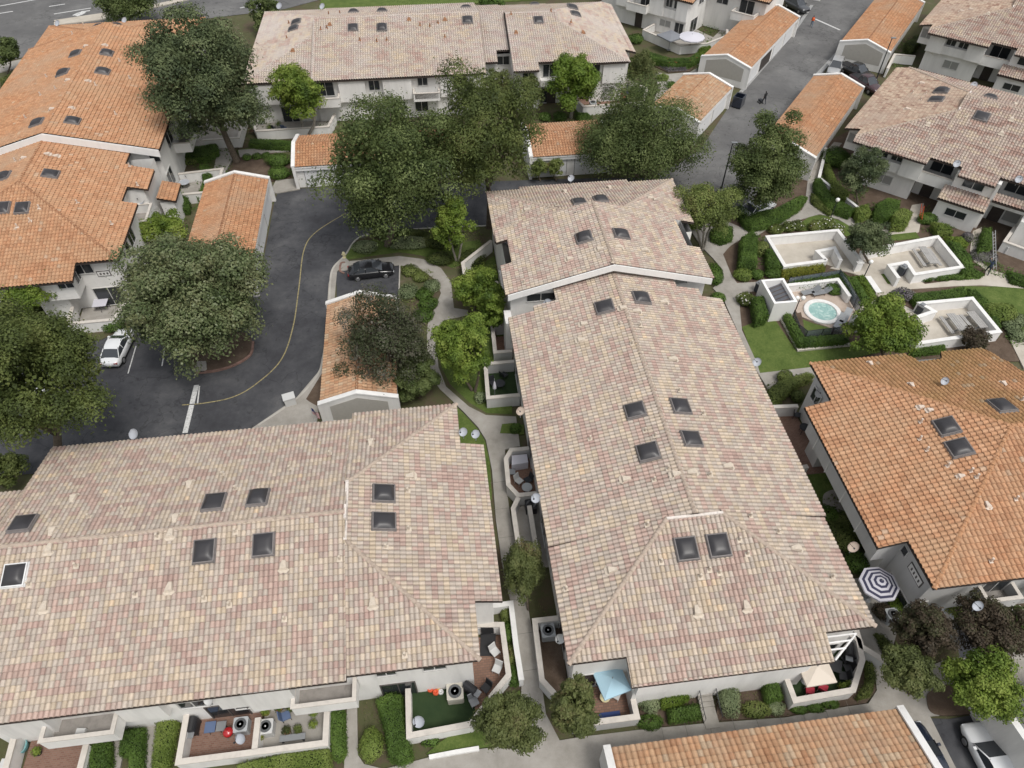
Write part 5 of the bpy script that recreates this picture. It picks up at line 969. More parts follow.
def tree(label, base, crown, rad, mat, n=7000, leaf=(.30, .17), nc=70, lump=.3, kind='tree', bark='bark', rz=None, zc=None, tr=None, low=-.72, fork=6, stems=1, cat='tree', group=TREES, lean=True, rv=1.0):
    bx, by, _ = G(*base) if base else (None, None, 0)
    if zc is None:
        zs = np.linspace(1, 16, 151); ys = [proj(bx, by, z)[1] for z in zs]; zc = float(zs[np.argmin([abs(y-crown[1]) for y in ys])])
    C = np.array(G(crown[0], crown[1], zc))
    if not base: bx, by = C[0], C[1]
    f = C[1]*cT-(C[2]-HC)*sT; r = rad[0]*f/FOC; ph = math.atan2(HC-C[2], math.hypot(C[0], C[1])); a = rad[1]*f/FOC
    if rz is None:
        q = max(a*a-(r*math.sin(ph))**2, .0); rz = min(max(math.sqrt(q)/math.cos(ph), .72*r), 1.6*r)
    rz = min(rz, (C[2]-.3)*1.02)
    root = thing(kind, label, cat, (bx, by, 0), group)
    P, D, cc = crown_leaves(C, r, rz, int(n*(3.4 if leaf[0] > .2 else 2.6)), leaf, nc, low, lump); leaf = (leaf[0]*(.78 if leaf[0] > .2 else .95), leaf[1]*(.86 if leaf[0] > .2 else 1.05))
    P[:, 1] = C[1]+(P[:, 1]-C[1])*rv; cc[:, 1] = C[1]+(cc[:, 1]-C[1])*rv
    ok = P[:, 2] > .12; V, F = leaf_quads(P[ok], D[ok], *leaf)
    ni = int(n*.22); q = unit(RNG.normal(0, 1, (ni, 3))); Pi = C+q*np.array([r, r, rz])*(RNG.random((ni, 1))**.4*.74); Pi = Pi[Pi[:, 2] > C[2]+low*rz*.75]      # oversized inner leaves added to block light through the crown
    V2, F2 = leaf_quads(Pi, q[:len(Pi)], leaf[0]*1.9, leaf[1]*2.1); V, F = np.concatenate([V, V2]), np.concatenate([F, F2+len(V)])
    mk('crown', V, F, mat, root)
    m = MB(); t = tr or max(.09, r*.055)
    top = np.array([C[0], C[1], max(.8, C[2]-rz*.45)])
    for s in range(stems):
        o = np.array([math.cos(s*2.3), math.sin(s*2.3), 0])*(t*1.6 if stems > 1 else 0)
        tp = top+o*6*(stems > 1)
        b0 = np.array([bx, by, -.1])+o; mid = b0*.5+tp*.5+np.array([RNG.normal(0, t), RNG.normal(0, t), 0])
        m.tube([b0, b0+np.array([0, 0, .3]), mid, tp, C*.7+tp*.3], [t*1.5, t*1.08, t*.9, t*.7, t*.35], 8)
        for i in range(fork):
            c = cc[RNG.integers(len(cc))]; s0 = mid+(tp-mid)*RNG.uniform(.2, 1); md = (s0+c)/2+np.array([0, 0, .15*r])
            m.tube([s0, md, c], [t*.5, t*.3, t*.1], 6)
    m.build('trunk', bark, root, smooth=True); return root
def tri_sample(pts, n):
    from mathutils.geometry import tessellate_polygon
    T = tessellate_polygon([[Vector((*p, 0)) for p in pts]]); A = np.array(pts)
    ar = np.array([abs(np.cross(A[b]-A[a], A[c]-A[a]))/2 for a, b, c in T]); k = RNG.choice(len(T), n, p=ar/ar.sum()); T = np.array(T)[k]
    u = RNG.random((n, 2)); s = u.sum(1) > 1; u[s] = 1-u[s]
    return A[T[:, 0]]+(A[T[:, 1]]-A[T[:, 0]])*u[:, :1]+(A[T[:, 2]]-A[T[:, 0]])*u[:, 1:], ar.sum()
HEDGES = 'clipped hedges and shrubs of the grounds'
def hedge(label, pts, h, mat='leaf_hedge', leaf=(.15, .085), dens=85, kind='hedge', flower=None, px=True, rough=.07, cat='hedge', zb=0.0, group=HEDGES):
    p = W(pts, h) if px else pts
    dens = 2.1/(leaf[0]*leaf[1]*.5); n = len(p); ar = sum(p[i][0]*p[(i+1) % n][1]-p[(i+1) % n][0]*p[i][1] for i in range(n))
    if ar < 0: p = p[::-1]
    A = np.array(p); E_n = np.roll(A, -1, 0)-A; Ln = np.linalg.norm(E_n, axis=1); Nn = np.stack([E_n[:, 1], -E_n[:, 0]], 1)/np.maximum(Ln[:, None], 1e-6)
    area = abs(ar)/2; nt_ = int(max(120, area*dens)); T, _ = tri_sample(p, nt_)
    # distance to outline, to round the shoulders over
    def dist(Q):
        dm = np.full(len(Q), 9.0)
        for i in range(n):
            w = Q-A[i]; t = np.clip((w@E_n[i])/max(Ln[i]**2, 1e-9), 0, 1); dm = np.minimum(dm, np.linalg.norm(w-t[:, None]*E_n[i], axis=1))
        return dm
    sh = np.clip(1-dist(T)/.32, 0, 1)**2*.26
    PT = np.column_stack([T, h-sh+RNG.normal(0, rough, nt_)]); DT = np.tile([0, 0, 1.0], (nt_, 1))
    ns = int(max(80, Ln.sum()*h*dens*.75)); k = RNG.choice(n, ns, p=Ln/Ln.sum()); s = RNG.random((ns, 1)); z = RNG.random(ns)**.8*(h-.12)+.05
    PS = np.column_stack([A[k]+E_n[k]*s+Nn[k]*RNG.normal(-.02, rough, (ns, 1)), z]); DS = np.column_stack([Nn[k], np.full(ns, .35)])
    P = np.concatenate([PT, PS]); P[:, 2] += zb; V, F = leaf_quads(P, unit(np.concatenate([DT, DS])), *leaf)
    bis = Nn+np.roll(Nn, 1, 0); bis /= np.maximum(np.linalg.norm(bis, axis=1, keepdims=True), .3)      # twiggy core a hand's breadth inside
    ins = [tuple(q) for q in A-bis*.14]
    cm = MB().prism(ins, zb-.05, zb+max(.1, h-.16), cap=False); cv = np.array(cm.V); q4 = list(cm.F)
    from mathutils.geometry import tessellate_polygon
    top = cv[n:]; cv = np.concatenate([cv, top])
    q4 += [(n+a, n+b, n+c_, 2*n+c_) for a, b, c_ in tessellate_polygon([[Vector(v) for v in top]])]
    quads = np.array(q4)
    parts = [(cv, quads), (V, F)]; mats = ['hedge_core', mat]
    if flower:
        q = RNG.choice(nt_, int(flower[1])); fv, ff = leaf_quads(PT[q]+np.array([0, 0, .06+zb]), np.tile([0, 0, 1.0], (len(q), 1)), .17, .16, .4); parts.append((fv, ff)); mats.append(flower[0])
    o = multi(kind, parts, mats); return tag(o, label, cat, group)
def shrub(label, px, r, h, mat='leaf_hedge', leaf=(.16, .09), dens=75, kind='shrub', flower=None, zb=0.0, lumps=7, cat='shrub', pos=None, group=HEDGES):
    """rounded shrub: uneven dome of leaf sprays over a dark core"""
    rx, ry = r if isinstance(r, tuple) else (r, r); dens = 1.9/(leaf[0]*leaf[1]*.5)
    x, y = pos if pos else G(px[0], px[1], zb+h*.55)[:2]
    C = np.array([x, y, zb+h*.48]); n = int(max(150, 2*math.pi*max(rx, ry)*(rx+ry)/2*.75*dens*max(.7, h/max(rx, ry))))
    d = unit(RNG.normal(0, 1, (n, 3))); d[:, 2] = np.where(d[:, 2] < -.6, -d[:, 2], d[:, 2])
    lob = unit(RNG.normal(0, 1, (lumps, 3))); g = 1+.22*np.max(np.clip(d@lob.T, 0, 1)**6, axis=1)-.1
    P = C+d*(g*RNG.uniform(.82, 1.04, n))[:, None]*np.array([rx, ry, h*.52]); P[:, 2] = np.maximum(P[:, 2], zb+.03)
    V, F = leaf_quads(P, unit(d+np.array([0, 0, .3])), *leaf)
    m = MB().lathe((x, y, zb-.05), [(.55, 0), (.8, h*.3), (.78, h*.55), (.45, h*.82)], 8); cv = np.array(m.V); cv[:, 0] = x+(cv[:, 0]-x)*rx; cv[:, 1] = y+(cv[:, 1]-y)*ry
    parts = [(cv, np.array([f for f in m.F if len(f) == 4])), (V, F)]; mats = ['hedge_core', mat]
    if flower:
        q = RNG.choice(n, int(flower[1])); q = q[P[q, 2] > C[2]]; fv, ff = leaf_quads(P[q]*1.0+d[q]*.07, d[q], .17, .16, .4); parts.append((fv, ff)); mats.append(flower[0])
    return tag(multi(kind, parts, mats), label, cat, group)

# --- trees (trunk foot, crown middle, crown half-size in the photo)
tree('tall dark green tree towering over the left orange block, the tallest at upper left', (237, 162), (206, 82), (64, 78), 'leaf_fig', 16000, (.36, .2), 62, .30, bark='bark', tr=.38, fork=9)
tree('broad grey-green magnolia spreading over the round kerbed island in the car park', (218, 356), (193, 299), (75, 66), 'leaf_magnolia', 15000, (.34, .19), 110, .24, tr=.28, low=-.8, rz=4.6)
tree('large olive-green oak at the left edge, shading the white cars', (60, 474), (36, 384), (77, 86), 'leaf_live_oak', 17000, (.26, .14), 66, .29, tr=.32, low=-.4)
tree('small yellow-green tree at the left edge, above the olive-green oak', (24, 320), (28, 290), (32, 24), 'leaf_fresh', 2600, (.26, .16), 30, .3)
tree('bright green small tree between the left orange block and its garage', (160, 250), (163, 229), (25, 21), 'leaf_fresh', 3800, (.24, .15), 40, .27, rz=1.3)
tree('big green tree on the traffic island, largest near the middle of the photo', (388, 246), (384, 169), (74, 74), 'leaf_oak', 15000, (.32, .18), 62, .30, tr=.34, fork=9)
tree('dark green tree with a leaning trunk, just right of the big island tree', (489, 228), (484, 137), (64, 66), 'leaf_live_oak', 12000, (.28, .15), 52, .30, tr=.3, fork=9)
tree('slim pale-trunked bright tree below the leaning dark tree', (457, 262), (452, 224), (21, 28), 'leaf_fresh', 2600, (.26, .15), 34, .3, bark='bark_pale', stems=2, fork=4)
tree('bright lime-green tree against the centre block, upper of the pair by the walk', (474, 318), (477, 290), (27, 26), 'leaf_fresh', 4600, (.24, .14), 50, .27)
tree('small lime-green tree with darker lower leaves, right of the upper lime tree', (496, 338), (492, 310), (16, 25), 'leaf_fresh', 2400, (.24, .14), 34, .3)
tree('bright green bent-trunk tree by the winding walk, lower of the pair', (473, 392), (464, 348), (30, 36), 'leaf_fresh', 5600, (.24, .14), 60, .26, stems=2, tr=.12)
tree('smoky purple-grey tree overhanging the island garage roof', (418, 385), (386, 345), (54, 52), 'leaf_smoke', 5200, (.26, .13), 48, .29, tr=.2)
tree('dark green bushy tree right of the island garage, under the smoky tree', (420, 398), (416, 378), (24, 30), 'leaf_oak', 5200, (.24, .13), 50, .27)
tree('bright green street tree with two pale stems before the top-left pink block', (306, 138), (298, 95), (27, 32), 'leaf_fresh', 3600, (.34, .2), 36, .32, bark='bark_pale', stems=2)
tree('vivid yellow-green tree before the top-centre pink block', (571, 118), (575, 80), (29, 29), 'leaf_hedge_bright', 4800, (.34, .2), 48, .28, bark='bark_pale')
tree('wide dark green oak overhanging the lane between the low garage and centre block', (656, 182), (640, 140), (72, 43), 'leaf_oak', 14000, (.28, .15), 62, .28, tr=.3, fork=9)
tree('light green small tree with slanting grey trunk behind the centre block', (702, 249), (706, 208), (37, 30), 'leaf_olive', 4600, (.24, .13), 60, .26, bark='bark_pale', stems=3, tr=.11, fork=5)
tree('dense dark tree beside the street lamp in the middle of the right lane', (753, 216), (768, 166), (40, 55), 'leaf_oak', 10000, (.28, .15), 46, .30, tr=.24)
tree('small grey-leaved tree against the upper right pink block', (857, 205), (863, 169), (23, 28), 'leaf_fig', 3400, (.24, .13), 50, .26, tr=.1)
tree('round dark green tree between the picnic courts', (868, 264), (867, 237), (22, 22), 'leaf_fig', 5200, (.2, .12), 50, .3, low=-.9, rz=1.6)
tree('mid-green tree behind the right orange roof, beside the spa', (884, 360), (883, 329), (36, 28), 'leaf_fresh', 6800, (.28, .17), 60, .28, low=-.6)
tree('reddish-green small tree in the gap between the two top pink blocks', (497, 112), (497, 86), (17, 18), 'leaf_autumn', 1500, (.28, .17), 30, .3)
tree('slim dark columnar tree before the top-centre pink block', (534, 118), (532, 90), (9, 19), 'leaf_autumn', 1400, (.26, .15), 26, .45, rz=2.6)
tree('slim olive tree at the right corner of the top-centre pink block', (640, 88), (643, 66), (13, 20), 'leaf_autumn', 2000, (.26, .15), 30, .4, rz=2.2)
tree('bronze-olive tree over the walk at the bottom, the left one of two', (509, 748), (508, 718), (34, 33), 'leaf_autumn', 7000, (.17, .09), 80, .25, tr=.09)
tree('bronze-olive tree over the bottom walk, right one of two, beside the blue umbrella', (576, 736), (573, 708), (26, 29), 'leaf_autumn', 6500, (.17, .09), 80, .25, tr=.08)
tree('slender dark olive tree squeezed between the two front blocks', (528, 610), (524, 567), (18, 24), 'leaf_autumn', 6200, (.17, .09), 70, .36, tr=.08, zc=3.2, rz=1.9, rv=1.75)
tree('dark purple-leaved tree at lower right, next to the striped umbrella', (925, 655), (921, 629), (28, 30), 'leaf_purple', 5200, (.18, .09), 80, .25, tr=.09)
tree('dark purple-leaved tree at the right edge, below the right orange roof', (995, 655), (992, 628), (35, 30), 'leaf_purple', 6000, (.18, .09), 80, .25, tr=.1)
tree('bronze-olive tree at lower right beside the walk', (908, 694), (910, 671), (28, 25), 'leaf_autumn', 6000, (.17, .09), 80, .25, tr=.09)
tree('green and yellow small tree beside the parked white car at lower right', (982, 705), (986, 684), (37, 29), 'leaf_fresh', 6500, (.17, .1), 80, .25, tr=.08)
tree('dark tree at the left edge beside the street', (8, 75), (7, 50), (14, 16), 'leaf_oak', 1800, (.34, .2), 28, .32)
tree('dark street tree behind the left orange block, at the top edge', (128, 26), (126, 4), (32, 18), 'leaf_oak', 3600, (.38, .22), 40, .3)
tree('dark street tree at the top edge, left of the pink block', (264, 32), (262, 12), (17, 16), 'leaf_oak', 1900, (.36, .2), 28, .32)
tree('green tree at the top edge between the pink blocks', (487, 12), (490, 2), (14, 8), 'leaf_hedge', 1300, (.36, .2), 24, .32)
tree('small bright tree at the left edge of the lower left roof', (6, 486), (4, 470), (22, 10), 'leaf_live_oak', 1200, (.26, .14), 24, .32)

# --- hedges and shrubs
hedge('dark clipped hedge along the walk under the dense dark tree, long and curved', [(736, 207), (745, 222), (752, 226), (775, 222), (800, 206), (808, 196), (800, 195), (775, 208), (752, 212), (742, 203)], 1.0)
hedge('rounded hedge in the half-moon bed at the back right corner of the centre block', [(711, 228), (722, 224), (733, 226), (733, 236), (722, 240), (712, 236)], .9)
hedge('tall block hedge in the bed left of the empty picnic court', [(742, 236), (753, 230), (758, 236), (757, 262), (740, 262)], 1.4, dens=70)
hedge('box hedge against the left wall of the empty picnic court', [(767, 248), (773, 248), (783, 266), (768, 266)], 1.1)
shrub('loose green shrub between the block hedge and the empty picnic court', (762, 247), .95, 1.1, 'leaf_olive')
shrub('round dark shrub in the bare bed left of the spa shed', (757, 274), .7, .8)
shrub('low dark shrub in front of the box hedge', (774, 273), (1.0, .7), .8)
shrub('yellow-green shrub at the corner of the bed by the centre block', (743, 274), .95, .9, 'leaf_hedge_light')
hedge('yellow flowering hedge in front of the empty picnic court', [(782, 268), (824, 262), (826, 268), (783, 274)], .9, 'leaf_yellow')
for i, (x, y, r) in enumerate(((776, 229, .8), (789, 226, .8), (798, 225, .8))): shrub('white rose bush behind the empty picnic court, %s of left three' % ('left end', 'middle', 'right end')[i], (x, y), r, .9, 'leaf_olive', flower=('petal', 18 if i else 6))
for i, (x, y, r) in enumerate(((816, 226, .9), (828, 223, .9), (839, 229, .7))): shrub('white rose bush by the little lawn above the empty court, %s of right three' % ('left end', 'middle', 'right end')[i], (x, y), r, 1.0, 'leaf_olive', flower=('petal', 30))
hedge('tall bright-topped box hedge left of the spa shed', [(753, 296), (764, 295), (769, 314), (757, 317)], 1.5)
shrub('white flowering shrub between the box hedge and the walk', (746, 299), .9, 1.0, 'leaf_olive', flower=('petal', 40))
hedge('L-shaped clipped hedge round the front of the spa garden', [(783, 312), (790, 311), (805, 336), (848, 333), (850, 340), (799, 344)], .9)
hedge('dark hedge behind the spa, under the glass fence', [(787, 282), (800, 277), (842, 271), (850, 276), (856, 290), (849, 293), (840, 279), (800, 284)], 1.0)
hedge('dark green strip hedge right of the spa', [(848, 277), (856, 275), (870, 297), (861, 299)], .9)
hedge('light green strip hedge right of the dark one, beside the bench wall', [(857, 275), (864, 274), (877, 295), (870, 297)], .95, 'leaf_hedge_bright')
shrub('small clipped bush on the spa deck against its wall', (834, 289), .75, .9)
hedge('big rounded hedge right of the one-table court', [(948, 239), (960, 243), (972, 256), (974, 268), (964, 270), (957, 258)], 1.2)
for i, x in enumerate((926, 942, 957)): shrub('low bush in front of the one-table court, %s of three' % ('left', 'middle', 'right')[i], (x, 277.5-.6*i), (1.0, .5), .6)
hedge('low ground-hugging hedge at the path fork below the ladder', [(963, 273), (974, 268), (985, 273), (980, 277), (966, 277)], .4)
shrub('grey-purple round shrub by the path, left of the two-table court', (903, 294), (1.2, .9), .9, 'leaf_lavender')
hedge('dark hedge behind the two-table court with brown stems', [(911, 293), (940, 290), (965, 286), (968, 292), (955, 298), (917, 302)], .8)
hedge('slanting dark hedge right of the two-table court', [(968, 288), (976, 289), (994, 305), (1002, 325), (1000, 334), (990, 318), (972, 298)], .8)
shrub('pale green flat-topped mound shrub by the right-hand lawn', (1000, 312), (1.75, 1.2), 1.3, 'leaf_hedge_light')
hedge('dark hedge in front of the two-table court', [(912, 347), (945, 343), (947, 349), (913, 353)], .7)
tree('bare-looking brown shrub at the right corner of the two-table court', None, (975, 340), (17, 12), 'leaf_purple', 1500, (.18, .09), 26, .3, kind='shrub', zc=1.2, rz=1.0, cat='shrub')
for i, (x, y) in enumerate(((1012, 326), (1020, 320), (1018, 334))): shrub('sage shrub at the right edge below the mound shrub, %s of three' % ('left', 'upper right', 'lower right')[i], (x, y), .9, .7, 'leaf_sage')
hedge('dark clipped cube hedge before the upper right block', [(877, 203), (888, 197), (901, 200), (898, 212), (884, 216), (875, 213)], 1.3)
hedge('pale clipped hedge just right of the dark cube hedge', [(893, 212), (903, 207), (913, 211), (908, 223), (893, 224)], 1.2, 'leaf_hedge_light')
hedge('pale clipped hedge left of the dark cube, under the grey-leaved tree', [(855, 207), (868, 203), (872, 213), (858, 217)], 1.0, 'leaf_hedge_light')
hedge('pale rounded hedge under the front window of the upper right block', [(933, 221), (950, 224), (954, 231), (938, 231)], 1.0, 'leaf_hedge_light')
hedge('green hedge below the pale one, at the corner of the one-table court', [(945, 236), (962, 236), (969, 243), (958, 247)], .8, 'leaf_hedge_bright')
shrub('green shrub right of the doorway of the upper right block', (928, 218), (1.2, .9), 1.0)
hedge('dark pointed hedge left of the leaning ladder', [(984, 228), (992, 226), (993, 246), (980, 248)], 1.1)
shrub('grey lavender ground shrub at the foot of the ladder', (984, 255), (1.4, 1.2), .5, 'leaf_lavender')
hedge('green hedge at the right edge under the front patio wall', [(1008, 270), (1040, 278), (1040, 288), (1012, 280)], .6)
shrub('blue flowering plant by the front step at upper right', (968, 236), .6, .9, 'leaf_lavender')
hedge('dark curved hedge along the low white wall at upper right, lower row', [(815, 178), (821, 177), (833, 196), (855, 208), (850, 213), (828, 205), (816, 190)], 1.0)
hedge('yellow-green hedge above the low white wall at upper right', [(825, 163), (830, 164), (838, 182), (850, 192), (846, 198), (832, 188)], .9, 'leaf_hedge_light')
shrub('dark shrub at the upper end of the low white wall', (837, 156), (1.7, 1.7), 1.7)
hedge('thick hedge row beyond the walk, left of the low white wall', [(812, 192), (818, 196), (838, 209), (830, 213), (812, 200)], .6, 'leaf_olive')
shrub('bush on the right side of the centre block, by the curve of the walk', (716, 273), (.8, 1.6), 1.0)
shrub('low bush at the right side of the centre block, below the curved-walk bush', (718, 297), (.8, .7), .8)
shrub('dark bush at the rear right wall of the centre block', (695, 219), (1.3, 1.5), 1.4)
# left block gardens
hedge('dark hedge below the patio under the tall tree, beside the left orange block', [(183, 150), (190, 147), (216, 143), (218, 150), (206, 157), (184, 157)], .9)
shrub('light small hedge left of the round-table patio', (189, 161), (1.0, .6), .7, 'leaf_olive')
hedge('dark hedge wrapping the round-table patio wall', [(199, 165), (208, 163), (212, 178), (202, 194), (196, 196), (203, 180)], 1.0)
hedge('small box hedge below the round-table patio', [(177, 194), (187, 193), (188, 207), (177, 208)], 1.1)
shrub('dark round shrub at the back of the garage bed, upper', (278, 159), (1.6, 1.2), 1.3); shrub('dark round shrub at the back of the garage bed, lower', (279, 172), (1.4, 1.1), 1.2)
for i, (x, y) in enumerate(((247, 157), (257, 156), (266, 155))): shrub('low dark bush in the garage bed row, %s of three' % ('left', 'middle', 'right')[i], (x, y), .6, .6)
hedge('long dark hedge below the patio wall of the top-left pink block', [(250, 138), (276, 139), (296, 141), (294, 146), (266, 145), (248, 143)], .8)
shrub('green shrub in front of the white patio wall by the parked white car', (113, 324), (1.0, .9), 1.0)
shrub('dark shrub under the left orange block, at the left edge', (20, 312), (2.2, 1.6), 1.3, 'leaf_olive')
# traffic island
shrub('pale sage shrub on the tip of the traffic island', (364, 246), (1.5, 1.0), .9, 'leaf_sage')
shrub('pale sage shrub right of the big island tree', (410, 242), (2.4, 1.1), .9, 'leaf_sage')
shrub('dark shrub under the big island tree, behind its trunk', (400, 233), (3.2, .8), .9, 'leaf_live_oak')
shrub('dark shrub between the island tree and the leaning tree', (440, 240), (2.0, 1.3), 1.2, 'leaf_live_oak')
shrub('dark ground shrub right of the slim pale-trunked tree', (472, 258), (1.4, 1.4), 1.0, 'leaf_live_oak'); shrub('dark ground shrub under the slim pale-trunked tree', (440, 258), (1.6, 1.0), .9, 'leaf_live_oak')
for lb, x, y, r, mt in (('upper left', 410, 264+6, .9, 'leaf_olive'), ('upper middle', 420, 276, .8, 'leaf_olive'), ('right by the walk', 432, 285, .9, 'leaf_sage'), ('centre', 424, 294, .9, 'leaf_hedge'), ('lower left, pale', 408, 291, 1.1, 'leaf_sage'), ('lower right', 428, 303, 1.0, 'leaf_hedge'), ('bottom', 424, 314, 1.0, 'leaf_hedge')): shrub('low shrub right of the black car bay, %s of the cluster' % lb, (x, y), r, .8, mt)
shrub('dark round bush under the back left wall of the centre block', (491, 277), (.9, .8), 1.2)
shrub('small dark bush in the tiny lawn between two entry paths', (516, 428), (.5, .5), .7)
shrub('green shrub at the foot of the lower lime tree', (481, 397), (.6, .6), .7, 'leaf_sage')
# bottom edge
hedge('dark green block hedge left of centre of the bottom left corner', [(87, 745), (96, 741), (109, 741), (109, 765), (104, 770), (88, 768)], .9, leaf=(.1, .06), dens=140)
hedge('dark narrow hedge between two doorways at the bottom left', [(119, 729), (143, 727), (142, 752), (140, 775), (128, 775), (127, 755), (118, 754)], .8, leaf=(.1, .06), dens=140)
hedge('long light green grassy hedge beside the brick grill patio', [(157, 712), (174, 709), (176, 722), (168, 762), (166, 785), (148, 785)], .7, 'leaf_hedge_light', leaf=(.11, .06), dens=140)
hedge('wide light green hedge below the grill patio wall at the bottom edge', [(237, 764), (280, 753), (328, 748), (331, 775), (300, 790), (236, 790)], .9, 'leaf_hedge_light', leaf=(.11, .06), dens=140)
hedge('dark green narrow hedge right of the potted-plant patio', [(327, 711), (343, 709), (345, 752), (340, 760), (332, 756)], .8, leaf=(.1, .06), dens=140)
shrub('light green rounded topiary at the bottom, left of the dark hedge', (371, 744), (.72, .95), 1.2, 'leaf_hedge_light', (.1, .06), 160)
hedge('long dark green hedge left of the artificial turf patio', [(376, 699), (388, 692), (401, 694), (404, 720), (412, 757), (400, 763), (389, 758), (385, 730)], 1.0, leaf=(.1, .06), dens=140)
shrub('small round bush at the corner of the turf patio hedge', (430, 741), (.6, .3), .4)
for i, y in enumerate((612, 632, 655, 675)): shrub('dark bush in the thin bed beside the brick deck, %s from the top' % ('first', 'second', 'third', 'fourth')[i], (506+2.6*i, y), (.42, .75), .7, 'leaf_hedge' if i % 2 else 'leaf_olive', (.1, .06), 120)
hedge('bright green clipped hedge at the foot of the centre block', [(661, 687), (688, 684), (690, 697), (676, 704), (662, 705)], .9, 'leaf_hedge_bright', leaf=(.1, .06), dens=150)
hedge('dark hedge below the bright green hedge', [(669, 708), (699, 703), (702, 717), (670, 721)], .7, leaf=(.1, .06), dens=140)
shrub('thin brown-green shrub by the corner of the umbrella patio', (650, 700), (.7, .8), .8, 'leaf_sage', (.12, .05), 60)
shrub('low green shrub by the corner of the umbrella patio, near the walk', (650, 722), (.9, .5), .5, 'leaf_hedge', (.1, .06), 120)
shrub('grey-green rounded shrub right of the entry steps', (729, 697), (.75, 1.15), 1.1, 'leaf_sage', (.12, .06), 140) ; shrub('dark green shrub right of the entry steps, below the eave', (726, 690), (.5, .5), .8, 'leaf_live_oak', (.1, .06), 120)
hedge('green block hedge left of the beige-umbrella patio', [(764, 681), (778, 678), (784, 697), (768, 701)], .9, leaf=(.1, .06), dens=140)
shrub('dark shrub between the grey-green shrub and the block hedge', (757, 709), (.95, .55), .7, 'leaf_olive', (.1, .06), 120); shrub('small grey-green shrub under the block hedge', (776, 708), (.6, .45), .6, 'leaf_sage', (.1, .06), 120)
shrub('bright lime shrub close under the eave of the centre block', (744, 680), (.7, .5), .8, 'leaf_hedge_bright', (.1, .06), 120)
for i, (x, y) in enumerate(((799, 709), (816, 708), (831, 704))): shrub('low plant along the foot of the beige-umbrella patio wall, %s' % ('left', 'middle', 'right')[i], (x, y), (.6, .3), .4, 'leaf_hedge', (.1, .06), 100)
hedge('dark ground hedge outside the curved end of the beige-umbrella patio', [(866, 650), (873, 656), (877, 676), (872, 694), (858, 698), (868, 680)], .5, 'leaf_olive', leaf=(.1, .06), dens=120)
hedge('dark bed of shrubs between the walk and the striped-umbrella patio', [(876, 632), (884, 634), (900, 652), (905, 665), (893, 668), (885, 652)], .5, 'leaf_live_oak', leaf=(.12, .07), dens=110)
# between centre and right block
for i, (x, y, r, mt) in enumerate(((828, 515, .9, 'leaf_hedge'), (837, 529, 1.1, 'leaf_live_oak'), (846, 521, .9, 'leaf_live_oak'), (848, 540, 1.0, 'leaf_olive'), (857, 535, .8, 'leaf_live_oak'), (858, 561, .9, 'leaf_hedge'))): shrub('shrub between the centre and right blocks, %s from the top' % ('first', 'second', 'third', 'fourth', 'fifth', 'sixth')[i], (x, y), r, 1.0, mt)
shrub('green shrub beside the striped umbrella', (899, 607), (.7, .9), 1.1, 'leaf_hedge_bright', (.12, .07), 110); shrub('purple shrub beside the striped umbrella', (884, 611), (.7, .6), .9, 'leaf_purple', (.12, .07), 110)
hedge('dark hedge outside the corner patio of the right block', [(769, 388), (782, 379), (808, 371), (815, 375), (797, 384), (779, 400), (771, 404)], 1.0, 'leaf_olive')
shrub('rounded bush at the top of the corner patio hedge', (786, 377), .75, 1.1, 'leaf_olive')
shrub('small palm-like shrub inside the corner patio', (798, 396), .6, .9, 'leaf_live_oak')
shrub('dark shrub by the white patio wall below the right block', (955, 610), (1.1, .8), 1.0, 'leaf_olive'); shrub('white flowering shrub at the right edge below the right block', (1020, 616), (1.0, .9), .9, 'leaf_hedge', flower=('petal', 26))
# top centre
hedge('dark round hedge along the curved patio with the white umbrella', [(646, 50), (655, 53), (672, 58), (690, 57), (698, 51), (701, 57), (690, 63), (668, 63), (648, 57)], 1.0, flower=('petal_red', 12))
hedge('bright hedge right of the curved patio', [(699, 48), (708, 40), (711, 46), (703, 57), (698, 58)], .9, 'leaf_hedge_bright')
pad('planting_bed', [(655, 66), (680, 68), (697, 64), (690, 71), (668, 72)], .1, 'mulch'); hedge('grey lavender bed edge below the curved patio hedge', [(660, 65), (690, 65), (686, 69), (668, 70)], .35, 'leaf_lavender')
hedge('round green planter bush in the path at top centre', [(656, 75), (663, 73), (669, 75), (667, 79), (659, 79)], .45, 'leaf_hedge_light')
shrub('bush beside the path between two garages, upper', (672, 85), (.8, 1.1), .8); shrub('bush behind the short garage', (705, 68), (1.2, .9), .8)
for i, (x, y, r) in enumerate(((636, 38, 1.3), (634, 62, 1.2), (628, 74, 1.3), (638, 92, 1.6), (650, 88, 1.4), (632, 104, 1.3), (645, 105, 1.4))): shrub('shrub in the garden beside the top-centre block, %s from the top' % ('first', 'second', 'third', 'fourth', 'fifth', 'sixth', 'seventh')[i], (x, y), r, 1.0, ('leaf_hedge', 'leaf_live_oak', 'leaf_olive')[i % 3])
pad('footpath', [(668, 66), (700, 64), (712, 48), (760, 2), (752, 0), (704, 46), (697, 62)], .09, 'walk_concrete') ; pad('footpath', [(655, 72), (668, 74), (690, 72), (704, 64), (698, 74), (680, 86), (668, 98), (655, 112), (645, 112), (655, 98), (658, 86)], .095, 'walk_concrete')
for i, (x, y) in enumerate(((716, 12), (722, 20), (730, 10), (742, 8), (750, 14) if 0 else (736, 16))): shrub('dark shrub before the white orange-eaved block, %s from the left' % ('first', 'second', 'third', 'fourth', 'fifth')[i], (x, y), 1.3, 1.0)
hedge('bright clipped hedge before the top-right-of-centre block', [(735, 10), (748, 5), (752, 10), (741, 16)], .8, 'leaf_hedge_bright')
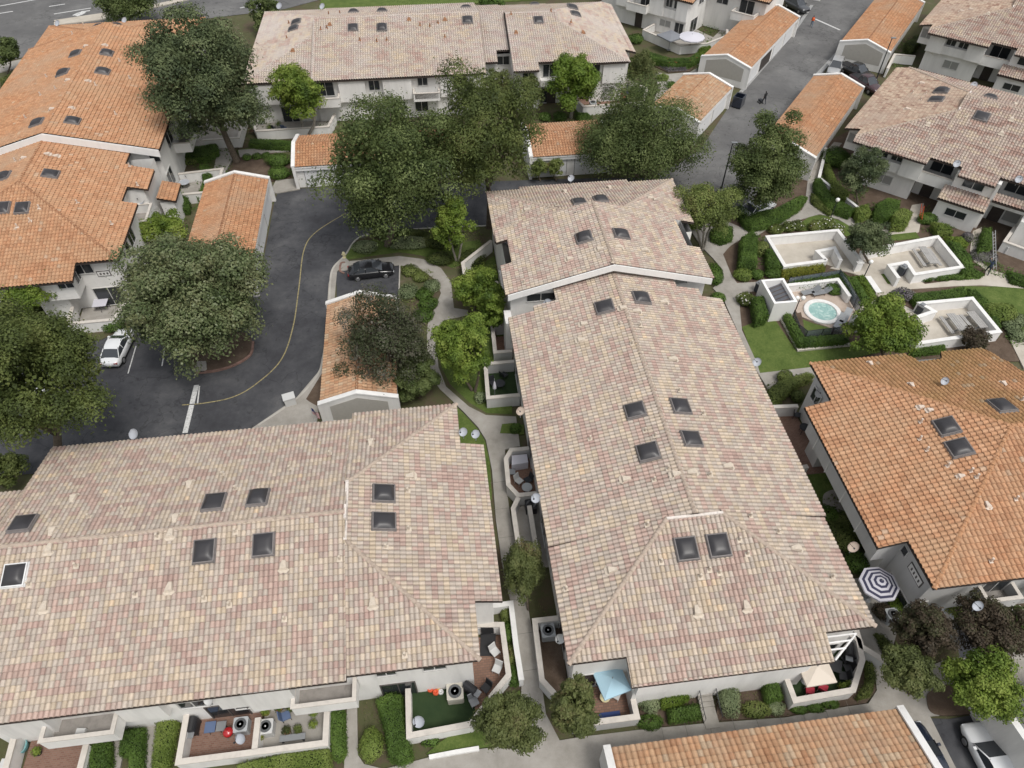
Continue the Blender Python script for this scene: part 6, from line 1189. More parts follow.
hedge('hedge at the foot of the yellow-green tree at top centre', [(575, 112), (588, 112), (596, 121), (582, 122)], .8); shrub('small bush left of the top-centre doorway', (545, 116), .9, .9); shrub('small bush right of the top-centre doorway', (560, 116), .9, .9)
hedge('dark green garden hedge behind the left of the top right corner block', [(906, 42), (918, 34), (924, 36), (912, 50)], 1.2, 'leaf_live_oak')
hedge('hedge along the street beyond the left orange block', [(0, 78), (26, 66), (30, 70), (2, 88)], 1.0, 'leaf_live_oak')
for i, (x, y) in enumerate(((540, 168), (556, 167))): tree('thin pale-green sapling before the low garage, %s one' % ('left', 'right')[i], (x, 181), (x-1, y), (9, 12), 'leaf_olive', 700, (.22, .12), 18, .4, rz=1.3)

# --- ground cover and leaf litter too fine to count
def cover(label, polys, mat, dens, leaf=(.2, .11), hgt=.22, name='ground_cover'):
    Ps = []
    for p in polys:
        w = W(p, .1); n0 = 4000; T, ar = tri_sample(w, n0); n = int(min(9000, ar*dens)); T = T[RNG.integers(0, n0, n)]+RNG.normal(0, .12, (n, 2))
        k = np.sin(T[:, 0]*1.3+np.sin(T[:, 1]*.9)*1.7)+np.sin(T[:, 1]*1.7+T[:, 0]*.6); T = T[k > -.35]
        Ps.append(np.column_stack([T, .08+RNG.random(len(T))**1.5*hgt]))
    P = np.concatenate(Ps); D = unit(np.column_stack([RNG.normal(0, .5, (len(P), 2)), np.ones(len(P))])); V, F = leaf_quads(P, D, *leaf)
    o = mk(name, V, F, mat); o['kind'] = 'stuff'; tag(o, label, 'ground cover')
cover('low mixed ground cover in the beds beside the picnic courts and upper right block', [[(742, 236), (765, 232), (765, 280), (737, 276)], [(860, 206), (900, 198), (903, 226), (872, 229)], [(925, 206), (965, 222), (945, 236), (922, 232)], [(965, 240), (985, 226), (1000, 262), (985, 270)], [(1002, 322), (1030, 312), (1035, 360), (1005, 340)], [(812, 182), (850, 150), (870, 190), (850, 212)], [(785, 278), (842, 270), (850, 290), (795, 288)], [(955, 272), (990, 255), (1024, 275), (1000, 280)]], 'leaf_hedge', 44)
cover('low mixed ground cover on the traffic island beds', [[(400, 262), (434, 272), (432, 310), (405, 330)], [(440, 262), (480, 240), (505, 250), (500, 312), (458, 300)], [(405, 330), (428, 318), (430, 380), (400, 400)], [(350, 240), (430, 228), (490, 227), (480, 240), (380, 240)]], 'leaf_olive', 26)
cover('dark low plants in the strip between the centre and right blocks', [[(815, 500), (840, 492), (880, 590), (868, 600)], [(765, 385), (812, 372), (815, 380), (775, 405)], [(880, 630), (905, 640), (1000, 620), (1010, 650), (905, 672)]], 'leaf_live_oak', 30)
cover('low plants round the left block gardens and the top gardens', [[(175, 145), (230, 150), (232, 170), (195, 215), (170, 205)], [(120, 300), (185, 215), (195, 250), (150, 320)], [(618, 50), (650, 60), (660, 110), (620, 112)], [(300, 128), (340, 120), (345, 140), (300, 146)], [(525, 112), (600, 104), (604, 122), (530, 126)], [(700, 8), (750, 2), (720, 40), (700, 44)], [(900, 40), (925, 32), (912, 62), (890, 70)]], 'leaf_hedge', 16, (.26, .14))
cover('leaf litter and small weeds in the beds along the bottom of the centre block', [[(640, 728), (642, 692), (700, 686), (700, 722)], [(718, 720), (717, 686), (780, 676), (790, 715)], [(365, 690), (378, 690), (385, 760), (362, 735)], [(850, 694), (868, 665), (876, 690), (864, 703)], [(535, 600), (550, 598), (556, 616), (538, 616)], [(930, 690), (985, 688), (985, 708), (935, 712)]], 'leaf_autumn', 40, (.1, .06), .12)
# ================================================================ small things
def paint(name, col, rough=.3, metal=0, coat=0):
    m, nt, b = newmat(name); b.inputs['Base Color'].default_value = (*col, 1); b.inputs['Roughness'].default_value = rough; b.inputs['Metallic'].default_value = metal
    if coat: b.inputs['Coat Weight'].default_value = coat; b.inputs['Coat Roughness'].default_value = .06
    MATS[name] = m
paint('car_black', (.012, .012, .014), .25, 0, .8); paint('car_white', (.72, .73, .74), .3, 0, .8); paint('car_navy', (.015, .02, .035), .25, 0, .8); paint('car_maroon', (.055, .022, .026), .3, 0, .8); paint('car_silver', (.42, .42, .42), .3, .3, .8); paint('car_grey', (.06, .062, .068), .3, 0, .8)
paint('car_glass', (.04, .045, .052), .08, 0, .6); paint('tyre', (.018, .018, .018), .85); paint('rim', (.38, .38, .39), .35, .7); paint('headlamp', (.6, .62, .64), .15); paint('tail_lamp', (.25, .012, .012), .3); paint('plastic_black', (.02, .02, .022), .5)
paint('metal_grey', (.30, .31, .32), .45, .5); paint('metal_light', (.58, .59, .60), .45, .3); paint('metal_dark', (.035, .037, .042), .5, .3); paint('metal_mid', (.12, .125, .13), .5, .3); paint('galv', (.48, .49, .50), .5, .4); paint('ac_beige', (.52, .49, .42), .6); paint('ac_grey', (.42, .44, .45), .6); paint('dish_grey', (.40, .42, .46), .6); paint('dish_rust', (.43, .35, .29), .8)
paint('canvas_blue', (.38, .56, .66), .85); paint('canvas_beige', (.62, .55, .47), .85); paint('canvas_navy', (.045, .045, .085), .85); paint('canvas_white', (.56, .55, .60), .85); paint('canvas_grey', (.19, .20, .22), .85); paint('lamp_globe', (.82, .81, .78), .3); paint('red_enamel', (.38, .016, .018), .25, 0, .6); paint('orange_plastic', (.62, .09, .03), .5); paint('cushion_yellow', (.70, .48, .09), .9); paint('cushion_red', (.35, .03, .05), .9); paint('cushion_blue', (.10, .14, .24), .9); paint('terracotta', (.35, .14, .07), .8); paint('wood_brown', (.13, .075, .045), .7); paint('skin', (.42, .26, .18), .6); paint('shirt_black', (.02, .02, .022), .85); paint('shirt_navy', (.03, .045, .08), .85); paint('hi_vis', (.75, .13, .03), .7); paint('trousers_dark', (.025, .03, .04), .85); paint('jeans', (.09, .14, .2), .85); paint('hair_dark', (.02, .015, .012), .7); paint('shoe_dark', (.02, .02, .02), .6); paint('teal_plastic', (.16, .36, .38), .5); paint('white_plastic', (.55, .55, .54), .5); paint('flag_red', (.42, .03, .05), .85); paint('flag_white', (.68, .67, .66), .85); paint('flag_blue', (.03, .04, .14), .85); paint('cream_paint', (.62, .56, .34), .5); paint('bin_dark', (.045, .052, .065), .6); paint('rug_blue', (.05, .08, .22), .95)
plain('concrete_table', (.36, .35, .335), .9, var=.15, scale=4)
def px3(px, py, z=0): return G(px, py, z)
def head(px0, px1, z=0):
    a, b = G(*px0, z), G(*px1, z); return math.atan2(b[1]-a[1], b[0]-a[0])
# --- cars: lofted body, glasshouse, roof, wheels, lamps (front is +X)
def car(label, px, rz, body='car_black', kind='sedan', L_=4.7, Wd=1.82, pos=None, name='parked_car', bed=False):
    x, y = pos if pos else G(px[0], px[1], .6)[:2]
    t = thing(name, label, 'car' if kind != 'pickup' else 'pickup', (x, y, 0), 'cars parked about the complex', rz)
    H = {'sedan': 1.44, 'suv': 1.70, 'pickup': 1.78}[kind]; hw = Wd/2; k = L_/4.7
    if kind == 'sedan': st = [(-2.33, .55, .82, .80), (-2.2, .32, .93, .90), (-1.6, .24, .98, .96), (-.8, .22, .98, 1.0), (.6, .22, .97, 1.0), (1.3, .22, .90, .98), (1.95, .25, .80, .93), (2.25, .32, .70, .84), (2.36, .45, .58, .66)]; cab = [(-1.75, .96), (-1.0, H-.04), (.15, H), (1.15, .95)]
    elif kind == 'suv': st = [(-2.34, .6, 1.0, .86), (-2.25, .38, 1.1, .93), (-1.6, .30, 1.12, .98), (-.6, .28, 1.10, 1.0), (.7, .28, 1.08, 1.0), (1.3, .28, 1.03, .98), (2.0, .32, .96, .95), (2.28, .40, .85, .86), (2.36, .55, .7, .7)]; cab = [(-2.25, 1.1), (-1.95, H-.05), (.2, H), (1.1, 1.06)]
    else: st = [(-2.34, .6, 1.0, .92), (-2.3, .45, 1.08, .97), (-1.6, .40, 1.1, .98), (-.6, .38, 1.1, 1.0), (.7, .36, 1.1, 1.0), (1.3, .36, 1.08, .98), (2.0, .4, 1.0, .95), (2.28, .46, .92, .9), (2.36, .6, .8, .8)]; cab = [(-.75, 1.1), (-.6, H-.04), (.35, H), (1.15, 1.08)]
    m = MB(); V = []; n = 12
    for sx, zb, zt, wf in st:
        w = hw*wf; pts = [(-w*.86, zb), (-w, zb+.16), (-w, zb+(zt-zb)*.55), (-w*.97, zt-.09), (-w*.86, zt-.015), (-w*.45, zt+.015), (w*.45, zt+.015), (w*.86, zt-.015), (w*.97, zt-.09), (w, zb+(zt-zb)*.55), (w, zb+.16), (w*.86, zb)]
        V += [(sx*k, a, b) for a, b in pts]
    Fc = [(i*n+j, i*n+(j+1) % n, (i+1)*n+(j+1) % n, (i+1)*n+j) for i in range(len(st)-1) for j in range(n)]+[tuple(range(n-1, -1, -1)), tuple(range((len(st)-1)*n, len(st)*n))]
    m.add(V, Fc); m.build('body', body, t, smooth=True)
    (xr, zr), (x1, z1), (x2, z2), (xf, zf) = [(a*k, b) for a, b in cab]; wb, wt = hw*.90, hw*.70
    g = MB(); V = [(xr, -wb, zr), (xr, wb, zr), (x1, -wt, z1), (x1, wt, z1), (x2, -wt, z2), (x2, wt, z2), (xf, -wb, zf), (xf, wb, zf)]
    g.add(V, [(0, 2, 3, 1), (4, 6, 7, 5), (0, 6, 4, 2), (1, 3, 5, 7), (2, 4, 5, 3)]); g.build('windows', 'car_glass', t)
    r = MB(); e = .03; rows = []
    for xx, zz in ((x1-.06, z1-.01), (x1*.6+x2*.4, z1*.6+z2*.4+.05), (x1*.3+x2*.7, z1*.3+z2*.7+.06), (x2+.06, z2)):
        rows += [(xx, -wt-e, zz-.03), (xx, -wt*.8, zz+.02), (xx, 0, zz+.035), (xx, wt*.8, zz+.02), (xx, wt+e, zz-.03)]
    r.add(rows, [(5*i+j, 5*i+j+1, 5*i+6+j, 5*i+5+j) for i in range(3) for j in range(4)])
    for s in (-1, 1):      # pillars
        for (xa, za), (xb, zb_) in (((xr, zr), (x1, z1)), ((xf, zf), (x2, z2))): r.beam((xa, s*wb, za), (xb, s*wt, zb_), .045, .04, 6)
        xm = (x1+x2)/2-.1; r.beam((xm, s*wb*1.0, zr), (xm, s*(wt+.01), (z1+z2)/2), .04, .035, 6)
    r.build('roof', body, t, smooth=True)
    if bed: MB().box(-2.15*k, -.85*k, -hw*.8, hw*.8, 1.09, 1.125).build('load_bed', 'plastic_black', t)
    for sx in (-1.42*k, 1.42*k):
        for s in (-1, 1):
            w = MB(); cx, cy, cz = sx, s*(hw-.11), .33; w.beam((cx, cy-.11, cz), (cx, cy+.11, cz), .33, n=20); wo = w.build('wheel', 'tyre', t)
            q = MB(); q.beam((cx, cy+s*.10, cz), (cx, cy+s*.125, cz), .22, .2, n=16); q.build('rim', 'rim', wo)
    zf_, zb_ = st[-2][2]-.1, st[1][2]-.14
    for s in (-1, 1):
        MB().box(2.18*k, 2.31*k, s*hw*.62-.17, s*hw*.62+.17, zf_-.08, zf_+.05).build('headlight', 'headlamp', t); MB().box(-2.33*k, -2.2*k, s*hw*.68-.16, s*hw*.68+.16, zb_-.07, zb_+.06).build('tail_light', 'tail_lamp', t)
        q = MB(); q.box(.78*k, .95*k, s*(hw+.02)-.09, s*(hw+.02)+.09, .98 if kind == 'sedan' else 1.1, 1.1 if kind == 'sedan' else 1.24); q.build('mirror', body, t)
    MB().box(2.26*k, 2.37*k, -.42, .42, st[-1][1]-.1, st[-1][1]+.09).build('grille', 'plastic_black', t); MB().box(-2.36*k, -2.24*k, -.25, .25, st[0][1]+.0, st[0][1]+.13).build('number_plate', 'white_plastic', t)
    return t
car('black saloon parked alone in the bay behind the island garage', (371, 270), head((350, 273), (393, 268)), 'car_black', L_=4.6)
car('white saloon half out from under the olive-green oak, nose away', (118, 347), head((110, 363), (124, 334)), 'car_white')
car('white car seen only through gaps in the olive-green oak', (42, 376), head((38, 390), (48, 360)), 'car_white')
car('white saloon at the bottom right corner beside the grey garage', (0, 0), F7.a+math.pi/2, 'car_white', L_=4.6, pos=F7.w(*(lambda q: (q[0]-.05, q[1]-2.2))(F7.q(974, 724, .6))))
car('dark saloon squeezed beside the bottom orange garage', (932, 752), F7.a+math.pi/2, 'car_navy', pos=F7.w(25.3, 8.15))
car('dark car of which only the roof edge shows at the bottom edge', (582, 772), head((560, 772), (604, 768)), 'car_navy', pos=F7.w(4.4, 8.4))
car('dark blue-grey SUV at the top of the right-hand lane', (797, 6), head((780, -2), (812, 14)), 'car_grey', 'suv')
car('dark maroon pickup parked before the top right garage, the front one', (866, 84), head((848, 76), (884, 98)), 'car_maroon', 'pickup', 5.2, bed=True)
car('black pickup parked before the top right garage, the one behind', (856, 72), head((838, 62), (880, 82)), 'car_black', 'pickup', 5.2, bed=True)
car('silver car nose out by the kerb, left of the two pickups', (835, 68), head((836, 62), (829, 78)), 'car_silver', 'suv', 4.4)
car('white car hidden behind the trunk of the dense dark tree', (757, 208), head((742, 214), (772, 200)), 'car_white')
# open dark trailer bin
t = thing('skip_bin', 'dark blue open skip bin at the corner of the short garage', 'skip', (*G(733, 99)[:2], 0)); x, y = G(733, 98)[:2]
m = MB(); parapet(m, [F33.w(*q) for q in ((-25.1, 92.6), (-23.9, 92.6), (-23.9, 94.0), (-25.1, 94.0))], .15, 1.5, .08, closed=True); m.prism([F33.w(*q) for q in ((-25.1, 92.6), (-23.9, 92.6), (-23.9, 94.0), (-25.1, 94.0))], .12, .2); m.build('container', 'car_navy', t)
m = MB()
for q in ((-25, 92.7), (-24, 92.7), (-24, 93.9), (-25, 93.9)): c = F33.w(*q); m.beam((c[0]-.05, c[1], .08), (c[0]+.05, c[1], .08), .08, n=10)
m.build('caster', 'tyre', t)
# --- satellite dishes
DISH = 'satellite dishes on the roofs and walls'
def dish(label, px, z, r=.40, mat='dish_grey', face=205, foot=None):
    r *= .86; x, y, _ = G(px[0], px[1], z); t = thing('satellite_dish', label, 'satellite dish', (x, y, z-.75), DISH)
    a = math.radians(90-face); n = Vector((math.cos(a)*.75, math.sin(a)*.75, .66)).normalized(); C = Vector((x, y, z)); s = n.orthogonal().normalized(); q = n.cross(s)
    V = []; k = 18
    for rr, d in ((1, .0), (.75, -.055), (.4, -.1), (.02, -.12)):
        for i in range(k): th = 2*math.pi*i/k; V.append(C+s*(math.cos(th)*r*rr)+q*(math.sin(th)*r*rr*.88)+n*d)
    V += [v-n*.02 for v in V]; o = 4*k
    Fc = [(j*k+i, j*k+(i+1) % k, (j+1)*k+(i+1) % k, (j+1)*k+i) for j in range(3) for i in range(k)]+[(o+(j+1)*k+i, o+(j+1)*k+(i+1) % k, o+j*k+(i+1) % k, o+j*k+i) for j in range(3) for i in range(k)]+[(i, (i+1) % k, o+(i+1) % k, o+i) for i in range(k)]
    MB().add(V, Fc).build('reflector', mat, t, smooth=True)
    m = MB(); base = Vector((x, y, z-.75)); m.tube([C-n*.14, C-n*.22+Vector((0, 0, -.15)), base], [.03, .03, .035], 7); m.build('mast', 'metal_grey', t)
    m = MB(); f = C+n*.42-q*.06; m.beam(C-q*r*.85, f, .015, .015, 6); m.beam(f-n*.03, f+n*.07, .05, .06, 8); m.build('feed_arm', 'metal_dark', t)
for lb, px, z, r, mt in (
    ('pale satellite dish at the back eave of the lower left roof, above the car park', (133, 434), 6.2, .48, 'dish_grey'), ('satellite dish by the lower left roof notch, left of the pair', (463, 432), 5.9, .40, 'dish_grey'), ('satellite dish by the lower left roof notch, right of the pair', (475.5, 434), 5.9, .40, 'dish_grey'),
    ('beige rusty satellite dish on the left eave of the centre block', (520.5, 411), 6.0, .40, 'dish_rust'), ('grey-blue satellite dish on the left eave above the strip yard', (536, 498), 5.7, .42, 'dish_grey'), ('white satellite dish on the left wall above the air conditioner yard', (560, 639), 4.6, .38, 'white_plastic'),
    ('round satellite dish on the rear ridge valley of the centre block', (576.5, 213.5), 8.4, .46, 'dish_grey'), ('satellite dish at the rear left corner of the centre block', (507, 240), 6.4, .46, 'dish_grey'), ('satellite dish in front of the white stepped gable of the centre block', (547.5, 303), 6.2, .46, 'dish_grey'), ('small satellite dish on the far eave of the centre block', (571, 178), 6.2, .42, 'dish_grey'),
    ('white satellite dish on the front eave of the lower left roof above the grill patio', (208, 700), 5.0, .40, 'white_plastic'), ('satellite dish standing in the grill patio', (240, 739), 1.3, .42, 'dish_grey'), ('satellite dish on the corner of the artificial turf patio wall', (418.5, 722), 1.9, .46, 'dish_grey'),
    ('pale satellite dish on the front eave of the right orange block', (978, 606), 5.6, .38, 'dish_grey'), ('white satellite dish in the corner recess of the right orange block', (820, 393), 4.4, .46, 'white_plastic'), ('small pale satellite dish on the right eave of the centre block, over the lawn', (757, 362), 5.8, .42, 'dish_grey'), ('rust-stained satellite dish between the centre and right blocks', (853.5, 547), 4.6, .44, 'dish_rust'), ('small tilted satellite dish on the mossy orange slope', (945, 381), 7.4, .36, 'dish_grey'),
    ('satellite dish at the far left end of the top pink block', (279, 5.5), 6.3, .55, 'dish_grey'), ('satellite dish on the far eave of the top pink block', (322, 6), 6.6, .5, 'dish_grey'), ('satellite dish on the far end of the left orange block, right one', (124, 20), 6.4, .5, 'dish_grey'), ('satellite dish on the far left corner of the left orange block', (57, 23), 6.4, .5, 'dish_grey'),
    ('satellite dish on the front eave of the upper right block, left one', (957, 163.5), 6.1, .46, 'dish_grey'), ('satellite dish on the front eave of the upper right block, right one', (1019, 179), 6.1, .46, 'dish_grey'), ('satellite dish on the low roof edge below the top right corner block', (974, 85), 6.3, .5, 'dish_grey'), ('satellite dish on the balcony of the left orange block', (141, 200), 4.2, .5, 'dish_grey')):
    dish(lb, px, z, r, mt, face=178 if 'rusty' in lb else 200)
# --- air conditioners
def aircon(label, px, mat='ac_grey', s=.42, h=.75, pos=None, rz=.12):
    x, y = pos if pos else G(px[0], px[1], h)[:2]; t = thing('air_conditioner', label, 'air conditioner', (x, y, .1), 'air conditioning units in the patios', rz)
    m = MB(); b = s; pts = [(-b, -b+.06), (-b+.06, -b), (b-.06, -b), (b, -b+.06), (b, b-.06), (b-.06, b), (-b+.06, b), (-b, b-.06)]; m.prism(pts, 0, h); m.prism([(a*1.02, c*1.02) for a, c in pts], h, h+.03); m.build('casing', mat, t)
    m = MB(); m.lathe((0, 0, h+.031), [(s*.82, 0), (s*.82, .02), (s*.7, .02), (s*.7, .0)], 24); m.lathe((0, 0, h+.031), [(s*.7, 0), (s*.7, .006), (.01, .006)], 24); m.build('fan_well', 'metal_mid', t)
    m = MB()
    for i in range(4): a = math.pi*i/2; m.add([(.06*math.cos(a+q)+(s*.62)*math.cos(a)*(q > 9) , .06*math.sin(a+q), h+.045) for q in (0,)]+[(s*.62*math.cos(a+.0), s*.62*math.sin(a+.0), h+.05), (s*.62*math.cos(a+.75), s*.62*math.sin(a+.75), h+.07)], [(0, 1, 2)])
    m.lathe((0, 0, h+.04), [(.09, 0), (.09, .05), (.01, .06)], 12); m.build('fan', 'metal_light', t)
    m = MB()
    for i in range(0, 5, 2): m.lathe((0, 0, h+.085), [(s*(.2+.15*i)+.006, 0), (s*(.2+.15*i)+.006, .01), (s*(.2+.15*i)-.006, .01)], 20)
    for i in range(4): a = math.pi*i/4; m.beam((s*.82*math.cos(a), s*.82*math.sin(a), h+.088), (-s*.82*math.cos(a), -s*.82*math.sin(a), h+.088), .007, n=4)
    m.build('grille', 'metal_mid', t); return t
aircon('grey air conditioner beside the red grill in the brick patio', (241, 725)); aircon('white air conditioner among potted plants left of the planter patio', (266, 727), 'white_plastic'); aircon('beige air conditioner on the artificial turf', (455, 692), 'ac_beige', .5, .8); aircon('grey air conditioner in the bare earth side yard', (548, 631), 'ac_grey', .45); aircon('dark air conditioner by the eave of the strip yard', (531, 505), 'plastic_black', .42)
aircon('grey air conditioner under the balcony of the right block front', (893, 615), 'ac_grey'); aircon('air conditioner at the right edge patio below the ladder wall', (1009, 246), 'white_plastic'); aircon('air conditioner in the patio with yellow cushions', (593, 103), 'ac_grey')
# --- umbrellas
def umbrella(label, px, z, r, sides, mats, rz=0, ring=1, drop=.5, foot=.1, valance=.0, flatk=1):
    x, y, _ = G(px[0], px[1], z); t = thing('patio_umbrella', label, 'umbrella', (x, y, foot), 'patio umbrellas', rz)
    m = MB(); n = sides; sub = ring*2 if ring > 1 else 3; V = [(0, 0, z-foot+drop*.75)]; 
    for j in range(1, sub+1):
        f = j/sub
        for i in range(n): a = 2*math.pi*(i+.5)/n; V.append((r*f*math.cos(a), r*f*math.sin(a), z-foot+drop*.75-drop*(f**1.15)))
    Fc = []; I = []
    for i in range(n): Fc.append((0, 1+i, 1+(i+1) % n)); I.append(0)
    for j in range(1, sub):
        for i in range(n): Fc.append((1+(j-1)*n+i, 1+j*n+i, 1+j*n+(i+1) % n, 1+(j-1)*n+(i+1) % n)); I.append(j % len(mats))
    b = 1+(sub-1)*n; o = len(V); V += [(v[0]*.995, v[1]*.995, v[2]-.16) for v in V[b:b+n]]
    for i in range(n): Fc.append((b+i, o+i, o+(i+1) % n, b+(i+1) % n)); I.append((sub-1) % len(mats))
    m.V = V; m.F = Fc; m.I = I; m.build('canopy', list(mats), t)
    m = MB(); m.beam((0, 0, 0), (0, 0, z-foot+drop*.75+.12), .03, n=8); m.lathe((0, 0, 0), [(.28, 0), (.28, .06), (.06, .1)], 14); m.build('pole', 'metal_grey', t)
    m = MB()
    for i in range(n): a = 2*math.pi*(i+.5)/n; m.beam((0, 0, z-foot+drop*.73), (r*.97*math.cos(a), r*.97*math.sin(a), z-foot-drop*.25-.03), .012, n=4)
    m.build('ribs', 'metal_dark', t); return t
umbrella('navy and white ringed octagonal umbrella beside the right orange block', (880, 583), 2.5, 1.28, 8, ('canvas_navy', 'canvas_white'), .1, ring=4, drop=.45)
umbrella('light blue square umbrella half under the front eave of the centre block', (612, 680), 2.3, 1.25, 4, ('canvas_blue',), .35, drop=.45)
umbrella('beige square umbrella half under the front right eave of the centre block', (816, 668), 2.3, 1.35, 4, ('canvas_beige',), .15, drop=.45)
umbrella('large white round umbrella on the curved patio at the top', (692, 36), 2.4, 1.9, 12, ('canvas_white',), 0, drop=.35)
umbrella('dark grey square umbrella on the curved patio at the top', (671, 35), 2.3, 2.1, 4, ('canvas_grey',), .6, drop=.35)
# --- lamps
def globe_lamp(label, base, top, twin=False):
    x, y, _ = G(*base); zs = np.linspace(2, 7, 101); z = float(zs[np.argmin([abs(proj(x, y, q)[1]-top[1]) for q in zs])]); t = thing('path_lamp', label, 'lamp', (x, y, 0), 'globe lamps of the courtyard')
    MB().lathe((x, y, 0), [(.13, 0), (.13, .12), (.07, .2), (.05, .5), (.045, z-.2)], 10).build('post', 'metal_dark', t)
    for dx in ((-.28, .28) if twin else (0,)):
        if twin: MB().tube([(x, y, z-.45), (x+dx*.7, y, z-.4), (x+dx, y, z-.2)], [.025]*3, 6).build('arm', 'metal_dark', t)
        g = MB(); g.lathe((x+dx, y, z-.2), [(.05, -.02)]+[(.22*math.sin(math.pi*i/8), .22-.22*math.cos(math.pi*i/8)) for i in range(1, 8)], 14); g.build('globe', 'lamp_globe', t, smooth=True)
globe_lamp('white globe lamp on a post by the lawn above the empty picnic court', (829, 222), (835.5, 200)); globe_lamp('white globe lamp at the light hedge strip right of the spa', (862, 281), (869.5, 262)); globe_lamp('twin white globe lamp at the corner of the spa shed', (794, 314), (800, 300), True)
def street_lamp(label, base, top, arm=(0, 0)):
    x, y, _ = G(*base); zs = np.linspace(3, 12, 181); z = float(zs[np.argmin([abs(proj(x, y, q)[1]-top[1]) for q in zs])]); t = thing('street_lamp', label, 'lamp', (x, y, 0), 'street lamps of the lanes')
    MB().lathe((x, y, 0), [(.16, 0), (.16, .2), (.09, .3), (.055, z)], 10).build('pole', 'metal_dark', t)
    m = MB(); m.box(x-.14, x+.5, y-.14, y+.14, z-.02, z+.1); m.build('lamp_head', 'metal_grey', t)
street_lamp('tall slim dark street lamp in the right lane, before the dense dark tree', (721.5, 188), (731.5, 143)); street_lamp('thin street lamp rising beside the pickups at top right', (876, 80), (889, 38))
# --- picnic tables
def picnic(label, a, b, w=.8):
    A_, B__ = G(*a, .74), G(*b, .74); c = ((A_[0]+B__[0])/2, (A_[1]+B__[1])/2); d = Vector((B__[0]-A_[0], B__[1]-A_[1])); L_ = d.length; t = thing('picnic_table', label, 'table', (*c, .1), 'concrete picnic tables', math.atan2(d.y, d.x))
    m = MB()
    for k in range(4): m.box(-L_/2, L_/2, -w/2+k*w/4+.012, -w/2+(k+1)*w/4-.012, .66, .73)
    m.build('tabletop', 'concrete_table', t)
    for s in (-1, 1):
        m = MB(); m.box(-L_/2, L_/2, s*.82-.16, s*.82-.008, .38, .44); m.box(-L_/2, L_/2, s*.82+.008, s*.82+.16, .38, .44); m.build('bench', 'concrete_table', t)
    for s in (-1, 1):
        m = MB(); xx = s*L_*.34; m.beam((xx, -.9, .36), (xx, .9, .36), .04, n=6); m.beam((xx, -.62, 0), (xx, -.18, .66), .04, n=6); m.beam((xx, .62, 0), (xx, .18, .66), .04, n=6); m.build('trestle', 'metal_grey', t)
picnic('grey picnic table with benches in the one-table court', (922, 247), (934, 264)); picnic('grey picnic table in the two-table court, left one', (950, 314), (963, 331)); picnic('grey picnic table in the two-table court, right one', (970, 312), (984, 328))
# --- litter bins, loungers, chairs, tables
def bin_(label, px, mat='bin_dark'):
    x, y, _ = G(*px, .5); t = thing('litter_bin', label, 'bin', (x, y, .1), 'square litter bins at the courts', .6)
    m = MB(); m.prism([(-.3, -.3), (.3, -.3), (.3, .3), (-.3, .3)], 0, .95); m.build('body', mat, t)
    m = MB(); m.prism([(-.34, -.34), (.34, -.34), (.34, .34), (-.34, .34)], .95, 1.05); m.prism([(-.2, -.2), (.2, -.2), (.2, .2), (-.2, .2)], 1.05, 1.16); m.build('lid', 'metal_grey', t)
bin_('dark litter bin in the mouth of the one-table court', (902, 271)); bin_('dark litter bin in the mouth of the two-table court', (920, 310)); bin_('dark litter bin against the left side of the spa shed', (759, 288))
def lounger(label, px, rz, mat='wood_brown'):
    x, y, _ = G(*px, .3); t = thing('sun_lounger', label, 'lounger', (x, y, .12), 'loungers round the spa', rz); m = MB()
    m.box(-.95, .35, -.3, .3, .28, .34); m.build('seat', 'metal_grey', t)
    m = MB(); m.add([(.35, -.3, .3), (.35, .3, .3), (.95, .3, .75), (.95, -.3, .75), (.38, -.3, .25), (.38, .3, .25), (.98, .3, .7), (.98, -.3, .7)], [(0, 1, 2, 3), (7, 6, 5, 4), (0, 4, 5, 1), (1, 5, 6, 2), (2, 6, 7, 3), (3, 7, 4, 0)]); m.build('backrest', 'metal_grey', t)
    for sx in (-.8, .3):
        for sy in (-.26, .26): MB().beam((sx, sy, 0), (sx, sy, .3), .025, n=6).build('leg', mat, t)
lounger('dark lounger behind the hot tub, left one', (810, 292.5), .3); lounger('dark lounger behind the hot tub, right one', (821, 293), .25); lounger('dark lounger right of the hot tub near the wall end', (845, 318), .95); lounger('dark lounger right of the hot tub, lower one', (839, 323), .95)
def table(label, px, z=.74, r=.5, mat='metal_grey', rnd=True, rz=0, zb=.1, cat='table'):
    x, y, _ = G(*px, z); t = thing('patio_table', label, cat, (x, y, zb), None, rz)
    m = MB(); m.lathe((0, 0, z-zb-.04), [(r, 0), (r, .04), (.01, .045)], 20 if rnd else 4); m.build('tabletop', mat, t)
    for i in range(4): a = math.pi/4+i*math.pi/2; MB().beam((r*.75*math.cos(a), r*.75*math.sin(a), 0), (r*.6*math.cos(a), r*.6*math.sin(a), z-zb-.03), .022, n=6).build('leg', 'metal_dark', t)
def chair(label, px, rz=0, mat='metal_dark', cush=None, zb=.11):
    x, y, _ = G(*px, .45); t = thing('patio_chair', label, 'chair', (x, y, zb), 'chairs in the patios', rz)
    MB().box(-.26, .26, -.26, .26, .36, .42).build('seat', cush or mat, t); MB().add([(-.26, .22, .42), (.26, .22, .42), (.26, .34, .92), (-.26, .34, .92), (-.26, .27, .42), (.26, .27, .42), (.26, .39, .92), (-.26, .39, .92)], [(0, 1, 2, 3), (7, 6, 5, 4), (0, 4, 5, 1), (1, 5, 6, 2), (2, 6, 7, 3), (3, 7, 4, 0)]).build('backrest', cush or mat, t)
    for sx in (-.23, .23):
        for sy in (-.23, .25): MB().beam((sx, sy, 0), (sx, sy, .37), .02, n=5).build('leg', mat, t)
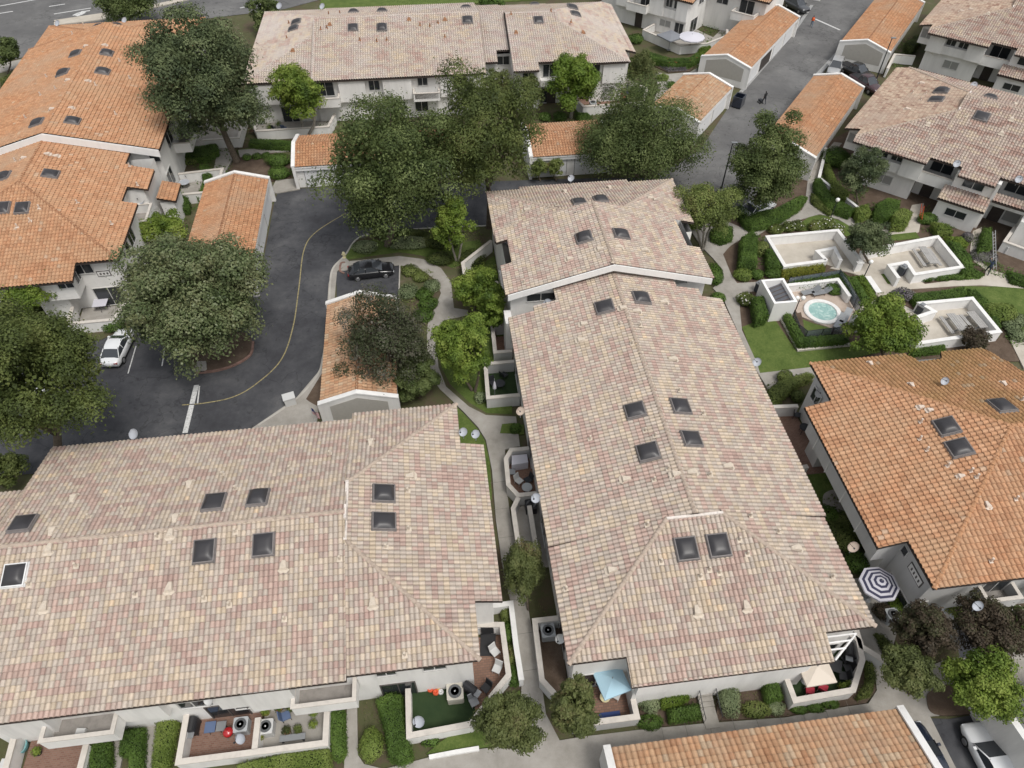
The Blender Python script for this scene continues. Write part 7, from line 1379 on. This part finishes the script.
def pot(label, px, r=.2, h=.32, plant='leaf_olive', pm='terracotta', ph=.5, pr=.32, z=.12, group='potted plants in the patios'):
    x, y, _ = G(*px, .4); t = thing('potted_plant', label, 'plant', (x, y, z), group)
    MB().lathe((x, y, z), [(r*.7, 0), (r, h*.85), (r*1.1, h*.86), (r*1.1, h), (r*.9, h), (r*.88, h*.85), (.01, h*.84)], 14).build('pot', pm, t)
    n = 320; d = unit(RNG.normal(0, 1, (n, 3))); d[:, 2] = np.abs(d[:, 2]); Pp = np.array([x, y, z+h])+d*np.array([pr, pr, ph])*RNG.uniform(.35, 1, (n, 1)); V, F = leaf_quads(Pp, d, .14, .05); mk('foliage', V, F, plant, t)
def kettle(label, px, lid='red_enamel', z=.85):
    x, y, _ = G(*px, z); t = thing('kettle_grill', label, 'grill', (x, y, .12))
    MB().lathe((x, y, .12), [(.05, .42), (.2, .48), (.29, .6), (.30, .68)], 20).build('bowl', 'metal_dark', t, smooth=True); MB().lathe((x, y, .12), [(.31, .68), (.30, .76), (.22, .87), (.1, .92), (.04, .925), (.04, .97), (.01, .97)], 20).build('lid', lid, t, smooth=True)
    for i in range(3): a = i*2.09; MB().beam((x+.3*math.cos(a), y+.3*math.sin(a), .12), (x+.12*math.cos(a), y+.12*math.sin(a), .58), .015, n=5).build('leg', 'metal_grey', t)
def gasgrill(label, px, rz=0, cover='plastic_black'):
    x, y, _ = G(*px, .9); t = thing('gas_grill', label, 'grill', (x, y, .12), None, rz)
    MB().box(-.42, .42, -.25, .25, .12, .78).build('cabinet', cover, t); MB().tube([(-.44, 0, .86), (-.4, 0, .88), (.4, 0, .88), (.44, 0, .86)], [.05, .26, .26, .05], 12).build('hood', cover, t)
    for s in (-1, 1): MB().box(s*.58-.16, s*.58+.16, -.22, .22, .76, .8).build('side_shelf', 'metal_grey', t)
    for s in (-1, 1): MB().beam((s*.36-.03, -.2, .06), (s*.36+.03, -.2, .06), .06, n=10).build('wheel', 'tyre', t)
kettle('red round kettle grill in the brick patio', (228, 732)); gasgrill('black covered grill against the left wall of the brick patio', (192, 725), 1.65); gasgrill('black gas grill with a grey cover at the corner of the turf patio', (470, 688), -.6)
table('grey-blue low table against the house in the brick patio, left one', (210, 727), .4, .45, 'cushion_blue', False, .9); table('grey low table against the house in the brick patio, right one', (221, 726), .4, .4, 'metal_grey', False, .9)
MB()
for i, (px, lf, pm) in enumerate((((266, 712), 'leaf_fresh', 'terracotta'), ((260, 738), 'leaf_yellow', 'white_plastic'), ((287, 731), 'leaf_autumn', 'terracotta'), ((298, 730), 'leaf_olive', 'wood_brown'), ((314, 714), 'leaf_fresh', 'white_plastic'), ((313.5, 725), 'leaf_fresh', 'white_plastic'), ((291, 708), 'leaf_olive', 'plastic_black'), ((279, 708), 'leaf_hedge', 'terracotta'))):
    pot(('leafy potted plant at the upper left of the planter patio', 'yellow-green potted plant at the lower left of the planter patio', 'reddish potted plant on the bench of the planter patio', 'olive potted plant beside the reddish one on the bench', 'upper green plant in a white pot at the right of the planter patio', 'lower green plant in a white pot at the right of the planter patio', 'dark potted plant under the balcony of the planter patio', 'small potted plant near the house wall of the planter patio')[i], px, plant=lf, pm=pm)
t = thing('garden_bench', 'grey low bench with pots along the front wall of the planter patio', 'bench', (*G(293, 738, .4)[:2], .12), None, .12); MB().box(-.75, .75, -.18, .18, .36, .42).build('seat', 'metal_grey', t)
for s in (-.6, .6): MB().box(s-.05, s+.05, -.16, .16, 0, .36).build('leg', 'metal_dark', t)
chair('navy chair by the house wall of the planter patio', (286, 716), 2.0, 'metal_dark', 'cushion_blue')
# turf patio toys and the brick deck
for lb, px, r, mt in (('red-orange toy ball pot by the house wall, left one', (430.5, 690), .2, 'orange_plastic'), ('red-orange toy ball pot by the house wall, right one', (436, 693), .2, 'orange_plastic'), ('white and blue toy beside the red toys', (441, 692.5), .18, 'white_plastic'), ('small yellow toy beside the red toys', (438.5, 688.5), .13, 'cushion_yellow')):
    x, y, _ = G(*px, .2); tag(MB().lathe((x, y, .12), [(r*.6, 0), (r, r*.9), (r*.9, r*1.5), (r*.55, r*1.6), (r*.5, r*1.1), (.01, r)], 14).build('toy', mt, smooth=True), lb, 'toy', 'toys on the artificial turf')
x, y, _ = G(488, 643, .15); tag(MB().prism([(x-.5, y-.85), (x+.5, y-.85), (x+.5, y+.85), (x-.5, y+.85)], .125, .17).build('door_mat', 'plastic_black'), 'black rectangular mat on the brick deck', 'mat')
chair('white plastic chair lying on the brick deck by the wall', (495, 652), .7, 'white_plastic'); chair('white plastic stool on the brick deck near its lower corner', (497, 669), -.4, 'white_plastic', None)
chair('dark chair at the lower corner of the brick deck', (486, 688), -.7, 'plastic_black'); chair('grey folded chair beside the dark grill', (474, 702), .5, 'metal_grey')
gasgrill('black grill against the upper wall of the brick deck', (487, 626), .1)
# blue umbrella patio
table('small round yellow-topped table under the blue umbrella', (605, 697), .6, .32, 'cream_paint'); chair('white chair under the blue umbrella, right of the table', (616, 695), -.5, 'white_plastic'); tag(MB().prism([F7.w(7.0, 12.95), F7.w(8.3, 12.95), F7.w(8.3, 13.4), F7.w(7.0, 13.4)], .125, .14).build('rug', 'rug_blue'), 'blue and white rug strip in front of the round table', 'rug')
m = MB()
for i in range(6):
    for j in range(2): m.prism([F7.w(7.06+i*.2+.1*j, 13.0+.2*j), F7.w(7.15+i*.2+.1*j, 13.0+.2*j), F7.w(7.15+i*.2+.1*j, 13.13+.2*j), F7.w(7.06+i*.2+.1*j, 13.13+.2*j)], .142, .146)
tag(m.build('rug', 'flag_white'), 'white checks woven in the blue rug strip', 'rug') if 0 else None
# beige umbrella patio
for i, (px, rz, cu) in enumerate((((846, 660), 1.2, 'plastic_black'), ((848, 668), 1.4, 'plastic_black'), ((843, 676), 1.7, 'plastic_black'))): chair('black cushioned chair along the curved patio wall, %s' % ('upper', 'middle', 'lower')[i], px, -rz, 'plastic_black', cu)
chair('red cushioned chair beside the beige umbrella, left one', (810, 691), 2.9, 'white_plastic', 'cushion_red'); chair('red cushioned chair beside the beige umbrella, right one', (823, 688), 2.6, 'white_plastic', 'cushion_red'); table('dark table under the open pergola of the curved patio', (835, 665), .7, .6, 'plastic_black', False, .4); gasgrill('black grill under the eave of the curved patio', (849, 650), 1.3)
for i, px in enumerate(((842, 688), (848, 686), (798, 672))): pot(('potted plant at the lower right of the curved patio', 'white-flowered potted plant at the lower right of the curved patio', 'potted plant on the turf left of the beige umbrella')[i], px, plant='leaf_fresh')
t = thing('pergola', 'white open pergola frame at the eave corner of the curved patio', 'pergola', (*F7.w(20.9, 14.4), 0)); m = MB()
for a, b in (((20.25, 14.55), (22.3, 14.55)), ((22.3, 14.55), (20.4, 13.2)), ((20.3, 14.2), (21.8, 14.2)), ((20.3, 13.8), (21.3, 13.8))): m.beam((*F7.w(*a), 4.9), (*F7.w(*b), 4.9), .06, n=4)
m.build('rafters', 'white_paint', t); MB().beam((*F7.w(22.2, 14.5), 0), (*F7.w(22.2, 14.5), 4.9), .05, n=6).build('post', 'white_paint', t)
# side patios of the centre block
x, y, _ = G(520, 461, .5); tag(MB().prism([F7.w(*q) for q in ((3.9, 31.9), (5.2, 32.0), (5.2, 32.8), (4.0, 32.8))], .12, .95).build('covered_sofa', 'canvas_white'), 'pale covered sofa in the cluttered side patio', 'sofa')
chair('white chair in the middle of the cluttered side patio', (519, 481), .8, 'white_plastic'); chair('grey chair by the wall of the cluttered side patio', (512, 472), 1.6, 'metal_grey'); chair('dark chair near the eave of the cluttered side patio', (528, 480), -1, 'metal_dark'); table('grey round table in the cluttered side patio', (527, 487), .6, .4, 'ac_grey'); kettle('black kettle grill in the strip yard', (530, 506), 'plastic_black')
chair('dark chair in the square patio, left one', (493, 383), .5); chair('dark chair in the square patio, right one', (504, 375), 2.4); umbrella('closed white umbrella standing in the square patio', (494.5, 385), 1.9, .16, 8, ('canvas_white',), 0, drop=.9); table('dark round table in the square patio', (500, 383), .7, .45, 'metal_dark')
# corner patio of the right block
table('dark round drum table in the corner patio of the right block', (805, 427), .8, .42, 'metal_dark'); chair('dark chair in the corner patio of the right block', (797, 415), 1.2)
table('round table in the small patio beside the left orange block', (184, 182), .75, .6, 'dish_grey'); chair('chair at the small round table of the left orange block', (188, 178), 2.5)
chair('grey chair on the patio under the tall tree, by the left orange block', (200, 127), 1.2, 'metal_grey')
table('grey sheeted table behind the white car, in the roofed patio', (100, 302), .9, .9, 'canvas_white', False, .95)
# top centre patio and others
for i, (px, cu) in enumerate((((610, 109), 'cushion_yellow'), ((622, 107), 'cushion_yellow'), ((624, 98), 'cushion_red'), ((630, 92), 'plastic_black'))): chair(('yellow cushioned chair in the top-centre patio, left one', 'yellow cushioned chair in the top-centre patio, right one', 'red cushioned chair in the top-centre patio', 'dark covered chair in the top-centre patio corner')[i], px, .8*i, 'metal_dark', cu)
umbrella('closed dark umbrella in the patio with yellow cushions', (627, 90), 2.1, .3, 8, ('canvas_navy',), 0, drop=1.2)
for i, (px, mt) in enumerate((((252, 131), 'wood_brown'), ((273, 128), 'bin_dark'), ((284, 128), 'cushion_blue'))): chair(('brown chair on the top-left patio', 'dark grey chair on the top-left patio', 'blue chair on the top-left patio')[i], px, 2.9, 'metal_dark', mt)
for i, px in enumerate(((262, 122), (270, 130), (279, 126))): pot('potted shrub on the top-left patio, %s' % ('left', 'middle', 'right')[i], px, .3, .4, 'leaf_fresh', 'white_plastic', .8, .5)
table('table with a blue cloth on the front patio under the purple trees', (945, 615), .75, .55, 'dish_grey'); tag(MB().prism([F7.w(*q) for q in ((29.4, 13.3), (31.0, 12.9), (31.3, 14.6), (30.1, 15.2))], 2.2, [2.3, 2.25, 2.45, 2.5]).build('shade_sail', 'canvas_white'), 'white angular shade sail between the purple-leaved trees', 'shade')
# bottom left corner patio
x, y, _ = G(17, 746, .5); t = thing('play_pool', 'teal plastic paddling tub in the bottom left patio', 'tub', (x, y, .12)); MB().lathe((x, y, .12), [(.45, 0), (.5, .3), (.46, .32), (.42, .06), (.01, .05)], 20).build('tub', 'teal_plastic', t)
tag(MB().box(x-.5, x+.35, y-1.5, y-.7, .12, .6).build('storage_box', 'white_plastic'), 'white storage box below the teal tub', 'box'); pot('green potted plant beside the teal tub', (37, 752), .22, .3, 'leaf_fresh', 'plastic_black', .5, .3)
x, y, _ = F7.w(-22.6, 15.1)+(0,); tag(MB().box(x-.3, x+.2, y-.2, y+.2, 2.87, 3.15).build('storage_box', 'white_plastic'), 'small white box on the balcony above the bottom left patio', 'box')
# --- street odds and ends
x, y, _ = G(290, 401, .35); t = thing('utility_box', 'white utility cabinet on the kerb corner by the lower left roof', 'cabinet', (x, y, .1), None, .4); MB().box(-.45, .45, -.35, .35, 0, .8).build('body', 'white_plastic', t); MB().box(-.5, .5, -.4, .4, .8, .88).build('lid', 'white_plastic', t)
x, y, _ = G(344, 256, .3); t = thing('fire_hydrant', 'cream fire hydrant at the island kerb', 'hydrant', (x, y, .1)); MB().lathe((x, y, .1), [(.18, 0), (.18, .06), (.12, .08), (.12, .5), (.16, .52), (.15, .6), (.08, .7), (.04, .74), (.01, .75)], 14).build('barrel', 'cream_paint', t)
for s in (-1, 1): MB().beam((x+s*.1, y, .48), (x+s*.22, y, .48), .06, n=10).build('outlet', 'cream_paint', t)
def flag(label, px, z=2.2):
    x, y, _ = G(*px, z); t = thing('flag', label, 'flag', (x, y, 0)); MB().beam((x, y, 0), (x, y, z+.6), .02, n=6).build('pole', 'metal_light', t)
    m = MB(); n = 13; Wd, Hh = 1.1, .75
    for i in range(n):
        m.mi = i % 2
        for k in range(8):
            f = lambda a, b: (x+.02+a*Wd*.55, y+.07*math.sin(a*7)-a*.35, z+.5-b*Hh-a*.25)
            a0, a1 = k/8, (k+1)/8
            if i < 7 and a1 <= .5: continue
            m.add([f(a0, i/n), f(a1, i/n), f(a1, (i+1)/n), f(a0, (i+1)/n)], [(0, 1, 2, 3)])
    m.mi = 2; m.add([f(0, 0), f(.25, 0), f(.5, 0), f(.5, 7/13), f(.25, 7/13), f(0, 7/13)], [(0, 1, 4, 5), (1, 2, 3, 4)])
    m.mi = 1
    for i in range(4):
        for j in range(3): c = f(.06+i*.12, .08+j*.17); m.add([(c[0]-.02, c[1]-.012, c[2]), (c[0]+.02, c[1]-.012, c[2]), (c[0]+.02, c[1]-.012, c[2]+.04), (c[0]-.02, c[1]-.012, c[2]+.04)], [(0, 1, 2, 3)])
    m.build('cloth', ['flag_red', 'flag_white', 'flag_blue'], t)
flag('small red white and blue striped flag on a pole by the island garage', (312, 412))
def ladder(label, a, b, ztop, mat='galv', w=.42):
    A_ = Vector(G(*a, .1)); B__ = Vector(G(*b, ztop)); t = thing('ladder', label, 'ladder', tuple(A_)); d = (B__-A_); s = Vector((d.y, -d.x, 0)).normalized() if Vector((d.x, d.y)).length > .05 else Vector((1, 0, 0)); s = s*w/2
    for q in (-1, 1): MB().beam(A_+s*q, B__+s*q, .035, n=5).build('rail', mat, t)
    n = int(d.length/.32); m = MB()
    for i in range(1, n): m.beam(A_+d*(i/n)-s, A_+d*(i/n)+s, .02, n=5)
    m.build('rungs', mat, t)
ladder('grey extension ladder leaning beside the path at the right', (995, 270), (994, 231), 3.6); ladder('orange ladder leaning against the upper right doorway', (920, 222), (923, 205), 2.4, 'orange_plastic')
# glass fence and gate of the spa, entry steps and rails, mail box etc.
paint('fence_mesh', (.10, .11, .12), .5); m_, nt_, b_ = newmat('fence_glass'); b_.inputs['Base Color'].default_value = (.16, .19, .22, 1); b_.inputs['Alpha'].default_value = .55; b_.inputs['Roughness'].default_value = .15; MATS['fence_glass'] = m_
def fence(label, pts, h=1.5, panel='fence_glass', name='fence', cat='fence'):
    P_ = W(pts, h); t = thing(name, label, cat, (*P_[0], .1)); p = MB(); r = MB()
    for a, b in zip(P_[:-1], P_[1:]):
        A_, B__ = Vector(a), Vector(b); d = (B__-A_).normalized(); n_ = Vector((-d.y, d.x))*.012
        p.add([(*(A_+n_), .2), (*(B__+n_), .2), (*(B__+n_), h), (*(A_+n_), h), (*(A_-n_), .2), (*(B__-n_), .2), (*(B__-n_), h), (*(A_-n_), h)], [(0, 1, 2, 3), (7, 6, 5, 4), (3, 2, 6, 7)]); r.beam((*A_, h), (*B__, h), .03, n=6)
    p.build('panel', panel, t); r.build('top_rail', 'metal_dark', t)
    for a in P_: MB().beam((*a, .05), (*a, h+.03), .035, n=6).build('post', 'metal_dark', t)
fence('smoked glass fence behind the spa running round its right corner', [(790, 278), (803, 276), (822, 273), (841, 270), (850, 283), (858, 297), (862, 304)]); fence('low glass fence in front of the spa planter, beside the hedge', [(795, 313), (800, 325), (808, 331), (824, 329), (834, 328)], 1.1); fence('small glass gate panel between the spa planter and the wall end', [(835, 328), (852, 324)], 1.2)
t = thing('entry_steps', 'concrete entry steps with dark handrails under the centre block eave', 'steps', (*G(709, 703)[:2], 0))
m = MB(); A_ = F7.uv(*G(708.5, 712, .1)[:2])
for i in range(5): m.box(A_[0]-.45, A_[0]+.45, A_[1]+.28*i-(.95 if i == 0 else 0), A_[1]+.28*(i+1) if i < 4 else A_[1]+2.2, .0, .14+.1*i, F7)
m.build('tread', 'walk_concrete', t)
for s in (-.52, .52):
    m = MB(); m.tube([(*F7.w(A_[0]+s, A_[1]-.6), .95), (*F7.w(A_[0]+s, A_[1]), 1.0), (*F7.w(A_[0]+s, A_[1]+1.3), 1.45)], [.025]*3, 6)
    for q in range(7): m.beam((*F7.w(A_[0]+s, A_[1]-.6+q*.3), .05), (*F7.w(A_[0]+s, A_[1]-.6+q*.3), .98+.06*q), .013, n=5)
    m.build('handrail', 'metal_dark', t)
for i, px in enumerate(((655, 690), (512, 0))):
    if i: continue
    x, y, _ = G(*px, 1); t = thing('meter_box', 'grey meter cabinet on a stub wall beside the bright green hedge', 'cabinet', (x, y, 0)); MB().box(x-.16, x+.16, y-.3, y+.3, 0, 1.1).build('body', 'ac_grey', t)
# people: one skinned figure each, plus clothes
def person(label, px, rz, top='shirt_black', legs='trousers_dark', pose='walk', vest=False):
    x, y, _ = G(*px, 0); t = thing('person', label, 'person', (x, y, .01), None, rz)
    sw = .22 if pose == 'walk' else .30
    J = {'hip': (0, 0, .95), 'chest': (.03, 0, 1.32), 'neck': (.04, 0, 1.5), 'head': (.07, 0, 1.62), 'crown': (.06, 0, 1.76), 'hl': (0, .10, .92), 'hr': (0, -.10, .92), 'kl': (sw*.8, .11, .5), 'kr': (-sw*.3, -.11, .5), 'al': (sw*1.1, .11, .09), 'ar': (-sw*1.3, -.11, .12), 'tl': (sw*1.1+.18, .12, .04), 'tr': (-sw*1.3+.15, -.12, .05), 'sl': (.03, .19, 1.42), 'sr': (.03, -.19, 1.42), 'el': (-.08, .25, 1.14), 'er': (.1, -.25, 1.14), 'wl': (.06, .26, .92), 'wr': (.3, -.24, 1.0), 'fl': (.10, .26, .82), 'fr': (.38, -.22, .98)}
    if pose == 'climb': J.update({'el': (.25, .26, 1.35), 'wl': (.45, .2, 1.55), 'fl': (.5, .19, 1.62), 'er': (.22, -.26, 1.2), 'wr': (.42, -.2, 1.3), 'fr': (.48, -.19, 1.35)})
    R_ = {'hip': .145, 'chest': .15, 'neck': .055, 'head': .10, 'crown': .075, 'hl': .10, 'hr': .10, 'kl': .066, 'kr': .066, 'al': .045, 'ar': .045, 'tl': .04, 'tr': .04, 'sl': .07, 'sr': .07, 'el': .045, 'er': .045, 'wl': .033, 'wr': .033, 'fl': .035, 'fr': .035}
    Ed = [('hip', 'chest'), ('chest', 'neck'), ('neck', 'head'), ('head', 'crown'), ('hip', 'hl'), ('hip', 'hr'), ('hl', 'kl'), ('hr', 'kr'), ('kl', 'al'), ('kr', 'ar'), ('al', 'tl'), ('ar', 'tr'), ('chest', 'sl'), ('chest', 'sr'), ('sl', 'el'), ('sr', 'er'), ('el', 'wl'), ('er', 'wr'), ('wl', 'fl'), ('wr', 'fr')]
    ks = list(J); me = bpy.data.meshes.new('b'); me.from_pydata([J[k] for k in ks], [(ks.index(a), ks.index(b)) for a, b in Ed], []); ob = bpy.data.objects.new('b', me); COL.objects.link(ob)
    mod = ob.modifiers.new('s', 'SKIN'); ob.modifiers.new('u', 'SUBSURF').levels = 1
    for i, k in enumerate(ks): me.skin_vertices[0].data[i].radius = (R_[k], R_[k]*(.8 if k in ('hip', 'chest') else 1)); me.skin_vertices[0].data[i].use_root = k == 'hip'
    dg = bpy.context.evaluated_depsgraph_get(); nm = bpy.data.meshes.new_from_object(ob.evaluated_get(dg)); bpy.data.objects.remove(ob); nm.name = 'body'
    for mt in ('skin', top, legs, 'hair_dark', 'shoe_dark'): nm.materials.append(M(mt))
    for p in nm.polygons:
        c = p.center; p.use_smooth = True
        p.material_index = 4 if c.z < .09 else 2 if c.z < .98 and abs(c.y) < .2 else 3 if c.z > 1.68 or (c.z > 1.6 and c.x < .03) else 1 if c.z < 1.5 and c.z > 1.08 or (c.z > .95 and abs(c.y) < .18 and c.x < .2) else 0
    b = bpy.data.objects.new('body', nm); COL.objects.link(b); b.parent = t
    MB().lathe((.165, 0, 1.615), [(.022, -.03), (.03, 0), (.012, .035)], 6).build('nose', 'skin', t)
    if vest: MB().lathe((.02, 0, 0), [(.21, 1.0), (.235, 1.15), (.235, 1.35), (.15, 1.47)], 14, .95).build('vest', 'hi_vis', t)
person('person in dark clothes walking on the right-hand lane', (763.5, 104), 1.9, 'shirt_black'); person('person in an orange high-visibility vest at the top of the right-hand lane', (811, 27), 4.4, 'shirt_navy', 'jeans', vest=True)
person('person in dark blue striding beside the grey ladder', (986, 274), 1.1, 'shirt_navy', 'trousers_dark', 'climb'); 
t = thing('pushcart', 'small dark pushcart beside the walking person in the lane', 'cart', (*G(760, 103)[:2], 0), None, 1.9); MB().box(-.3, .3, -.2, .2, .25, .5).build('basket', 'metal_dark', t); MB().tube([(-.3, 0, .5), (-.5, 0, .95), (-.55, 0, .97)], [.02]*3, 6).build('handle', 'metal_dark', t)
for sx in (-.25, .25):
    for sy in (-.2, .2): MB().beam((sx, sy-.02, .09), (sx, sy+.02, .09), .09, n=10).build('wheel', 'tyre', t)
# ---------------------------------------------------------------- light, sky, camera
w = bpy.data.worlds.new('World'); S.world = w; w.use_nodes = True; nt = w.node_tree
bg = nt.nodes['Background']; sky = nt.nodes.new('ShaderNodeTexSky'); sky.sky_type = 'NISHITA'; sky.sun_disc = False
SUN_EL, SUN_AZ = math.radians(62), math.radians(142)     # azimuth clockwise from +Y
sky.sun_elevation = SUN_EL; sky.sun_rotation = SUN_AZ; sky.air_density = 1.6; sky.dust_density = 4.0; sky.ozone_density = .6
hs = nt.nodes.new('ShaderNodeHueSaturation'); hs.inputs['Saturation'].default_value = .28      # overcast: cloud takes the blue out
nt.links.new(sky.outputs[0], hs.inputs['Color']); nt.links.new(hs.outputs[0], bg.inputs['Color']); bg.inputs['Strength'].default_value = .125
sd = bpy.data.lights.new('sun', 'SUN'); sd.energy = 1.5; sd.angle = math.radians(16); sd.color = (1, .97, .92)
so = bpy.data.objects.new('sun', sd); COL.objects.link(so)
dv = Vector((math.sin(SUN_AZ)*math.cos(SUN_EL), math.cos(SUN_AZ)*math.cos(SUN_EL), math.sin(SUN_EL)))
so.rotation_euler = (-dv).to_track_quat('-Z', 'Y').to_euler(); so.location = (0, 0, 90)
cd = bpy.data.cameras.new('camera'); co = bpy.data.objects.new('camera', cd); COL.objects.link(co)
cd.sensor_fit = 'HORIZONTAL'; cd.sensor_width = 36; cd.lens = FOC/1024*36; cd.clip_start = .5; cd.clip_end = 3000
co.location = (0, 0, HC); co.rotation_euler = (math.radians(90)-TH, 0, 0); S.camera = co
S.view_settings.view_transform = 'Standard'; S.view_settings.look = 'None'; S.view_settings.gamma = 1; S.view_settings.exposure = .22
S.render.resolution_x, S.render.resolution_y = 1024, 768
